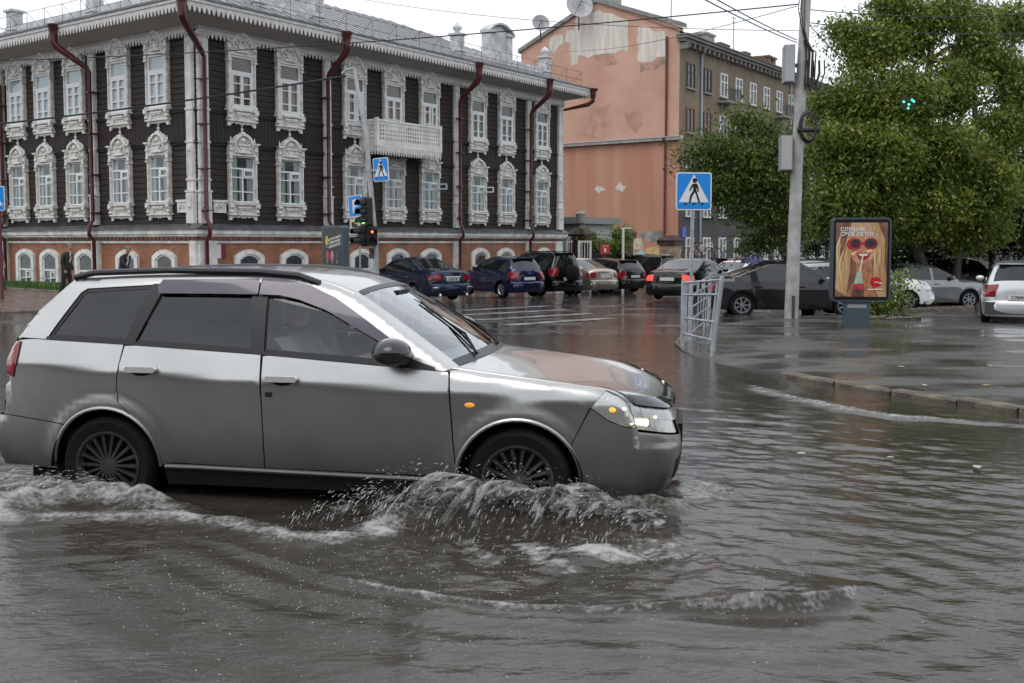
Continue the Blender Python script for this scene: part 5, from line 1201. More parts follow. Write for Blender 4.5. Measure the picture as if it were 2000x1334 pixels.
# ------------------------------------------------------------------ other cars
def place(px, py, phi, ro):                           # pixel under the middle of the rear bumper; phi = heading left of straight-away
    g = on_ground(px, py); a = R(90 + phi); return Vector((g.x + ro * math.cos(a), g.y + ro * math.sin(a), gz(g.x, g.y))), a
NAVY = paint('navy_paint', (.010, .022, .055)); BLUE = paint('dark_blue_paint', (.010, .018, .075)); BLK = paint('black_paint', (.006, .006, .007), .15, .2); BLK2 = paint('soft_black_paint', (.010, .010, .012), .2, .3)
GOLD = paint('silver_beige_paint', (.42, .38, .32), .28, .7); PLUM = paint('dark_plum_paint', (.008, .006, .008), .25, .1, .1); WHT = paint('white_car_paint', (.82, .83, .84), .25, 0); RED = paint('dark_red_paint', (.12, .012, .014), .25, .3); GRY = paint('grey_car_paint', (.25, .26, .27), .25, .6)
GP = 'cars along the far side of the street'
def car_at(px, py, phi, name, label, pm, **kw):
    ro = kw.get('ro', 1.05); p, a = place(px, py, phi, ro); return make_car(name, label, p, a, pm, group=GP, **kw)
car_at(884, 590, 38, 'parked_car', 'navy blue saloon with chrome bumper strips nearest the traffic light', NAVY, kind='sedan', wb=2.78, fo=.95, ro=1.12, W=1.77, H=1.48, hood=.95, trunk=1.08, chrome=True, tail='wide', plate_txt='Х300ТМ')
tea = bpy.data.objects['parked_car']
for sd in (-1, 1): MB().box(-1.16, -1.12, *sorted((sd * .30, sd * .80)), .50, .53).obj('chrome_bumper_strip', CHROME, tea)
for sd in (-1, 1): MB().cyl((-1.1, sd * .55, .26), (-1.2, sd * .55, .26), .045, 10).obj('exhaust_tip', CHROME, tea)
car_at(1034, 582, 36, 'parked_car', 'dark blue hatchback parked between navy saloon and black off-roader', BLUE, kind='hatch', wb=2.37, fo=.75, ro=.72, W=1.70, H=1.54, hood=1.0, tail_z=.98)
car_at(1110, 579, 36, 'parked_car', 'black off-road car with spare wheel on its tailgate', BLK, kind='suv', wb=2.55, fo=.80, ro=.85, W=1.76, H=1.74, hood=1.05, spare=True, r=.35, rail=BLACK, tail_z=1.12)
car_at(1182, 576, 35, 'parked_car', 'silver beige saloon parked beside the black off-roader', GOLD, kind='sedan', wb=2.6, fo=.88, ro=1.0, W=1.70, H=1.47, hood=.93, trunk=1.06, chrome=True)
car_at(1240, 573, 38, 'parked_car', 'black hatchback with grey tail lamps right of the silver saloon', BLK2, kind='hatch', wb=2.64, fo=.9, ro=.85, W=1.75, H=1.47, hood=.95)
car_at(1312, 561, 42, 'parked_car', 'tall black people carrier with bright roof rails behind the black hatchback', BLK, kind='suv', wb=2.75, fo=.85, ro=.95, W=1.78, H=1.66, hood=1.0, rail=CHROME)
car_at(1303, 589, -32, 'moving_car', 'black saloon with lit red brake lights driving away', BLK, kind='sedan', wb=2.7, fo=.92, ro=1.05, W=1.84, H=1.44, hood=.92, trunk=1.05, brake=True)
bk = make_car('parked_car', 'low dark estate car carrying bicycles on its roof', at_depth(1350, 474, 46).xy.to_3d() + Vector((0, 0, gz(8, 46))), R(60), GRY, kind='hatch', wb=2.6, W=1.72, H=1.36, hood=.92, group=GP, rail=CHROME)[0]
make_car('parked_car', 'white saloon roof showing behind the braking black saloon', at_depth(1425, 474, 45).xy.to_3d() + Vector((0, 0, gz(9, 45))), R(55), WHT, kind='sedan', wb=2.6, H=1.44, group=GP)
make_car('parked_car', 'dark red estate car behind the white saloon', at_depth(1432, 474, 52).xy.to_3d() + Vector((0, 0, gz(11, 52))), R(30), RED, kind='suv', wb=2.6, H=1.62, group=GP)
p = on_ground(1453, 614); make_car('moving_car', 'dark plum saloon side-on behind the grey street pole', Vector((p.x, p.y + .78, gz(p.x, p.y + .78) - .06)), R(-4), PLUM, kind='sedan', wb=2.66, fo=.90, ro=.90, W=1.76, H=1.44, hood=.90, trunk=1.04, r=.32, group=GP)
make_car('parked_car', 'grey saloon half hidden behind the plum saloon', Vector((12.2, 34, gz(12.2, 34))), R(5), GRY, kind='sedan', wb=2.6, H=1.45, group=GP)
make_car('parked_car', 'silver hatchback roof between pole and poster stand', Vector((9.6, 36, gz(9.6, 36))), R(10), WHT, kind='hatch', wb=2.5, H=1.5, group=GP)
p = on_ground(1772, 606); make_car('parked_car', 'white hatchback just right of the poster stand', Vector((p.x - 2.5, p.y + .9, gz(p.x, p.y))), R(-8), WHT, kind='hatch', wb=2.55, fo=.80, H=1.50, W=1.74, hood=1.0, group=GP)
p = on_ground(1800, 598); make_car('parked_car', 'white saloon nosing out behind the leaning tree trunk', Vector((p.x - 2.2, p.y + 1.7, gz(p.x, p.y))), R(-14), WHT, kind='sedan', wb=2.6, H=1.42, W=1.74, group=GP)
p = on_ground(1842, 590); make_car('parked_car', 'black estate car in the shade of the trees', Vector((p.x + .2, p.y + 2.0, gz(p.x, p.y))), R(-3), BLK2, kind='suv', wb=2.7, H=1.62, W=1.78, group=GP)
make_car('parked_van', 'white van far back under the trees', Vector((15.5, 42, gz(15.5, 42))), R(-20), WHT, kind='suv', wb=2.9, fo=.7, H=1.95, W=1.8, group=GP)
ff = car_at(1990, 637, -24, 'parked_car', 'silver-white off-road estate with dark lower bumper at right edge', paint('pale_silver_paint', (.72, .73, .74), .25, .4), kind='suv', wb=2.5, fo=.8, ro=.95, W=1.73, H=1.56, hood=.98, rail=BLACK, plate_txt='С789КА', tail_z=1.0, scale=.96)[0]
MB().box(-1.0, -.90, -.78, .78, .28, .58).obj('dark_bumper', mat('dark_grey_plastic', (.05, .05, .052), .5), ff)
# bicycles on the roof ------------------------------------------------
def bicycle(label, M0, fc):
    t = tag(link('bicycle', None), label, 'bicycle', 'bicycles on the car roof'); t.matrix_world = M0
    for x in (0, 1.04):
        w_ = MB().tube([(x + .33 * math.cos(a), 0, .34 + .33 * math.sin(a)) for a in np.linspace(0, 6.283, 25)[:-1]], .022, 6, True).obj('wheel', RUBBER, t)
        mb = MB()
        for a in np.linspace(0, math.pi, 7)[:-1]: mb.tube([(x + .32 * math.cos(a), 0, .34 + .32 * math.sin(a)), (x - .32 * math.cos(a), 0, .34 - .32 * math.sin(a))], .004, 3)
        mb.obj('spokes', WIRE, w_)
    MB().tube([(.42, 0, .30), (.30, 0, .86)], .02, 6).tube([(.42, 0, .30), (.86, 0, .78)], .022, 6).tube([(.31, 0, .80), (.84, 0, .88)], .02, 6).tube([(0, 0, .34), (.42, 0, .30)], .014, 5).tube([(0, 0, .34), (.31, 0, .80)], .012, 5).tube([(.83, 0, .95), (.87, 0, .72), (1.04, 0, .34)], .018, 6).obj('frame', fc, t)
    MB().ball((.28, 0, .90), .10, 8, 5, (1.3, .6, .35)).obj('saddle', BLACK, t); MB().tube([(.80, -.30, .98), (.83, 0, 1.0), (.80, .30, .98)], .015, 5).obj('handlebar', BLACK, t)
    MB().lathe([(.09, -.01), (.09, .01)], (.42, .03, .30), 12, 'y').tube([(.42, 0, .30), (.50, -.1, .16)], .012, 4).obj('crank', WIRE, t)
rf = bk.location; rot = Matrix.Rotation(R(5), 4, 'Z')
bp = at_depth(1346, 474, 46.0)
bicycle('left one of two bicycles upright on the estate roof', Matrix.Translation((bp.x - .05, 46.0, bk.location.z + 1.40)) @ Matrix.Rotation(R(8), 4, 'Z') @ Matrix.Scale(.92, 4), mat('orange_frame', (.35, .16, .06), .4))
bicycle('right one of two bicycles, white framed, on the estate roof', Matrix.Translation((bp.x + .30, 46.35, bk.location.z + 1.40)) @ Matrix.Rotation(R(-6), 4, 'Z') @ Matrix.Scale(.92, 4), IRON)
# ------------------------------------------------------------------ street furniture
SIGNBLUE = mat('sign_blue', (.010, .25, .74), .35); SIGNWHITE = mat('sign_white', (.75, .76, .78), .4); SIGNBACK = mat('sign_back_grey', (.30, .31, .32), .5, metal=.3)
def rrect(w, h, r, n=4): return [(sx * (w / 2 - r) + r * math.cos(a0 + i * math.pi / 2 / n), sz * (h / 2 - r) + r * math.sin(a0 + i * math.pi / 2 / n)) for sx, sz, a0 in ((1, 1, 0), (-1, 1, math.pi / 2), (-1, -1, math.pi), (1, -1, 1.5 * math.pi)) for i in range(n + 1)]
def walker(parent, s, y):
    P = lambda pts: [(x * s, z * s) for x, z in pts]
    mb = MB()
    mb.prism(P([(.015 + .045 * math.cos(a), .205 + .045 * math.sin(a)) for a in np.linspace(0, 6.283, 13)[:-1]]), y - .0015, y)
    for q in ([(-.02, .15), (.05, .15), (.045, .02), (-.015, .02)], [(-.01, .03), (.045, .03), (-.03, -.08), (-.06, -.2), (-.095, -.2), (-.07, -.06)], [(.0, .03), (.045, .04), (.075, -.06), (.12, -.19), (.085, -.2), (.04, -.06)], [(.03, .15), (.06, .14), (.09, .06), (.09, .0), (.065, .0), (.06, .05), (.03, .1)], [(-.02, .15), (-.05, .11), (-.09, .02), (-.07, .01), (-.03, .08), (0, .11)]):
        mb.prism(P(q), y - .0015, y)
    for x in (-.16, 0, .15): mb.prism(P([(x - .035, -.235), (x + .02, -.235), (x + .04, -.205), (x - .005, -.205)]), y - .0015, y)
    return mb.obj('walking_figure', INK, parent)
def crossing_sign(t, c, w, h, rz, parent_name='sign_panel', tilt=0):
    p = MB().prism(rrect(w, h, .05), -.006, .012).obj(parent_name, SIGNWHITE, t, loc=c, rot=(0, tilt, rz))
    MB().prism(rrect(w - .045, h - .045, .035), -.010, -.007).obj('blue_field', SIGNBLUE, p)
    MB().prism(rrect(w - .02, h - .02, .05), .0125, .016).obj('sign_back', SIGNBACK, p)
    MB().prism([(-w * .42, -h * .29), (w * .42, -h * .29), (0, h * .45)], -.013, -.0105).obj('white_triangle', SIGNWHITE, p)
    f = walker(p, 1.02 * h / .7, -.0135); f.location.z = -.01
    return p
b = on_ground(1349, 652, .045); sgn = thing('crossing_sign', 'pedestrian crossing sign on grey pole behind the bent railing', 'road sign', b, 0)
ppm = F_PX / b.y; topz = CAMH - (338 - HORIZON) / ppm - b.z; sh = 73 / ppm; swd = 70 / ppm
MB().cyl((0, 0, -.2), (0.01, 0, topz - .05), .033, 10).obj('pole', STEEL, sgn, True)
crossing_sign(sgn, (.02, -.05, topz - sh / 2), swd, sh, R(4)); MB().box(-.05, .07, -.045, .05, topz - sh * .5 - .02, topz - sh * .5 + .02).obj('clamp', STEEL, sgn)

# bent pedestrian railing: two panels
RAILM = mat('grey_railing_paint', (.36, .38, .41), .4, var=.2, vs=6, metal=.2)
def rail_panel(label, c00, c10, c01, c11, verts, inner, short=()):
    c00, c10, c01, c11 = (Vector(c) for c in (c00, c10, c01, c11)); t = thing('pedestrian_railing', label, 'railing', c00, 0, 'railing panels at the kerb corner')
    P = lambda u, v: c00.lerp(c10, u).lerp(c01.lerp(c11, u), v) - c00
    def bar(a, b_, r, nm): MB().tube([P(*a), P(*b_)], r, 4).obj(nm, RAILM, t)
    for u in (0, 1): MB().tube([P(u, -.1), P(u, 1.02)], .036, 4).obj('post', RAILM, t)
    for v in verts: bar((0, v), (1, v), .019, 'rail')
    for u in inner: bar((u, verts[0]), (u, verts[-1]), .014, 'upright')
    for u, v0, v1 in short: bar((u, v0), (u, v1), .012, 'upright')
def up(p, px, py):                                    # point above p seen at the pixel (same depth)
    return at_depth(px, py, p.y)
l0, r0 = on_ground(1333, 673, .045), on_ground(1391, 692, .045)
rail_panel('nearer bent grey railing panel leaning below the crossing sign', l0, r0, up(l0, 1335, 549), up(r0, 1410, 542), (.18, .42, .78, .97), (.10, .90), ((.68, .18, .40), (.40, .78, .97)))
l1, r1 = on_ground(1347, 664, .045), on_ground(1383, 634, .045)
rail_panel('farther grey railing panel running back behind the sign pole', l1, r1, up(l1, 1349, 556), up(r1, 1388, 536), (.12, .36, .58, .80, .97), (.35, .66), ((.5, .36, .80), (.2, .12, .36), (.8, .12, .58)))

# street pole with cabinets and cables
b = on_ground(1545, 622, .045); pm_ = F_PX / b.y; zz = lambda py: CAMH - (py - HORIZON) / pm_ - b.z; xx = lambda px, py=0: (px - 1545) / pm_
POLE = mat('pale_concrete_pole', (.40, .39, .375), .5, var=.2, vs=3, bump=.4, bs=16)
pole = thing('street_pole', 'tall pale concrete street pole carrying grey cabinets and cables', 'pole', b, 0)
MB().tube([(0, 0, -.2), (xx(1551), 0, zz(330)), (xx(1560), 0, zz(100)), (xx(1568), 0, zz(-120))], [.165, .135, .12, .11], 14).obj('shaft', POLE, pole, True)
CAB1 = mat('grey_steel_cabinet', (.33, .335, .34), .45, var=.1, vs=3)
for x0_, x1_, y0_, y1_, dp in ((1521, 1541, 98, 168, .30), (1517, 1539, 269, 335, .25)):
    xa, xb = xx(x0_), xx(x1_); cb = MB().box(xa, xb, -.36, .10, zz(y1_), zz(y0_)).obj('cabinet', CAB1, pole, rot=(0, 0, R(-8)))
    MB().box(xa + .02, xb - .02, -.372, -.362, zz(y1_) + .02, zz(y0_) - .02).obj('cabinet_door', mat('cabinet_door', (.40, .405, .41), .4), cb)
    MB().box(xb, xx(1548), -.06, .06, (zz(y0_) + zz(y1_)) / 2 - .04, (zz(y0_) + zz(y1_)) / 2 + .04).obj('cabinet_bracket', WIRE, pole)
CABLE = mat('black_cable', (.012, .012, .013), .5)
for k in range(3): MB().tube([(xx(1567) + (.20 - .015 * k) * math.cos(a), -.20 - .03 * k, zz(252) + (.36 - .02 * k) * math.sin(a)) for a in np.linspace(0, 6.283, 25)[:-1]], .022, 6, True).obj('cable_coil', CABLE, pole)
MB().cyl((xx(1547), -.2, zz(258)), (xx(1588), -.2, zz(258)), .06, 8).obj('coil_bracket', CABLE, pole)
for k, (ax, sw_) in enumerate(((1566, 10), (1572, 16), (1560, 6), (1578, 20))):
    MB().tube([(xx(1558), -.14, zz(70 + 8 * k)), (xx(ax + 2), -.18, zz(110)), (xx(ax), -.18, zz(170)), (xx(ax + sw_ * .4), -.18, zz(182)), (xx(ax + sw_), -.16, zz(150)), (xx(ax + sw_), -.12, zz(125))], .03 if k < 2 else .018, 6).obj('slack_cable', CABLE, pole)
for k in range(3): MB().tube([(xx(1551 + 3 * k), -.15, zz(-40)), (xx(1545 + 6 * k), -.19, zz(30)), (xx(1556 + k), -.15, zz(78))], .012, 5).obj('loose_wire', CABLE, pole)
MB().box(-.03, .03, -.20, -.16, 0, .55).obj('cable_guard', WIRE, pole)

# overhead wires
def wire(label, a, b_, sag, r=.012):
    n = 16; pts = []
    for i in range(n + 1):
        t = i / n; q = a.lerp(b_, t); pts.append((q.x, q.y, q.z - sag * 4 * t * (1 - t)))
    tag(MB().tube(pts, r, 5).obj('overhead_wire', CABLE), label, 'wire', 'overhead wires')
D0 = b.y
wire('long thin wire from pole top across the sky and timber house', at_depth(1560, 8, D0), at_depth(-160, 122, 33.5), .25, .016)
wire('upper of twin wires slanting from the pole to upper left', at_depth(1556, 78, D0), at_depth(1290, -65, 15.0), .05)
wire('lower of twin wires slanting from the pole to upper left', at_depth(1556, 83, D0), at_depth(1305, -40, 15.2), .05)
wire('wire running right from the pole through the tree top', at_depth(1562, 17, D0), at_depth(2150, 10, 30), .25)
wire('second wire running right below the first through the leaves', at_depth(1562, 42, D0), at_depth(2150, 52, 30), .25)
wire('wire dropping right from the pole behind the leaves', at_depth(1560, 25, D0), at_depth(1800, 250, 34), .2)
wire('faint high wire crossing the sky above the gable', at_depth(560, -30, 40), at_depth(1560, 60, D0), .4, .008)
wire('wire from pole sloping down across the orange gable', at_depth(1556, 12, D0), at_depth(1100, 100, 60), .3, .010)

# backlit poster stand with summer drink advert
b = on_ground(1672, 640, .045); pm2 = F_PX / b.y; PW, PH_ = 112 / pm2, 163 / pm2; zc = CAMH - (507 - HORIZON) / pm2 - b.z
ad = thing('poster_stand', 'grey poster stand with summer drink advert on the right pavement', 'poster stand', b, R(-5))
FR = mat('blue_grey_frame', (.075, .105, .125), .35, metal=.3)
MB().prism([(-.25, -.25), (.25, -.25), (.25, zc - PH_ / 2), (-.25, zc - PH_ / 2)], -.08, .08).obj('leg', FR, ad)
MB().box(-.20, .18, -.086, -.081, zc - PH_ / 2 - .13, zc - PH_ / 2 - .06).obj('maker_plate', SIGNBACK, ad)
MB().prism(rrect(PW, PH_, .09, 6), -.11, .11).obj('case', FR, ad, loc=(.05, 0, zc))
po = MB().prism(rrect(PW - .07, PH_ - .07, .06, 5), -.116, -.111).obj('poster', BLACK, ad, loc=(.05, 0, zc))
pw, ph = PW - .15, PH_ - .20
def pm(x, z): return ((x / 130 - .5) * pw, (.5 - z / 190) * ph)        # poster space 130 x 190
lay = [0]
def art(name, pts, c, var=.0, stretch=(1, 1, 1), vs=8, c2=None):
    lay[0] += 1; y = -.118 - .0004 * lay[0]
    MB().prism([pm(*p) for p in pts], y, -.1165).obj(name, mat('print_' + name + str(lay[0]), c, .35, var=var, vs=vs, stretch=stretch, col2=c2), po)
def ell(cx, cz, rx, rz, n=20): return [(cx + rx * math.cos(a), cz + rz * math.sin(a)) for a in np.linspace(0, 6.283, n + 1)[:-1]]
art('backdrop', [(0, 0), (130, 0), (130, 190), (0, 190)], (.16, .085, .065), .3, (1, 1, .6), 4, (.32, .15, .09))
art('hair', [(38, 0), (105, 0), (122, 40), (128, 190), (92, 190), (95, 110), (100, 60), (70, 20), (42, 40), (38, 80), (36, 120), (28, 190), (0, 170), (2, 110), (22, 60)], (.50, .30, .15), .12, (1, 1, .6), 4, (.60, .39, .20))
for k_ in range(16):
    left = k_ < 9; r_ = random.Random(k_); x0_ = r_.uniform(4, 34) if left else r_.uniform(98, 122); w_ = r_.uniform(2.0, 4.5); zz0 = r_.uniform(20, 70); am = r_.uniform(2, 5); zz1 = min(188, zz0 + r_.uniform(60, 120)); fq = r_.uniform(.03, .06); lean_ = -.10 if left else .06
    pts_ = [(min(128, max(1, x0_ + am * math.sin(z * fq + k_) + lean_ * (z - 40) - w_ * math.sin(math.pi * (z - zz0) / (zz1 - zz0)))), z) for z in np.linspace(zz0, zz1, 12)] + [(min(129, max(2, x0_ + am * math.sin(z * fq + k_) + lean_ * (z - 40) + .4)), z) for z in np.linspace(zz1, zz0, 12)]
    art('hair_strand', pts_, r_.choice(((.72, .52, .30), (.40, .22, .10), (.62, .42, .22), (.34, .17, .08), (.78, .60, .38))))
art('neck', [(52, 95), (92, 92), (92, 150), (110, 190), (25, 190), (48, 150)], (.44, .17, .085), .3, (2, 1, 1), 7, (.55, .24, .12))
art('face', ell(66, 66, 32, 42), (.56, .27, .15), .2, (1, 1, 1), 7, (.66, .36, .22))
art('fringe', [(40, 8), (62, 2), (100, 10), (108, 55), (96, 58), (80, 34), (62, 36), (44, 44), (34, 60)], (.56, .33, .18), .2, (4, 1, .4), 7, (.66, .44, .25))
art('sunglass_rim', ell(46, 55, 19, 16), (.48, .03, .03)); art('sunglass_lens', ell(49, 54, 13, 11), (.055, .03, .05), .3)
art('sunglass_rim', ell(88, 54, 18, 15), (.35, .03, .04)); art('sunglass_lens', ell(87, 53, 14, 11), (.05, .035, .06), .3); art('sunglass_bridge', [(60, 50), (72, 50), (72, 57), (60, 57)], (.48, .03, .03))
art('sun_glint', [(38, 80), (50, 73), (52, 77), (41, 84)], (.85, .60, .22)); art('sun_glint', [(76, 72), (90, 68), (92, 73), (80, 77)], (.9, .62, .25))
art('lips', [(50, 79), (60, 76), (68, 78), (76, 76), (88, 78), (82, 90), (70, 97), (58, 92)], (.36, .03, .03)); art('teeth', [(55, 80), (84, 79), (78, 85), (62, 86)], (.72, .66, .58)); art('mouth', [(60, 87), (79, 86), (70, 92)], (.16, .01, .015))
art('straw', [(66, 86), (70, 85), (63, 128), (59, 128)], (.70, .60, .56)); art('bottle_neck', [(54, 126), (66, 126), (70, 156), (47, 158)], (.42, .50, .40), .2); art('bottle_label', [(46, 158), (72, 157), (73, 172), (44, 172)], (.45, .05, .05), .3); art('bottle', [(44, 172), (73, 172), (72, 190), (42, 190)], (.12, .06, .04), .4)
art('red_disc', ell(102, 152, 14, 13, 24), (.50, .012, .018))
PRW = mat('poster_white', (.80, .78, .76), .4)
def ptext(txt, size, x, z, shear=0, al='LEFT'):
    me = text_mesh(txt, size, PRW, align=al); X, Z = pm(x, z); t = link('lettering', me, po)
    t.matrix_local = Matrix.Translation((X, -.136, Z)) @ Matrix.Rotation(R(90), 4, 'X') @ Matrix(((1, shear, 0, 0), (0, 1, 0, 0), (0, 0, 1, 0), (0, 0, 0, 1)))
ptext('СЛУШАЙ', pw * .105, 10, 22); ptext('СВОЕ ЛЕТО!', pw * .105, 10, 34)
ptext('Coca-Cola', pw * .05, 102, 154.5, .35, 'CENTER')
lay[0] += 1; MB().prism([pm(*p) for p in ((82, 170), (120, 170), (120, 172), (82, 172))], -.134, -.117).obj('small_print', PRW, po)

# second poster stand by the timber house: ice creams
c = at_depth(655, 474, 31.5); g0 = gz(c.x, c.y) + .1; p3 = F_PX / 31.5; H3 = CAMH - (441 - HORIZON) / p3 - g0
ic = thing('poster_stand', 'dark ice cream poster stand on the corner pavement', 'poster stand', (c.x, c.y, g0), R(-46))
MB().box(-.25, .25, -.08, .08, -.2, .55).obj('leg', FR, ic); MB().prism(rrect(1.10, H3 - .5, .09, 5), -.12, .12).obj('case', FR, ic, loc=(0, 0, .5 + (H3 - .5) / 2))
pc = MB().prism(rrect(1.0, H3 - .60, .05), -.126, -.121).obj('poster', mat('black_poster', (.014, .014, .015), .3), ic, loc=(0, 0, .5 + (H3 - .5) / 2)); hw, hh_ = .5, (H3 - .6) / 2
def pop(x, z, c1, s=1.0, stick=True):
    m1 = mat('print_' + '_'.join(str(int(v * 100)) for v in c1), c1, .4, var=.2, vs=10)
    MB().prism([(x + s * .085 * math.cos(a), z + s * (.17 if math.sin(a) > 0 else .12) * math.sin(a)) for a in np.linspace(0, 6.283, 17)[:-1]], -.129, -.1265).obj('ice_cream_print', m1, pc)
    if stick: MB().box(x - .018, x + .018, -.1285, -.1265, z - s * .21, z - s * .12).obj('stick_print', mat('print_stick', (.5, .38, .22), .5), pc)
pop(-.27, hh_ - .42, (.55, .42, .10)); pop(-.25, hh_ - .88, (.50, .06, .07)); pop(.0, hh_ - .88, (.52, .22, .26)); pop(.27, hh_ - .88, (.05, .05, .06)); pop(-.25, hh_ - 1.34, (.14, .08, .06)); pop(0, hh_ - 1.34, (.48, .36, .18)); pop(.27, hh_ - 1.34, (.52, .35, .15))
for i, s_ in enumerate(('НАТУРАЛЬНОЕ', 'СЛИВОЧНОЕ', 'МОРОЖЕНОЕ')):
    t = link('lettering', text_mesh(s_, .095, PRW), pc); t.matrix_local = Matrix.Translation((.15, -.128, hh_ - .36 - .11 * i)) @ Matrix.Rotation(R(90), 4, 'X') @ Matrix.Rotation(R(12), 4, 'Z')

# traffic light mast with sign, lamps and cable
c = at_depth(737, 474, 30.0); g0 = gz(c.x, c.y) + .1; p4 = F_PX / 30; zt4 = lambda py: CAMH - (py - HORIZON) / p4 - g0; x4 = lambda px: (px - 737) / p4
mast = thing('traffic_light_mast', 'leaning grey mast with traffic lights and crossing sign at the house corner', 'traffic light', (c.x, c.y, g0), 0)
MB().tube([(0, 0, -.2), (x4(733), 0, zt4(470)), (x4(716), 0, zt4(260)), (x4(694), 0, zt4(138))], [.085, .082, .072, .055], 10).obj('pole', STEEL, mast, True)
MB().tube([(x4(694), 0, zt4(138)), (x4(680), -.1, zt4(142)), (x4(672), -.1, zt4(150))], .03, 6).obj('cable_hook', STEEL, mast)
HEAD = mat('black_lamp_housing', (.012, .012, .013), .45)
def lamp_head(px, pys, rz, lit, n, lr=.105):
    h = link('lamp_head', None, mast, (x4(px), -.16, 0), (0, 0, rz)); z1, z0 = zt4(pys[0]) + .16, zt4(pys[-1]) - .16
    MB().prism(rrect(.30, z1 - z0, .06), -.10, .10).obj('housing', HEAD, h, loc=(0, 0, (z0 + z1) / 2))
    for i, py in enumerate(pys):
        z = zt4(py); em = lit.get(i); lens = mat('dark_lens', (.03, .03, .03), .2) if em is None else em
        MB().lathe([(lr, -.13), (lr * .76, -.145), (.01, -.15)], (0, 0, z), 14, 'y').obj('lens', lens, h, True)
        pts_o = [(.125 * math.cos(a), .125 * math.sin(a)) for a in np.linspace(R(-25), R(205), 14)]; V = []
        for X, Z in pts_o: V += [(X, -.10, z + Z), (X, -.34, z + Z * .95 - .03)]
        MB().add(V, [(2 * i_, 2 * i_ + 2, 2 * i_ + 3, 2 * i_ + 1) for i_ in range(13)]).obj('visor', HEAD, h)
GREEN = mat('lit_green_lens', (.1, .9, .3), .3, emit=1.4, ecol=(.22, 1, .25)); REDL = mat('lit_red_lens', (.9, .1, .05), .3, emit=2.2, ecol=(1, .12, .04))
lamp_head(718, (397, 414, 431), R(-42), {2: GREEN}, 3); lamp_head(710, (452, 470), R(-55), {}, 2); lamp_head(728, (453, 470), R(12), {0: REDL}, 2, .042)
crossing_sign(mast, (x4(746), -.12, zt4(333)), .50, .68, R(-22), 'crossing_sign_panel', R(-3)); MB().box(x4(727), x4(752), -.09, -.05, zt4(336), zt4(332)).obj('sign_bracket', STEEL, mast)
MB().box(x4(722), x4(728), -.12, 0, zt4(505), zt4(485)).obj('junction_box', WIRE, mast)
wire('thick dark cable from traffic mast top to the left edge', at_depth(676, 148, 29.9), at_depth(-200, 262, 30), .12, .028)
c = at_depth(703, 474, 33.0); g0 = gz(c.x, c.y) + .1; p5 = F_PX / 33; zt5 = lambda py: CAMH - (py - HORIZON) / p5 - g0
ps = thing('parking_sign', 'blue parking sign with small pale plate behind the traffic light', 'road sign', (c.x, c.y, g0), 0)
MB().cyl((0, 0, -.2), (0, 0, zt5(385)), .03, 8).obj('pole', STEEL, ps)
pp = MB().prism(rrect(.66, .68, .05), -.006, .01).obj('sign_panel', SIGNWHITE, ps, loc=(-.13, -.06, zt5(403)), rot=(0, R(-4), R(-42))); MB().prism(rrect(.61, .63, .04), -.011, -.007).obj('blue_field', SIGNBLUE, pp)
t = link('lettering', text_mesh('P', .58, SIGNWHITE), pp); t.matrix_local = Matrix.Translation((0, -.013, -.2)) @ Matrix.Rotation(R(90), 4, 'X')
q = MB().prism(rrect(.5, .34, .03), -.004, .008).obj('plate', mat('pale_yellow_plate', (.62, .55, .36), .5), ps, loc=(-.15, -.06, zt5(438)), rot=(0, 0, R(-42))); MB().prism([(-.14, -.09), (.10, -.11), (.16, -.02), (.0, .02), (-.06, .08), (-.16, .04)], -.008, -.0045).obj('car_symbol', INK, q)
# sign cut by the left edge
c = at_depth(1, 474, 29.5); g0 = gz(c.x, c.y) + .1; p6 = F_PX / 29.5
ls = thing('crossing_sign', 'pedestrian crossing sign cut off by the left edge', 'road sign', (c.x, c.y, g0), 0); zt6 = lambda py: CAMH - (py - HORIZON) / p6 - g0
MB().cyl((0, 0, -.2), (0, 0, zt6(362)), .05, 8).obj('pole', mat('maroon_pole', (.10, .03, .035), .5), ls); crossing_sign(ls, (-.16, -.07, zt6(388)), .66, .70, R(10))
# green lamp glimpsed in the tree
c = at_depth(1774, 203, 28.0); gl = thing('signal_lamp', 'lit green signal lamp glimpsed through the big tree', 'lamp', c, 0)
MB().prism(rrect(.36, .34, .08), -.02, .06).obj('housing', HEAD, gl)
for dx_, dz_ in ((-.14, .05), (0, -.02), (.13, .06), (-.02, -.12), (.08, .10)): MB().lathe([(.03, -.05), (.01, -.06)], (dx_, 0, dz_), 8, 'y').obj('lens', mat('bright_green_lens', (.05, .9, .4), .3, emit=2.0, ecol=(.05, 1, .35)), gl)
# ------------------------------------------------------------------ trees
def leaf_mat(name, dark, mid, light):
    m = bpy.data.materials.new(name); m.use_nodes = True; t = m.node_tree; t.nodes.clear()
    o = t.nodes.new('ShaderNodeOutputMaterial'); at = t.nodes.new('ShaderNodeAttribute'); at.attribute_name = 'tone'
    r = t.nodes.new('ShaderNodeValToRGB'); r.color_ramp.elements[0].color = (*dark, 1); r.color_ramp.elements[1].color = (*light, 1); e = r.color_ramp.elements.new(.55); e.color = (*mid, 1)
    p = t.nodes.new('ShaderNodeBsdfPrincipled'); p.inputs['Roughness'].default_value = .38; p.inputs['Specular IOR Level'].default_value = .4
    tr = t.nodes.new('ShaderNodeBsdfTranslucent'); mx = t.nodes.new('ShaderNodeMixShader'); mx.inputs[0].default_value = .42
    t.links.new(at.outputs['Fac'], r.inputs['Fac']); t.links.new(r.outputs[0], p.inputs['Base Color']); t.links.new(r.outputs[0], tr.inputs['Color'])
    t.links.new(p.outputs[0], mx.inputs[1]); t.links.new(tr.outputs[0], mx.inputs[2]); t.links.new(mx.outputs[0], o.inputs['Surface']); return m
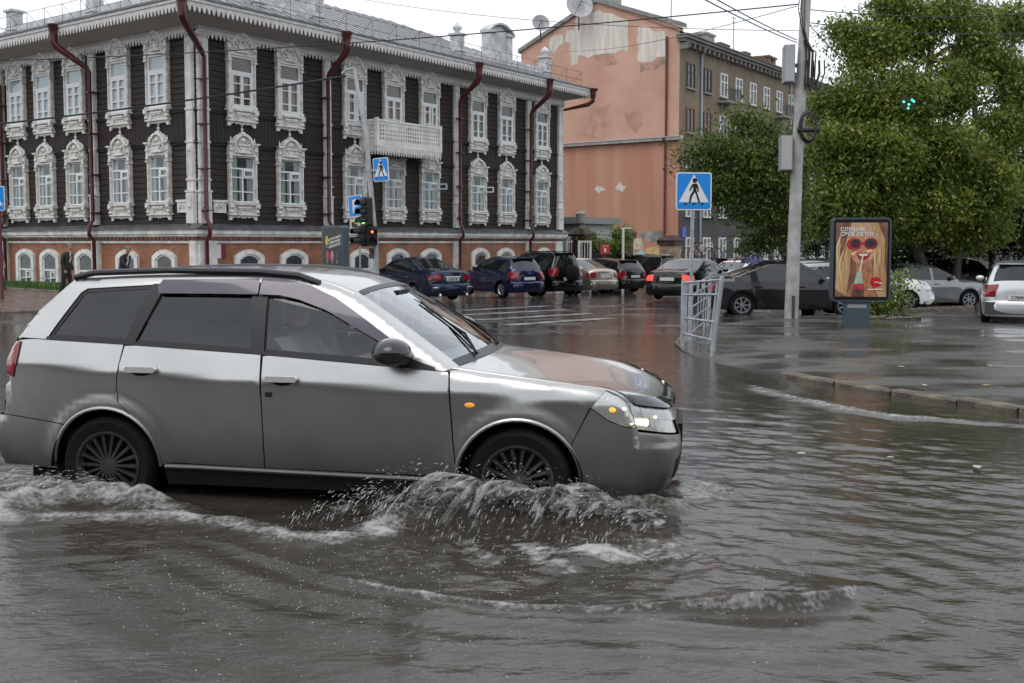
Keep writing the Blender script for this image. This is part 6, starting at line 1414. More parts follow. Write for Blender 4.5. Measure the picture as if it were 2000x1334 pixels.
LEAF = leaf_mat('maple_leaves', (.072, .13, .028), (.225, .29, .052), (.46, .45, .095))
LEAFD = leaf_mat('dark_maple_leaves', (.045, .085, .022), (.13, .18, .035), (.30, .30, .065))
LEAFB = leaf_mat('background_leaves_painted_shade', (.018, .036, .012), (.045, .070, .018), (.10, .12, .03))  # leaf colours darkened to stand in for shade under the canopy
BARK = mat('wet_bark', (.045, .036, .028), .6, var=.35, vs=8, bump=.8, bs=14, stretch=(3, 3, .6))
def foliage(name, m, parent, blobs, leaf=.11, seed=1, kind=None):
    g = np.random.default_rng(seed); allv = []; tone = []
    for (c, rad, ncl, per) in blobs:
        c = np.array(c); rad = np.array(rad)
        d = g.normal(size=(ncl, 3)); d /= np.linalg.norm(d, axis=1)[:, None]; rr = g.random(ncl) ** .42
        lump = 1 + .22 * np.sin(d[:, 0] * 5 + seed) * np.cos(d[:, 2] * 6 + d[:, 1] * 4)
        cc = c + d * rad * (rr * lump)[:, None]
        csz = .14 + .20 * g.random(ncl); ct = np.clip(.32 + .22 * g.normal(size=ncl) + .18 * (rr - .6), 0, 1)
        idx = np.repeat(np.arange(ncl), per); n = len(idx)
        off = g.normal(size=(n, 3)) * csz[idx][:, None] * np.array([1, 1, .75]); pos = cc[idx] + off
        L_ = leaf * (.6 + .8 * g.random(n)); W_ = L_ * (.34 + .2 * g.random(n))
        az = g.random(n) * 6.283; dr = -.2 - .9 * g.random(n)
        ax = np.stack([np.cos(az) * np.cos(dr), np.sin(az) * np.cos(dr), np.sin(dr)], 1)
        sd = np.stack([-np.sin(az), np.cos(az), np.zeros(n)], 1); roll = g.normal(size=n) * .7; upv = np.cross(sd, ax)
        sd = sd * np.cos(roll)[:, None] + upv * np.sin(roll)[:, None]
        p0 = pos; p1 = pos + ax * (L_ * .45)[:, None] + sd * (W_ * .5)[:, None]; p2 = pos + ax * L_[:, None]; p3 = pos + ax * (L_ * .45)[:, None] - sd * (W_ * .5)[:, None]
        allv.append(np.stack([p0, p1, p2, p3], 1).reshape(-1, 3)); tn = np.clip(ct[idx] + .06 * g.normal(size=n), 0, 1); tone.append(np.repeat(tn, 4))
    V = np.concatenate(allv); T = np.concatenate(tone); nq = len(V) // 4
    me = bpy.data.meshes.new(name); me.vertices.add(len(V)); me.vertices.foreach_set('co', V.astype(np.float32).ravel())
    me.loops.add(nq * 4); me.loops.foreach_set('vertex_index', np.arange(nq * 4, dtype=np.int32)); me.polygons.add(nq); me.polygons.foreach_set('loop_start', np.arange(0, nq * 4, 4, dtype=np.int32))
    me.update(calc_edges=True); a = me.attributes.new('tone', 'FLOAT', 'POINT'); a.data.foreach_set('value', T.astype(np.float32)); me.materials.append(m)
    o = link(name, me, parent)
    if kind: o['kind'] = kind
    return o
def limb(mb, a, b_, r0, r1, rnd, bend=.12, n=6):
    a, b_ = Vector(a), Vector(b_); l = (b_ - a).length; pts = []; rs = []
    o1 = Vector([rnd.uniform(-1, 1) for _ in range(3)]) * l * bend
    for i in range(n + 1): t = i / n; pts.append(a.lerp(b_, t) + o1 * math.sin(math.pi * t) + Vector([rnd.uniform(-.015, .015) * l for _ in range(3)])); rs.append(r0 + (r1 - r0) * t)
    mb.tube(pts, rs, 7); return pts
def tree(name, label, base, trunk, blobs, m, leaf, seed, r=.16, twigs=6):
    rnd = random.Random(seed); t = thing(name, label, 'tree', base, 0, 'street trees on the right')
    mb = MB(); P = [Vector(p) for p in trunk]; n = len(P)
    pts = catmull([tuple(p) for p in P], 4) if False else P
    mb.tube([(0, 0, -.3)] + [tuple(p) for p in P], [r * 1.25] + [r * (1 - .55 * i / (n - 1)) for i in range(n)], 9); mb.obj('trunk', BARK, t, 60)
    for bl in blobs:
        c = Vector(bl[0]); st = min(P[len(P) // 2:], key=lambda q: (q - c).length + (2 if q.z > c.z else 0)); mb = MB()
        lp = limb(mb, st, c, r * .42, r * .10, rnd)
        for _ in range(twigs):
            q = lp[rnd.randint(2, len(lp) - 1)]; e = c + Vector((rnd.uniform(-1, 1) * bl[1][0], rnd.uniform(-1, 1) * bl[1][1], rnd.uniform(-.6, 1) * bl[1][2])) * .85
            limb(mb, q, e, r * .13, .012, rnd, .1, 4)
        mb.obj('limb', BARK, t)
    foliage('crown', m, t, blobs, leaf, seed); return t
def rel(px, py, dep, base): q = at_depth(px, py, dep); return (q.x - base.x, q.y - base.y, q.z - base.z)
# leaning tree behind the street pole
b = on_ground(1578, 613); D = b.y; s1 = F_PX / D
tr = [(0, 0, .05)] + [rel(*q, D + .3, b) for q in ((1566, 560), (1543, 510), (1520, 465), (1497, 420), (1478, 360))]
B = lambda px, py, dd, rx, rz, ncl, per, base=None, dep=None: (rel(px, py, (dep or D) + dd, base or b), (rx / s1, .9 * rx / s1, rz / s1), ncl, per)
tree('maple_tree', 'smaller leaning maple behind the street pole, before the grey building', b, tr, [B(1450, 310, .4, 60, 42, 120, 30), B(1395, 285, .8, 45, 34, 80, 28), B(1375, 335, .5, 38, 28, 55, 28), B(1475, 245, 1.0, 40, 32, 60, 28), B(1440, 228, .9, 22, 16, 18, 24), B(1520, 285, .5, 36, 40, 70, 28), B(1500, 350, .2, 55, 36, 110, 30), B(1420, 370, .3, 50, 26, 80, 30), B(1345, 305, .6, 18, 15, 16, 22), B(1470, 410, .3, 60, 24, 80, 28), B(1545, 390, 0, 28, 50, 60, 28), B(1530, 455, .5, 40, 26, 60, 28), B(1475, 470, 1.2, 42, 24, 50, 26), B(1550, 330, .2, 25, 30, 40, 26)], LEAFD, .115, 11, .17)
# big tree to the right
b2 = on_ground(1826, 602); D2 = b2.y
tr = [(0, 0, .05)] + [rel(*q, D2, b2) for q in ((1812, 550), (1796, 500), (1786, 440), (1790, 340), (1800, 240), (1815, 120), (1830, 20))]
Bb = lambda px, py, dd, rx, rz, ncl, per: (rel(px, py, D2 + dd, b2), (rx / s1, .85 * rx / s1, rz / s1), ncl, per)
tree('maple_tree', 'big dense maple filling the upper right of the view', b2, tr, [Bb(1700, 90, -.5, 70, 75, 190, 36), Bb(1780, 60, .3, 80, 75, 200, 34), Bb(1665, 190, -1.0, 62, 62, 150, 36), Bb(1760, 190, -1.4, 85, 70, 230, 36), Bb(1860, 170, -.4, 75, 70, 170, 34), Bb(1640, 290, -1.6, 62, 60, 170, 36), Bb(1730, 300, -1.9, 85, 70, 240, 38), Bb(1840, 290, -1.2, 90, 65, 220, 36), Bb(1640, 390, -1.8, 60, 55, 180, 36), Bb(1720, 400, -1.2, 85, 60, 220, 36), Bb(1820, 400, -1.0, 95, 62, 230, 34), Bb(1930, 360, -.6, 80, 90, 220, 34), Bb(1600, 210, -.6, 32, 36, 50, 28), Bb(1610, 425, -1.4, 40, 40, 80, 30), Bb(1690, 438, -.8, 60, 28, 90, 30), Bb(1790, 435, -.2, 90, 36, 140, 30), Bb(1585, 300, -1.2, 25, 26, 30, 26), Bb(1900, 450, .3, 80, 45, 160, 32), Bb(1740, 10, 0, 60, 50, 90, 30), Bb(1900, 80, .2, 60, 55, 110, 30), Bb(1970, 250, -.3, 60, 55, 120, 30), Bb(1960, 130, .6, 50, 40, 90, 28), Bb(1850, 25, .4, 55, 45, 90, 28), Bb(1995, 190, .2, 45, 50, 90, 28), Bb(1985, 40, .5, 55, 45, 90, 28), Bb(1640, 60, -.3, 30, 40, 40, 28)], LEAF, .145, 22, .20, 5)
# sparse tree at the upper right edge
b3 = on_ground(1868, 594); D3 = b3.y + 1.0
tr = [(0, 0, .05)] + [rel(*q, D3, b3) for q in ((1868, 540), (1876, 470), (1890, 380), (1905, 240), (1900, 130), (1895, 40), (1885, -60))]
Bc = lambda px, py, dd, rx, rz, ncl, per: (rel(px, py, D3 + dd, b3), (rx / s1, .85 * rx / s1, rz / s1), ncl, per)
tree('maple_tree', 'sparse dark-branched maple at the upper right corner', b3, tr, [Bc(1950, 60, 1, 70, 60, 130, 30), Bc(1990, 160, .6, 70, 60, 150, 30), Bc(1900, 30, 1, 70, 50, 110, 30), Bc(1890, 120, .4, 60, 50, 100, 30), Bc(2040, 280, 0, 80, 80, 150, 30), Bc(1960, 230, .8, 60, 45, 60, 28), Bc(2050, 60, 1, 60, 80, 70, 26), Bc(2020, 420, .5, 80, 70, 150, 30)], LEAFD, .12, 33, .15, 9)
# trees further back, canopy shade in their leaf colour, close the view under the crowns
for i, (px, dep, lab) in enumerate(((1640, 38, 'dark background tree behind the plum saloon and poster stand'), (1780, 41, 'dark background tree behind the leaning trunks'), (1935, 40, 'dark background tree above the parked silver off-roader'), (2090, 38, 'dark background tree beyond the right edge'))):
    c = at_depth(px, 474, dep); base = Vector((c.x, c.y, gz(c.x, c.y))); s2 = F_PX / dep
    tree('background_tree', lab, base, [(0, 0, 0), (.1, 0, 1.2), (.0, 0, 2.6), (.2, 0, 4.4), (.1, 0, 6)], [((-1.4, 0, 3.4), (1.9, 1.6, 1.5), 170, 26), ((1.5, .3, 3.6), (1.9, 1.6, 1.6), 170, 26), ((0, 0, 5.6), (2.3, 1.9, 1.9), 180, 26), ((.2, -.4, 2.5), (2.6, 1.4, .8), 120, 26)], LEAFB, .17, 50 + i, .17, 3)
# bush, weeds and vine
b = on_ground(1738, 625); bush = thing('bush', 'leafy bush at the foot of the poster stand', 'bush', b, 0); foliage('foliage', LEAF, bush, [((0, .5, .45), (.45, .4, .5), 70, 22), ((.2, .5, .9), (.3, .3, .35), 40, 20)], .11, 71)
mb = MB(); [limb(mb, (0.05 * i, .5, 0), (.12 * i - .1, .5, .9), .014, .005, random.Random(i), .1, 4) for i in range(-3, 4)]; mb.obj('stems', BARK, bush, kind='stuff')
for q, lab in (((1384, 688), 'tuft of green weeds at the railing foot'), ((95, 566), 'small leafy weed on the lawn edge')):
    b = on_ground(*q, .05); w_ = thing('weed', lab, 'plant', b, 0); sc_ = .5 if q[0] > 1000 else 1.4; foliage('leaves', LEAF, w_, [((0, 0, .08 * sc_), (.10 * sc_, .08 * sc_, .10 * sc_), 8, 14)], .07 * sc_, 80); MB().tube([(0, 0, -.02), (.01, 0, .1 * sc_)], .006, 4).obj('stem', BARK, w_)
a, b_ = at_depth(1150, 474, 55.2), at_depth(1215, 474, 56.0); zv = CAMH - (478 - HORIZON) / (F_PX / 55.3)
vine = thing('climbing_vine', 'green vine trailing along the top of the hoarding', 'vine', (a.x, a.y, zv), 0); w_ = (b_ - a)
foliage('leaves', LEAF, vine, [((w_.x * t, w_.y * t - .2, .05 * math.sin(9 * t)), (.35, .25, .22), 22, 16) for t in np.linspace(0, 1, 9)] + [((w_.x * .98, w_.y * .98 - .1, .7), (.6, .4, .6), 45, 18), ((w_.x * -.1, 0, .55), (.4, .3, .4), 25, 16)], .13, 91); MB().tube([(0, -.1, 0), (w_.x * .5, w_.y * .5 - .1, .05), (w_.x, w_.y - .1, 0), (w_.x, w_.y, -1.6)], .025, 5).obj('stem', BARK, vine)
# planting strip edges under the trees
for q0, q1 in (((1690, 628), (1795, 628)), ((1760, 610), (1900, 606))):
    a, b_ = on_ground(*q0), on_ground(*q1); kerb_run([a[:2], b_[:2], (b_.x + .4, b_.y + 2.5)], road, .14, .3, .13, 1.0)
strip = poly_sheet('planting_soil', [on_ground(*q)[:2] for q in ((1775, 606), (1900, 603), (1905, 592), (1795, 594))], lambda x, y: gz(x, y) + .10, mat('wet_soil_grass', (.04, .055, .02), .8, var=.5, vs=3, col2=(.10, .09, .03)), .5, skirt=.2)
# fallen leaves on the pavement and floating in the water
lm = mat('fallen_leaf_yellow', (.30, .24, .05), .5); lm2 = mat('fallen_leaf_pale', (.45, .40, .30), .5)
LEAFLAB = ['yellow leaf on wet pavement right of the poster stand', 'pale scrap on the pavement near the kerb, below the poster', 'yellow leaf on the pavement left of the silver off-roader', 'largest yellow leaf near the kerb at the right', 'yellow leaf on the pavement right of the railing', 'pale scrap on the pavement just behind the railing', 'smallest yellow leaf beside the poster stand foot', 'pale scrap floating nearest the silver car bumper', 'smaller pale scrap floating between two larger ones', 'pale scrap floating farthest right on the water', 'pale scrap on the pavement under the poster reflection']
for i, (px, py, s, m) in enumerate(((1800, 645, .05, lm), (1805, 752, .05, lm2), (1868, 658, .04, lm), (1926, 752, .06, lm), (1490, 684, .04, lm), (1500, 668, .04, lm2), (1780, 642, .035, lm), (1565, 885, .045, lm2), (1740, 893, .028, lm2), (1908, 912, .045, lm2), (1760, 716, .05, lm2))):
    p = on_ground(px, py, .06 if py < 800 and px > 1400 else .02); mb = MB(); k = random.Random(i)
    mb.prism([(s * (1 + .35 * k.uniform(-1, 1)) * math.cos(a), s * (.6 + .3 * k.uniform(-1, 1)) * math.sin(a)) for a in np.linspace(0, 6.283, 9)[:-1]], 0, .004)
    o = mb.obj('fallen_leaf', m); o.location = p; o.rotation_euler = (R(90), 0, k.uniform(0, 6)); tag(o, LEAFLAB[i], 'leaf', 'scattered leaves and scraps')
# ------------------------------------------------------------------ people
SKIN = mat('skin', (.42, .24, .17), .5); HAIRG = mat('grey_hair', (.17, .165, .16), .8, var=.3, vs=20, bump=.5, bs=40)
def figure(parent, V, E, Rr, mats, pick, name='body'):
    me = bpy.data.meshes.new(name); me.from_pydata(V, E, []); o = bpy.data.objects.new(name, me); COL.objects.link(o)
    sk = o.modifiers.new('skin', 'SKIN'); sk.use_smooth_shade = True
    for i, r in enumerate(Rr): me.skin_vertices[0].data[i].radius = r if isinstance(r, tuple) else (r, r)
    me.skin_vertices[0].data[0].use_root = True
    ss = o.modifiers.new('sub', 'SUBSURF'); ss.levels = 2; ss.render_levels = 2
    dg = bpy.context.evaluated_depsgraph_get(); nm = bpy.data.meshes.new_from_object(o.evaluated_get(dg)); bpy.data.objects.remove(o)
    nm.materials.clear(); [nm.materials.append(m) for m in mats]
    for p in nm.polygons: p.use_smooth = True; p.material_index = pick(p.center)
    return link(name, nm, parent)
def person(label, pos, rz, coat, shirt, trousers, lean=0.0, arm_r=None, arm_l=None, sleeves=True, hair=HAIRG, stride=.18):
    t = thing('person', label, 'person', pos, rz, 'pedestrians by the timber house'); t.scale = (.93,) * 3       # faces +x locally
    l = lean
    V = [(0, 0, .95), (.02 + l * .3, 0, 1.15), (.03 + l * .8, 0, 1.38), (.05 + l, 0, 1.50), (.07 + l * 1.1, 0, 1.57), (.10 + l * 1.25, 0, 1.66), (.11 + l * 1.3, 0, 1.72),
         (0, .10, .90), (stride * .5, .10, .50), (stride * .9, .10, .10), (stride * .9 + .14, .10, .05), (0, -.10, .90), (-stride * .3, -.10, .50), (-stride, -.10, .12), (-stride + .14, -.10, .05)]
    E = [(0, 1), (1, 2), (2, 3), (3, 4), (4, 5), (5, 6), (0, 7), (7, 8), (8, 9), (9, 10), (0, 11), (11, 12), (12, 13), (13, 14)]
    Rr = [(.16, .13), (.17, .14), (.20, .13), (.07, .07), (.062, .062), (.095, .08), (.085, .075), .10, .075, .055, .04, .10, .075, .055, .04]
    for sgn, arm in ((1, arm_l or ((.0, .25, 1.15), (.10, .24, .90), (.14, .23, .82))), (-1, arm_r or ((.0, -.25, 1.15), (.10, -.24, .90), (.14, -.23, .82)))):
        o = len(V); V += [(.02 + l * .8, sgn * .20, 1.42)] + list(arm); E += [(2, o), (o, o + 1), (o + 1, o + 2), (o + 2, o + 3)]; Rr += [.075, .055, .042, .034]
    hands = [V[-1], V[-5]]
    def pick(c):
        if c.z > 1.53 + 0: return 3
        if any((c - Vector(h)).length < .10 for h in hands): return 3
        if c.z < .86 and abs(c.y) < .2: return 2
        if c.z < .10: return 4
        if c.x > .06 + l * .9 + (c.z - 1.2) * .1 and abs(c.y) < .035 and c.z > 1.2: return 1
        if not sleeves and abs(c.y) > .19 and c.z < 1.25: return 3
        return 0
    figure(t, V, E, Rr, [coat, shirt, trousers, SKIN, BLACK], pick)
    hd = Vector(V[5]); MB().ball((hd.x - .02, 0, hd.z + .045), .104, 12, 8, (.96, .84, .74)).obj('hair', hair, t, True)
    MB().ball((hd.x + .10, 0, hd.z - .01), .022, 6, 4).obj('nose', SKIN, t, True)
    for sg in (1, -1): MB().ball((hd.x + .0, sg * .085, hd.z - .01), .025, 6, 4, (.7, .5, 1.2)).obj('ear', SKIN, t)
    return t
GREENJ = mat('dark_olive_jacket', (.020, .022, .015), .8, bump=.3, bs=30); NAVYJ = mat('dark_navy_jacket', (.012, .013, .022), .8, bump=.3, bs=30); SHIRTW = mat('white_shirt', (.6, .6, .6), .8); SHIRTB = mat('pale_blue_shirt', (.22, .32, .38), .8); TRS = mat('dark_trousers', (.018, .018, .022), .8); TRG = mat('grey_trousers', (.16, .16, .17), .8)
def stand(px, dep): c = at_depth(px, 474, dep); return (c.x, c.y, gz(c.x, c.y) + .03)
p = stand(128, 31.0); person('man in dark olive jacket walking along the pavement by the brick base', p, R(-8), GREENJ, SHIRTW, TRS, .05)
p = stand(238, 30.5); person('grey-haired man in dark navy jacket reaching forward over the silver car roof', p, R(-10), NAVYJ, SHIRTW, TRG, .10, ((.18, -.26, 1.20), (.42, -.22, 1.03), (.52, -.20, .98)))
p = stand(-7, 34.5); person('person in pale blue shirt and dark trousers cut by the left edge', p, R(-15), SHIRTB, SHIRTB, TRS, 0, ((.02, -.25, 1.15), (.16, -.20, 1.02), (.22, -.14, 1.02)), None, False)
c = at_depth(1468, 474, 44); q = (c.x, c.y, gz(c.x, c.y)); t = person('person walking under a blue umbrella behind the plum saloon', q, R(20), NAVYJ, SHIRTW, TRS)
um = thing('umbrella', 'open violet-blue umbrella above the parked cars', 'umbrella', (q[0] + .1, q[1], q[2] + 1.45), 0); mb = MB(); mb.lathe([(.60, -.02), (.55, .08), (.38, .2), (.18, .27), (.01, .30)], (0, 0, 0), 8, 'z', False); mb.obj('canopy', mat('violet_blue_cloth', (.05, .05, .16), .6), um); MB().cyl((0, 0, -.45), (0, 0, .36), .012, 6).obj('shaft', WIRE, um)
# driver, seated on the right-hand side of the estate car
drv = thing('person', 'driver at the wheel seen dimly through the silver car window', 'person', (0, 0, 0), 0); drv.matrix_world = Matrix.Translation(wag_pos) @ Matrix.Rotation(WYAW, 4, 'Z')
y0 = -.36; V = [(1.12, y0, .68), (1.05, y0, .86), (1.02, y0, 1.04), (1.05, y0, 1.13), (1.07, y0, 1.18), (1.10, y0, 1.26), (1.10, y0, 1.31), (1.45, y0 + .1, .72), (1.75, y0 + .1, .55), (1.45, y0 - .1, .72), (1.75, y0 - .1, .55), (1.05, y0 + .19, 1.04), (1.22, y0 + .22, .86), (1.48, y0 + .16, .92), (1.62, y0 + .12, .98), (1.05, y0 - .19, 1.04), (1.22, y0 - .22, .86), (1.48, y0 - .16, .92), (1.62, y0 - .12, .98)]
E = [(0, 1), (1, 2), (2, 3), (3, 4), (4, 5), (5, 6), (0, 7), (7, 8), (0, 9), (9, 10), (2, 11), (11, 12), (12, 13), (13, 14), (2, 15), (15, 16), (16, 17), (17, 18)]
figure(drv, V, E, [(.15, .14), (.16, .14), (.17, .12), (.06, .06), (.055, .055), (.085, .075), (.075, .07), .08, .06, .08, .06, .07, .05, .04, .035, .07, .05, .04, .035], [mat('grey_shirt', (.16, .16, .17), .8), TRS, SKIN], lambda c: 2 if c.z > 1.14 or c.x > 1.52 and c.z > .85 else (1 if c.z < .78 and c.x > 1.2 else 0))
MB().ball((1.085, y0, 1.305), .10, 10, 7, (1, .85, .75)).obj('hair', mat('brown_hair', (.06, .035, .02), .7), drv, True)
MB().ball((1.19, y0, 1.255), .02, 6, 4).obj('nose', SKIN, drv)
# ------------------------------------------------------------------ flood water
def wnoise(X, Y, s, seed, o=3):
    r = np.random.default_rng(seed); out = np.zeros_like(X); a = 1
    for k in range(o):
        for _ in range(5):
            th = r.random() * 6.283; f = s * 2 ** k * (.7 + .6 * r.random()); out += a * np.sin((X * math.cos(th) + Y * math.sin(th)) * f + r.random() * 6.283 + 1.3 * np.sin((X * math.sin(th * 1.7) - Y * math.cos(th * 1.7)) * f * .43))
        a *= .5
    return out / 5
def spread(a, b, d0, stops): return None
xs = np.concatenate([np.arange(-30, -8, 1.5), np.arange(-8, -3.6, .08), np.arange(-3.6, 4.2, .0165), np.arange(4.2, 9, .07), np.arange(9, 20, 1.2)])
ys = [-14.0]
while ys[-1] < 22.5:
    y = ys[-1]; ys.append(y + (1.5 if y < 0 else .25 if y < 2.6 else .1 if y < 3.0 else .0135 if y < 6.6 else .0135 * (1 + (y - 6.6) * .75)))
ys = np.array(ys); X, Y = np.meshgrid(xs, ys)
def seg_dist(P):
    D = np.full(X.shape, 1e9); T = np.zeros(X.shape); SD = np.zeros(X.shape); n = len(P)
    for i in range(n - 1):
        a, b = np.array(P[i][:2]), np.array(P[i + 1][:2]); d = b - a; l = np.hypot(*d); u = ((X - a[0]) * d[0] + (Y - a[1]) * d[1]) / l ** 2; u = np.clip(u, 0, 1)
        qx, qy = X - (a[0] + u * d[0]), Y - (a[1] + u * d[1]); dd = np.hypot(qx, qy); m = dd < D
        sg = np.sign(d[0] * qy - d[1] * qx); D = np.where(m, dd, D); T = np.where(m, (i + u) / (n - 1), T); SD = np.where(m, dd * sg, SD)
    return D, T, SD                                    # SD > 0: left of the line
G = lambda px, py, z=0: ((on_ground(px, py, z)).x, (on_ground(px, py, z)).y)
GZ = np.vectorize(gz)(X, Y)
near = 1 / (1 + np.exp((Y - 12) / 1.5))
def dnoise(X, Y, k, ang, spread, seed, n=9):           # long-crested waves travelling along ang
    r = np.random.default_rng(seed); out = np.zeros_like(X)
    for _ in range(n):
        th = ang + spread * r.normal(); f = k * math.exp(.3 * r.normal()); p = (X * math.cos(th) + Y * math.sin(th)) * f + r.random() * 6.283
        out += np.sin(p + .9 * np.sin((X * math.sin(th) - Y * math.cos(th)) * f * .31 + r.random() * 6.283))
    return out / n ** .5
side = 1 / (1 + np.exp(-(X - .35) * 3)); patch = np.clip(.55 + .55 * wnoise(X, Y, 1.1, 31, 2), .12, 1.3)
calm = np.exp(-(((X + .9) / 1.3) ** 2 + ((Y - 4.65) / .45) ** 2))
aL, aR = R(90 + 20), R(90 - 14)
fg = 1 / (1 + np.exp((Y - 8.5) * .9))
hL = .0050 * dnoise(X, Y, 15, aL, .22, 41) + .0030 * dnoise(X, Y, 38, aL, .30, 42) + .0014 * dnoise(X, Y, 85, aL, .45, 43)
hR = .0075 * dnoise(X, Y, 13, aR, .42, 44) + .0046 * dnoise(X, Y, 32, aR, .55, 45) + .0020 * dnoise(X, Y, 80, aR, .7, 46)
h = .004 * wnoise(X, Y, 5, 1) + patch * (1 - .72 * calm) * ((1 - side) * hL + side * hR) * (.45 + .55 * fg) + .0011 * wnoise(X, Y, 60, 3, 2)
foam = np.zeros_like(X)
tex = .5 + .5 * wnoise(X, Y, 26, 11, 3); texs = .5 + .5 * wnoise(X, Y, 60, 12, 2)
# outer bore spreading from the car
bore = [G(*p) for p in ((60, 1010), (300, 1030), (450, 1062), (560, 1104), (640, 1132), (800, 1166), (1000, 1192), (1150, 1196), (1300, 1192), (1450, 1192), (1580, 1190), (1650, 1176), (1690, 1140))]
D, T, SD = seg_dist(bore); wob = .02 * wnoise(X, Y, 7, 13); SDw = SD + wob
k = np.clip((T - .12) / .3, 0, 1) * np.clip((1 - T) / .06, 0, 1); big = np.exp(-((T - .82) / .14) ** 2)
h += .006 * np.clip(T * 4, 0, 1) * np.where(SD < 0, np.exp(SD / .7), 0) * np.sin(SD * 24 + 1.5 * wnoise(X, Y, 2.2, 51))
front = np.where(SDw < 0, np.exp(SDw / .035), np.exp(-SDw / .34)); hgt = k * (.022 + .042 * big) * (1 + .35 * wnoise(X, Y, 14, 14))
h += hgt * front; foam += k * np.exp(-(SDw / (.030 + .03 * big)) ** 2) * (.25 + .45 * tex) * (.75 + .05 * big) + .25 * k * np.where(SDw > 0, np.exp(-SDw / .25), 0) * np.clip(tex * 1.6 - .7, 0, 1)
# front-wheel bow mound beside the car, and rear-wheel wash
fx, fy = PFf.x, PFf.y
mound = [G(690, 1042), G(780, 1010), G(860, 985), G(960, 978), G(1080, 980), G(1200, 985), G(1300, 992), G(1340, 985)]
D, T, SD = seg_dist(mound); env = np.sin(np.clip(T, 0, 1) * math.pi) ** .6
h += env * .15 * np.exp(-(D / .13) ** 2) * (1 + .4 * wnoise(X, Y, 16, 15)); foam += env * np.exp(-(D / .17) ** 2) * (.45 + .8 * tex) * .9
churn = np.exp(-(((X - .25) / .95) ** 2 + ((Y - 5.0) / .42) ** 2)); h += churn * (.022 * wnoise(X, Y, 11, 16) + .012 * wnoise(X, Y, 27, 17)); foam += churn * np.clip(tex * 1.7 - .75, 0, 1) * .75
land = np.exp(-(((X - .42) / .42) ** 2 + ((Y - 4.98) / .13) ** 2)); foam += land * (.4 + .6 * tex)
rear = [G(-60, 1000), G(60, 985), G(170, 968), G(300, 985), G(420, 1000)]
D, T, SD = seg_dist(rear); env = np.clip((1 - T) / .3, 0, 1); h += env * .10 * np.exp(-(D / .13) ** 2) * (1 + .5 * wnoise(X, Y, 17, 18)); foam += env * np.exp(-(D / .16) ** 2) * (.45 + .8 * tex) * .9
wash = [G(-40, 1012), G(150, 1012), G(330, 1010), G(470, 1022), G(560, 1050), G(680, 1052), G(760, 1040)]
D, T, SD = seg_dist(wash); h += .022 * np.exp(-(D / .10) ** 2) * (1 + .6 * wnoise(X, Y, 22, 19)); foam += np.exp(-(D / .10) ** 2) * (.4 + .8 * tex) * .8
nose = np.exp(-(((X - 1.12) / .30) ** 2 + ((Y - 6.3) / .35) ** 2)); foam += nose * (.35 + .7 * tex) * .8; h += nose * .02 * wnoise(X, Y, 18, 20)
# wash running along the kerb
kb = [G(*p) for p in ((1440, 745), (1490, 762), (1560, 780), (1650, 800), (1760, 816), (1900, 826), (2020, 830))]
D, T, SD = seg_dist(kb); e2 = np.clip(T / .15, 0, 1) * np.clip((1.05 - T) / .3, 0, 1); wob = .06 * wnoise(X, Y, 3, 21); h += e2 * .035 * np.exp(-((SD + wob) / .12) ** 2); foam += e2 * np.exp(-((SD + wob) / .11) ** 2) * (.2 + .8 * tex) * .85
strip_ = e2 * (SD > 0) * np.exp(-SD / .8); h += strip_ * .010 * wnoise(X, Y, 9, 22); foam += strip_ * np.clip(tex * 1.9 - 1.15, 0, 1) * .6
# shallow torrent round the corner kerb: lively surface with pale flecks
tor = np.exp(-(((X - 1.6) / 2.4) ** 2 + ((Y - 13.5) / 3.4) ** 2)); h += tor * (.014 * wnoise(X, Y, 7, 23) + .007 * wnoise(X, Y, 16, 24)); foam += tor * np.clip(tex * 1.8 - 1.05, 0, 1) * .45
# the dark calm hollow under and beside the car
wx = (X - wag_pos.x) * ux.x + (Y - wag_pos.y) * ux.y; wy = (X - wag_pos.x) * uy.x + (Y - wag_pos.y) * uy.y
under = (1 / (1 + np.exp((np.abs(wx - 1.25) - 1.9) * 8))) * (1 / (1 + np.exp((np.abs(wy) - .78) * 12))); h = h * (1 - .85 * under) - .03 * under; foam *= (1 - .9 * under)
hol = np.exp(-((wx - 1.25) / .75) ** 4) * np.exp(-((wy + .92) / .20) ** 2); h -= .05 * hol; foam *= (1 - .95 * hol)
foam = np.clip(foam * (.6 + .8 * texs), 0, 1)
Z = GZ + h * np.clip(near * 1.05, .25, 1) - .05 * np.clip((Y - 19) / 3, 0, 1)
ny, nx = X.shape; V = np.stack([X, Y, Z], -1).reshape(-1, 3)
ii = np.arange(ny * nx).reshape(ny, nx); Fq = np.stack([ii[:-1, :-1], ii[:-1, 1:], ii[1:, 1:], ii[1:, :-1]], -1).reshape(-1, 4)
me = bpy.data.meshes.new('flood_water'); me.vertices.add(len(V)); me.vertices.foreach_set('co', V.astype(np.float32).ravel())
me.loops.add(Fq.size); me.loops.foreach_set('vertex_index', Fq.astype(np.int32).ravel()); me.polygons.add(len(Fq)); me.polygons.foreach_set('loop_start', np.arange(0, Fq.size, 4, dtype=np.int32)); me.polygons.foreach_set('use_smooth', np.ones(len(Fq), bool))
me.update(calc_edges=True); at = me.attributes.new('foam', 'FLOAT', 'POINT'); at.data.foreach_set('value', foam.astype(np.float32).ravel())
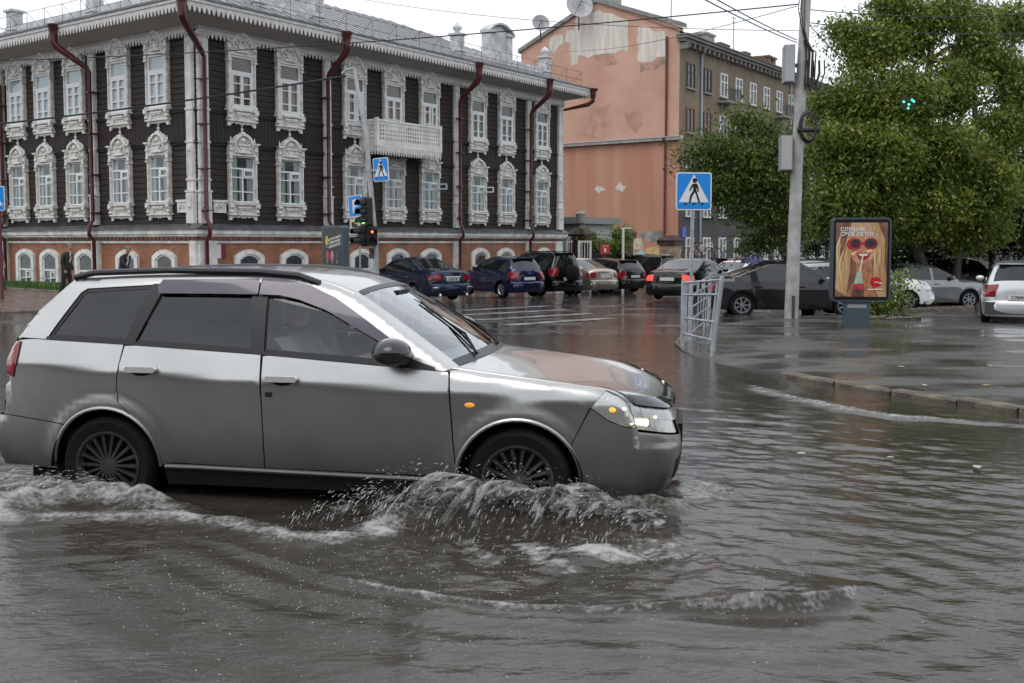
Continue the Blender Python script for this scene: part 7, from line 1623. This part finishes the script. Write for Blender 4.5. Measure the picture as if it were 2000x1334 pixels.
def water_mat():
    m = bpy.data.materials.new('murky_flood_water'); m.use_nodes = True; t = m.node_tree; b = t.nodes['Principled BSDF']
    b.inputs['IOR'].default_value = 1.40
    tc = t.nodes.new('ShaderNodeTexCoord')
    def nz(s, d, st=(1, 1, 1)):
        mp = t.nodes.new('ShaderNodeMapping'); mp.inputs['Scale'].default_value = st; n = t.nodes.new('ShaderNodeTexNoise'); n.inputs['Scale'].default_value = s; n.inputs['Detail'].default_value = d
        t.links.new(tc.outputs['Object'], mp.inputs[0]); t.links.new(mp.outputs[0], n.inputs['Vector']); return n
    at = t.nodes.new('ShaderNodeAttribute'); at.attribute_name = 'foam'
    fn = nz(38, 5, (1, 1, 1)); mth = t.nodes.new('ShaderNodeMath'); mth.operation = 'MULTIPLY_ADD'; mth.inputs[1].default_value = 1.15; mth.inputs[2].default_value = -.62; t.links.new(fn.outputs['Fac'], mth.inputs[0])
    ad = t.nodes.new('ShaderNodeMath'); ad.operation = 'ADD'; t.links.new(at.outputs['Fac'], ad.inputs[0]); t.links.new(mth.outputs[0], ad.inputs[1])
    fr_ = t.nodes.new('ShaderNodeMapRange'); fr_.inputs[1].default_value = .22; fr_.inputs[2].default_value = .95; fr_.inputs[3].default_value = 0; fr_.inputs[4].default_value = .80; t.links.new(ad.outputs[0], fr_.inputs[0])
    mud = nz(1.1, 4); mr = t.nodes.new('ShaderNodeValToRGB'); mr.color_ramp.elements[0].color = (.026, .0222, .0178, 1); mr.color_ramp.elements[1].color = (.060, .0515, .041, 1); t.links.new(mud.outputs['Fac'], mr.inputs['Fac'])
    mx = t.nodes.new('ShaderNodeMix'); mx.data_type = 'RGBA'; t.links.new(fr_.outputs[0], mx.inputs[0]); t.links.new(mr.outputs[0], mx.inputs[6]); mx.inputs[7].default_value = (.50, .495, .48, 1); t.links.new(mx.outputs[2], b.inputs['Base Color'])
    rr = t.nodes.new('ShaderNodeMapRange'); rr.inputs[3].default_value = .02; rr.inputs[4].default_value = .55; t.links.new(fr_.outputs[0], rr.inputs[0]); t.links.new(rr.outputs[0], b.inputs['Roughness'])
    n1 = nz(26, 4, (.8, 1.3, 1)); n2 = nz(85, 3); s1_ = t.nodes.new('ShaderNodeMath'); s1_.operation = 'MULTIPLY_ADD'; s1_.inputs[1].default_value = .35; t.links.new(n2.outputs['Fac'], s1_.inputs[0]); t.links.new(n1.outputs['Fac'], s1_.inputs[2])
    bp = t.nodes.new('ShaderNodeBump'); bp.inputs['Strength'].default_value = .22; bp.inputs['Distance'].default_value = .012; t.links.new(s1_.outputs[0], bp.inputs['Height']); t.links.new(bp.outputs[0], b.inputs['Normal'])
    return m
WATER = water_mat(); me.materials.append(WATER); water = link('flood_water', me, None, kind='structure')

# bubbles and rain dimples on the surface
from math import floor
def zat(x, y):
    i = int(np.clip(np.searchsorted(ys, y), 1, ny - 1)); j = int(np.clip(np.searchsorted(xs, x), 1, nx - 1)); return float(Z[i, j])
BUB = mat('water_bubbles', (.34, .34, .33), .15, coat=.5)
mb = MB(); r_ = np.random.default_rng(5); oct_ = [(1, 0, 0), (0, 1, 0), (-1, 0, 0), (0, -1, 0), (0, 0, 1)]
for i in range(3600):
    if i < 2300: x, y = r_.normal(-.7, 1.0), r_.normal(4.5, .42)
    else: x, y = r_.uniform(-3, 3), r_.uniform(3.4, 7.5)
    if y < 3.3: continue
    s = .0014 + .0030 * r_.random() ** 4; z = zat(x, y); mb.add([(x + a * s * 1.2, y + b * s * 1.2, z + c * s * .8) for a, b, c in oct_], [(0, 1, 4), (1, 2, 4), (2, 3, 4), (3, 0, 4)])
tag(mb.obj('water_bubbles', BUB, None, True, kind='stuff'), 'tiny pale bubbles and rain flecks floating on the flood water', 'bubbles')

# thrown water: thin torn sheets and flying drops, ballistic from the wheels
def sheet_mat():
    m = bpy.data.materials.new('thrown_water'); m.use_nodes = True; t = m.node_tree; t.nodes.clear(); o = t.nodes.new('ShaderNodeOutputMaterial')
    uv = t.nodes.new('ShaderNodeAttribute'); uv.attribute_name = 'flow'; uv.attribute_type = 'GEOMETRY'
    mp = t.nodes.new('ShaderNodeMapping'); mp.inputs['Scale'].default_value = (17, 5.0, 1); n = t.nodes.new('ShaderNodeTexNoise'); n.inputs['Scale'].default_value = 1; n.inputs['Detail'].default_value = 8; n.inputs['Distortion'].default_value = 1.2
    t.links.new(uv.outputs['Vector'], mp.inputs[0]); t.links.new(mp.outputs[0], n.inputs['Vector'])
    sp = t.nodes.new('ShaderNodeSeparateXYZ'); t.links.new(uv.outputs['Vector'], sp.inputs[0])
    th = t.nodes.new('ShaderNodeMath'); th.operation = 'SUBTRACT'; t.links.new(n.outputs['Fac'], th.inputs[0]); t.links.new(sp.outputs[2], th.inputs[1])
    r = t.nodes.new('ShaderNodeMapRange'); r.inputs[1].default_value = .0; r.inputs[2].default_value = .34; r.inputs[4].default_value = .78; t.links.new(th.outputs[0], r.inputs[0])
    p = t.nodes.new('ShaderNodeBsdfPrincipled'); p.inputs['Base Color'].default_value = (.62, .62, .62, 1); p.inputs['Roughness'].default_value = .15; p.inputs['Transmission Weight'].default_value = .0; p.inputs['IOR'].default_value = 1.33
    tr = t.nodes.new('ShaderNodeBsdfTransparent'); mx = t.nodes.new('ShaderNodeMixShader'); t.links.new(r.outputs[0], mx.inputs[0]); t.links.new(tr.outputs[0], mx.inputs[1]); t.links.new(p.outputs[0], mx.inputs[2]); t.links.new(mx.outputs[0], o.inputs['Surface']); return m
SHEET = sheet_mat(); out_ = -uy
def splash(name, label, x0, x1, reach, height, back, seed, drops, nlay=3):
    root = tag(link(name, None, kind='stuff'), label, 'splash'); g = np.random.default_rng(seed)
    V, F, A = [], [], []
    for ly in range(nlay):
        nu, nv = 90, 22; o = len(V); hs = height * (1 - .22 * ly); rs = reach * (1 - .25 * ly)
        for i in range(nu + 1):
            u = i / nu; prof_ = math.sin(math.pi * min(1, max(0, u))) ** .55 * (.75 + .25 * math.sin(u * 23 + ly * 2) * math.sin(u * 7 + ly)); prof_ = max(.05, prof_)
            for j in range(nv + 1):
                v = j / nv; lx = x0 + (x1 - x0) * u - back * v; d = .80 + .05 * ly + rs * v * (.8 + .2 * prof_); z = hs * prof_ * 4 * (v * .92 + .08) * (1 - v) * 1.05
                w = wag_pos + ux * lx + out_ * d; jt = mnoise.noise((lx * 5, v * 4, ly * 3 + seed)) * .05
                V.append((w.x + jt * .5, w.y + jt * .6, z + jt * .5 * (v > .02) - .03)); A.append((u * (x1 - x0), v * reach, .26 + .30 * v + .07 * ly + .12 * (1 - prof_)))
        for i in range(nu):
            for j in range(nv): a = o + i * (nv + 1) + j; F.append((a, a + nv + 1, a + nv + 2, a + 1))
    me = bpy.data.meshes.new('water_sheet'); me.from_pydata(V, [], F); me.polygons.foreach_set('use_smooth', [True] * len(F)); at = me.attributes.new('flow', 'FLOAT_VECTOR', 'POINT'); at.data.foreach_set('vector', np.array(A, np.float32).ravel()); me.materials.append(SHEET)
    link('water_sheet', me, root)
    mb = MB(); up_ = Vector((0, 0, 1))
    for i in range(drops):
        u = g.random(); v = g.random() ** .8; prof_ = max(.1, math.sin(math.pi * u) ** .55); lx = x0 + (x1 - x0) * u - back * v + g.normal() * .05; d = .82 + reach * v * (1.05 + .2 * g.normal()); z = max(.0, height * prof_ * 4 * v * (1 - v) * (.55 + .65 * g.random()) + .02)
        c = wag_pos + ux * lx + out_ * d; c = Vector((c.x, c.y, z)); dirv = (out_ * reach - ux * back + up_ * height * 4 * (1 - 2 * v)).normalized(); s = .0010 + .0022 * g.random() ** 2.5; ln = s * (3 + 6 * g.random())
        sx = dirv.cross(up_).normalized() * s; sz = sx.cross(dirv).normalized() * s; mb.add([c + dirv * ln, c + sx, c + sz, c - sx, c - sz, c - dirv * ln], [(0, 1, 2), (0, 2, 3), (0, 3, 4), (0, 4, 1), (5, 2, 1), (5, 3, 2), (5, 4, 3), (5, 1, 4)])
    mb.obj('flying_drops', mat('water_drops', (.48, .48, .48), .08, coat=1), root, True, kind='stuff')
splash('wheel_splash', 'sheet of water thrown up beside the silver car front wheel', 1.70, 3.50, .66, .29, .35, 3, 1300)
splash('wheel_splash', 'lower wash of water thrown up beside the silver car rear wheel', -.75, .35, .30, .14, .35, 9, 400, 2)
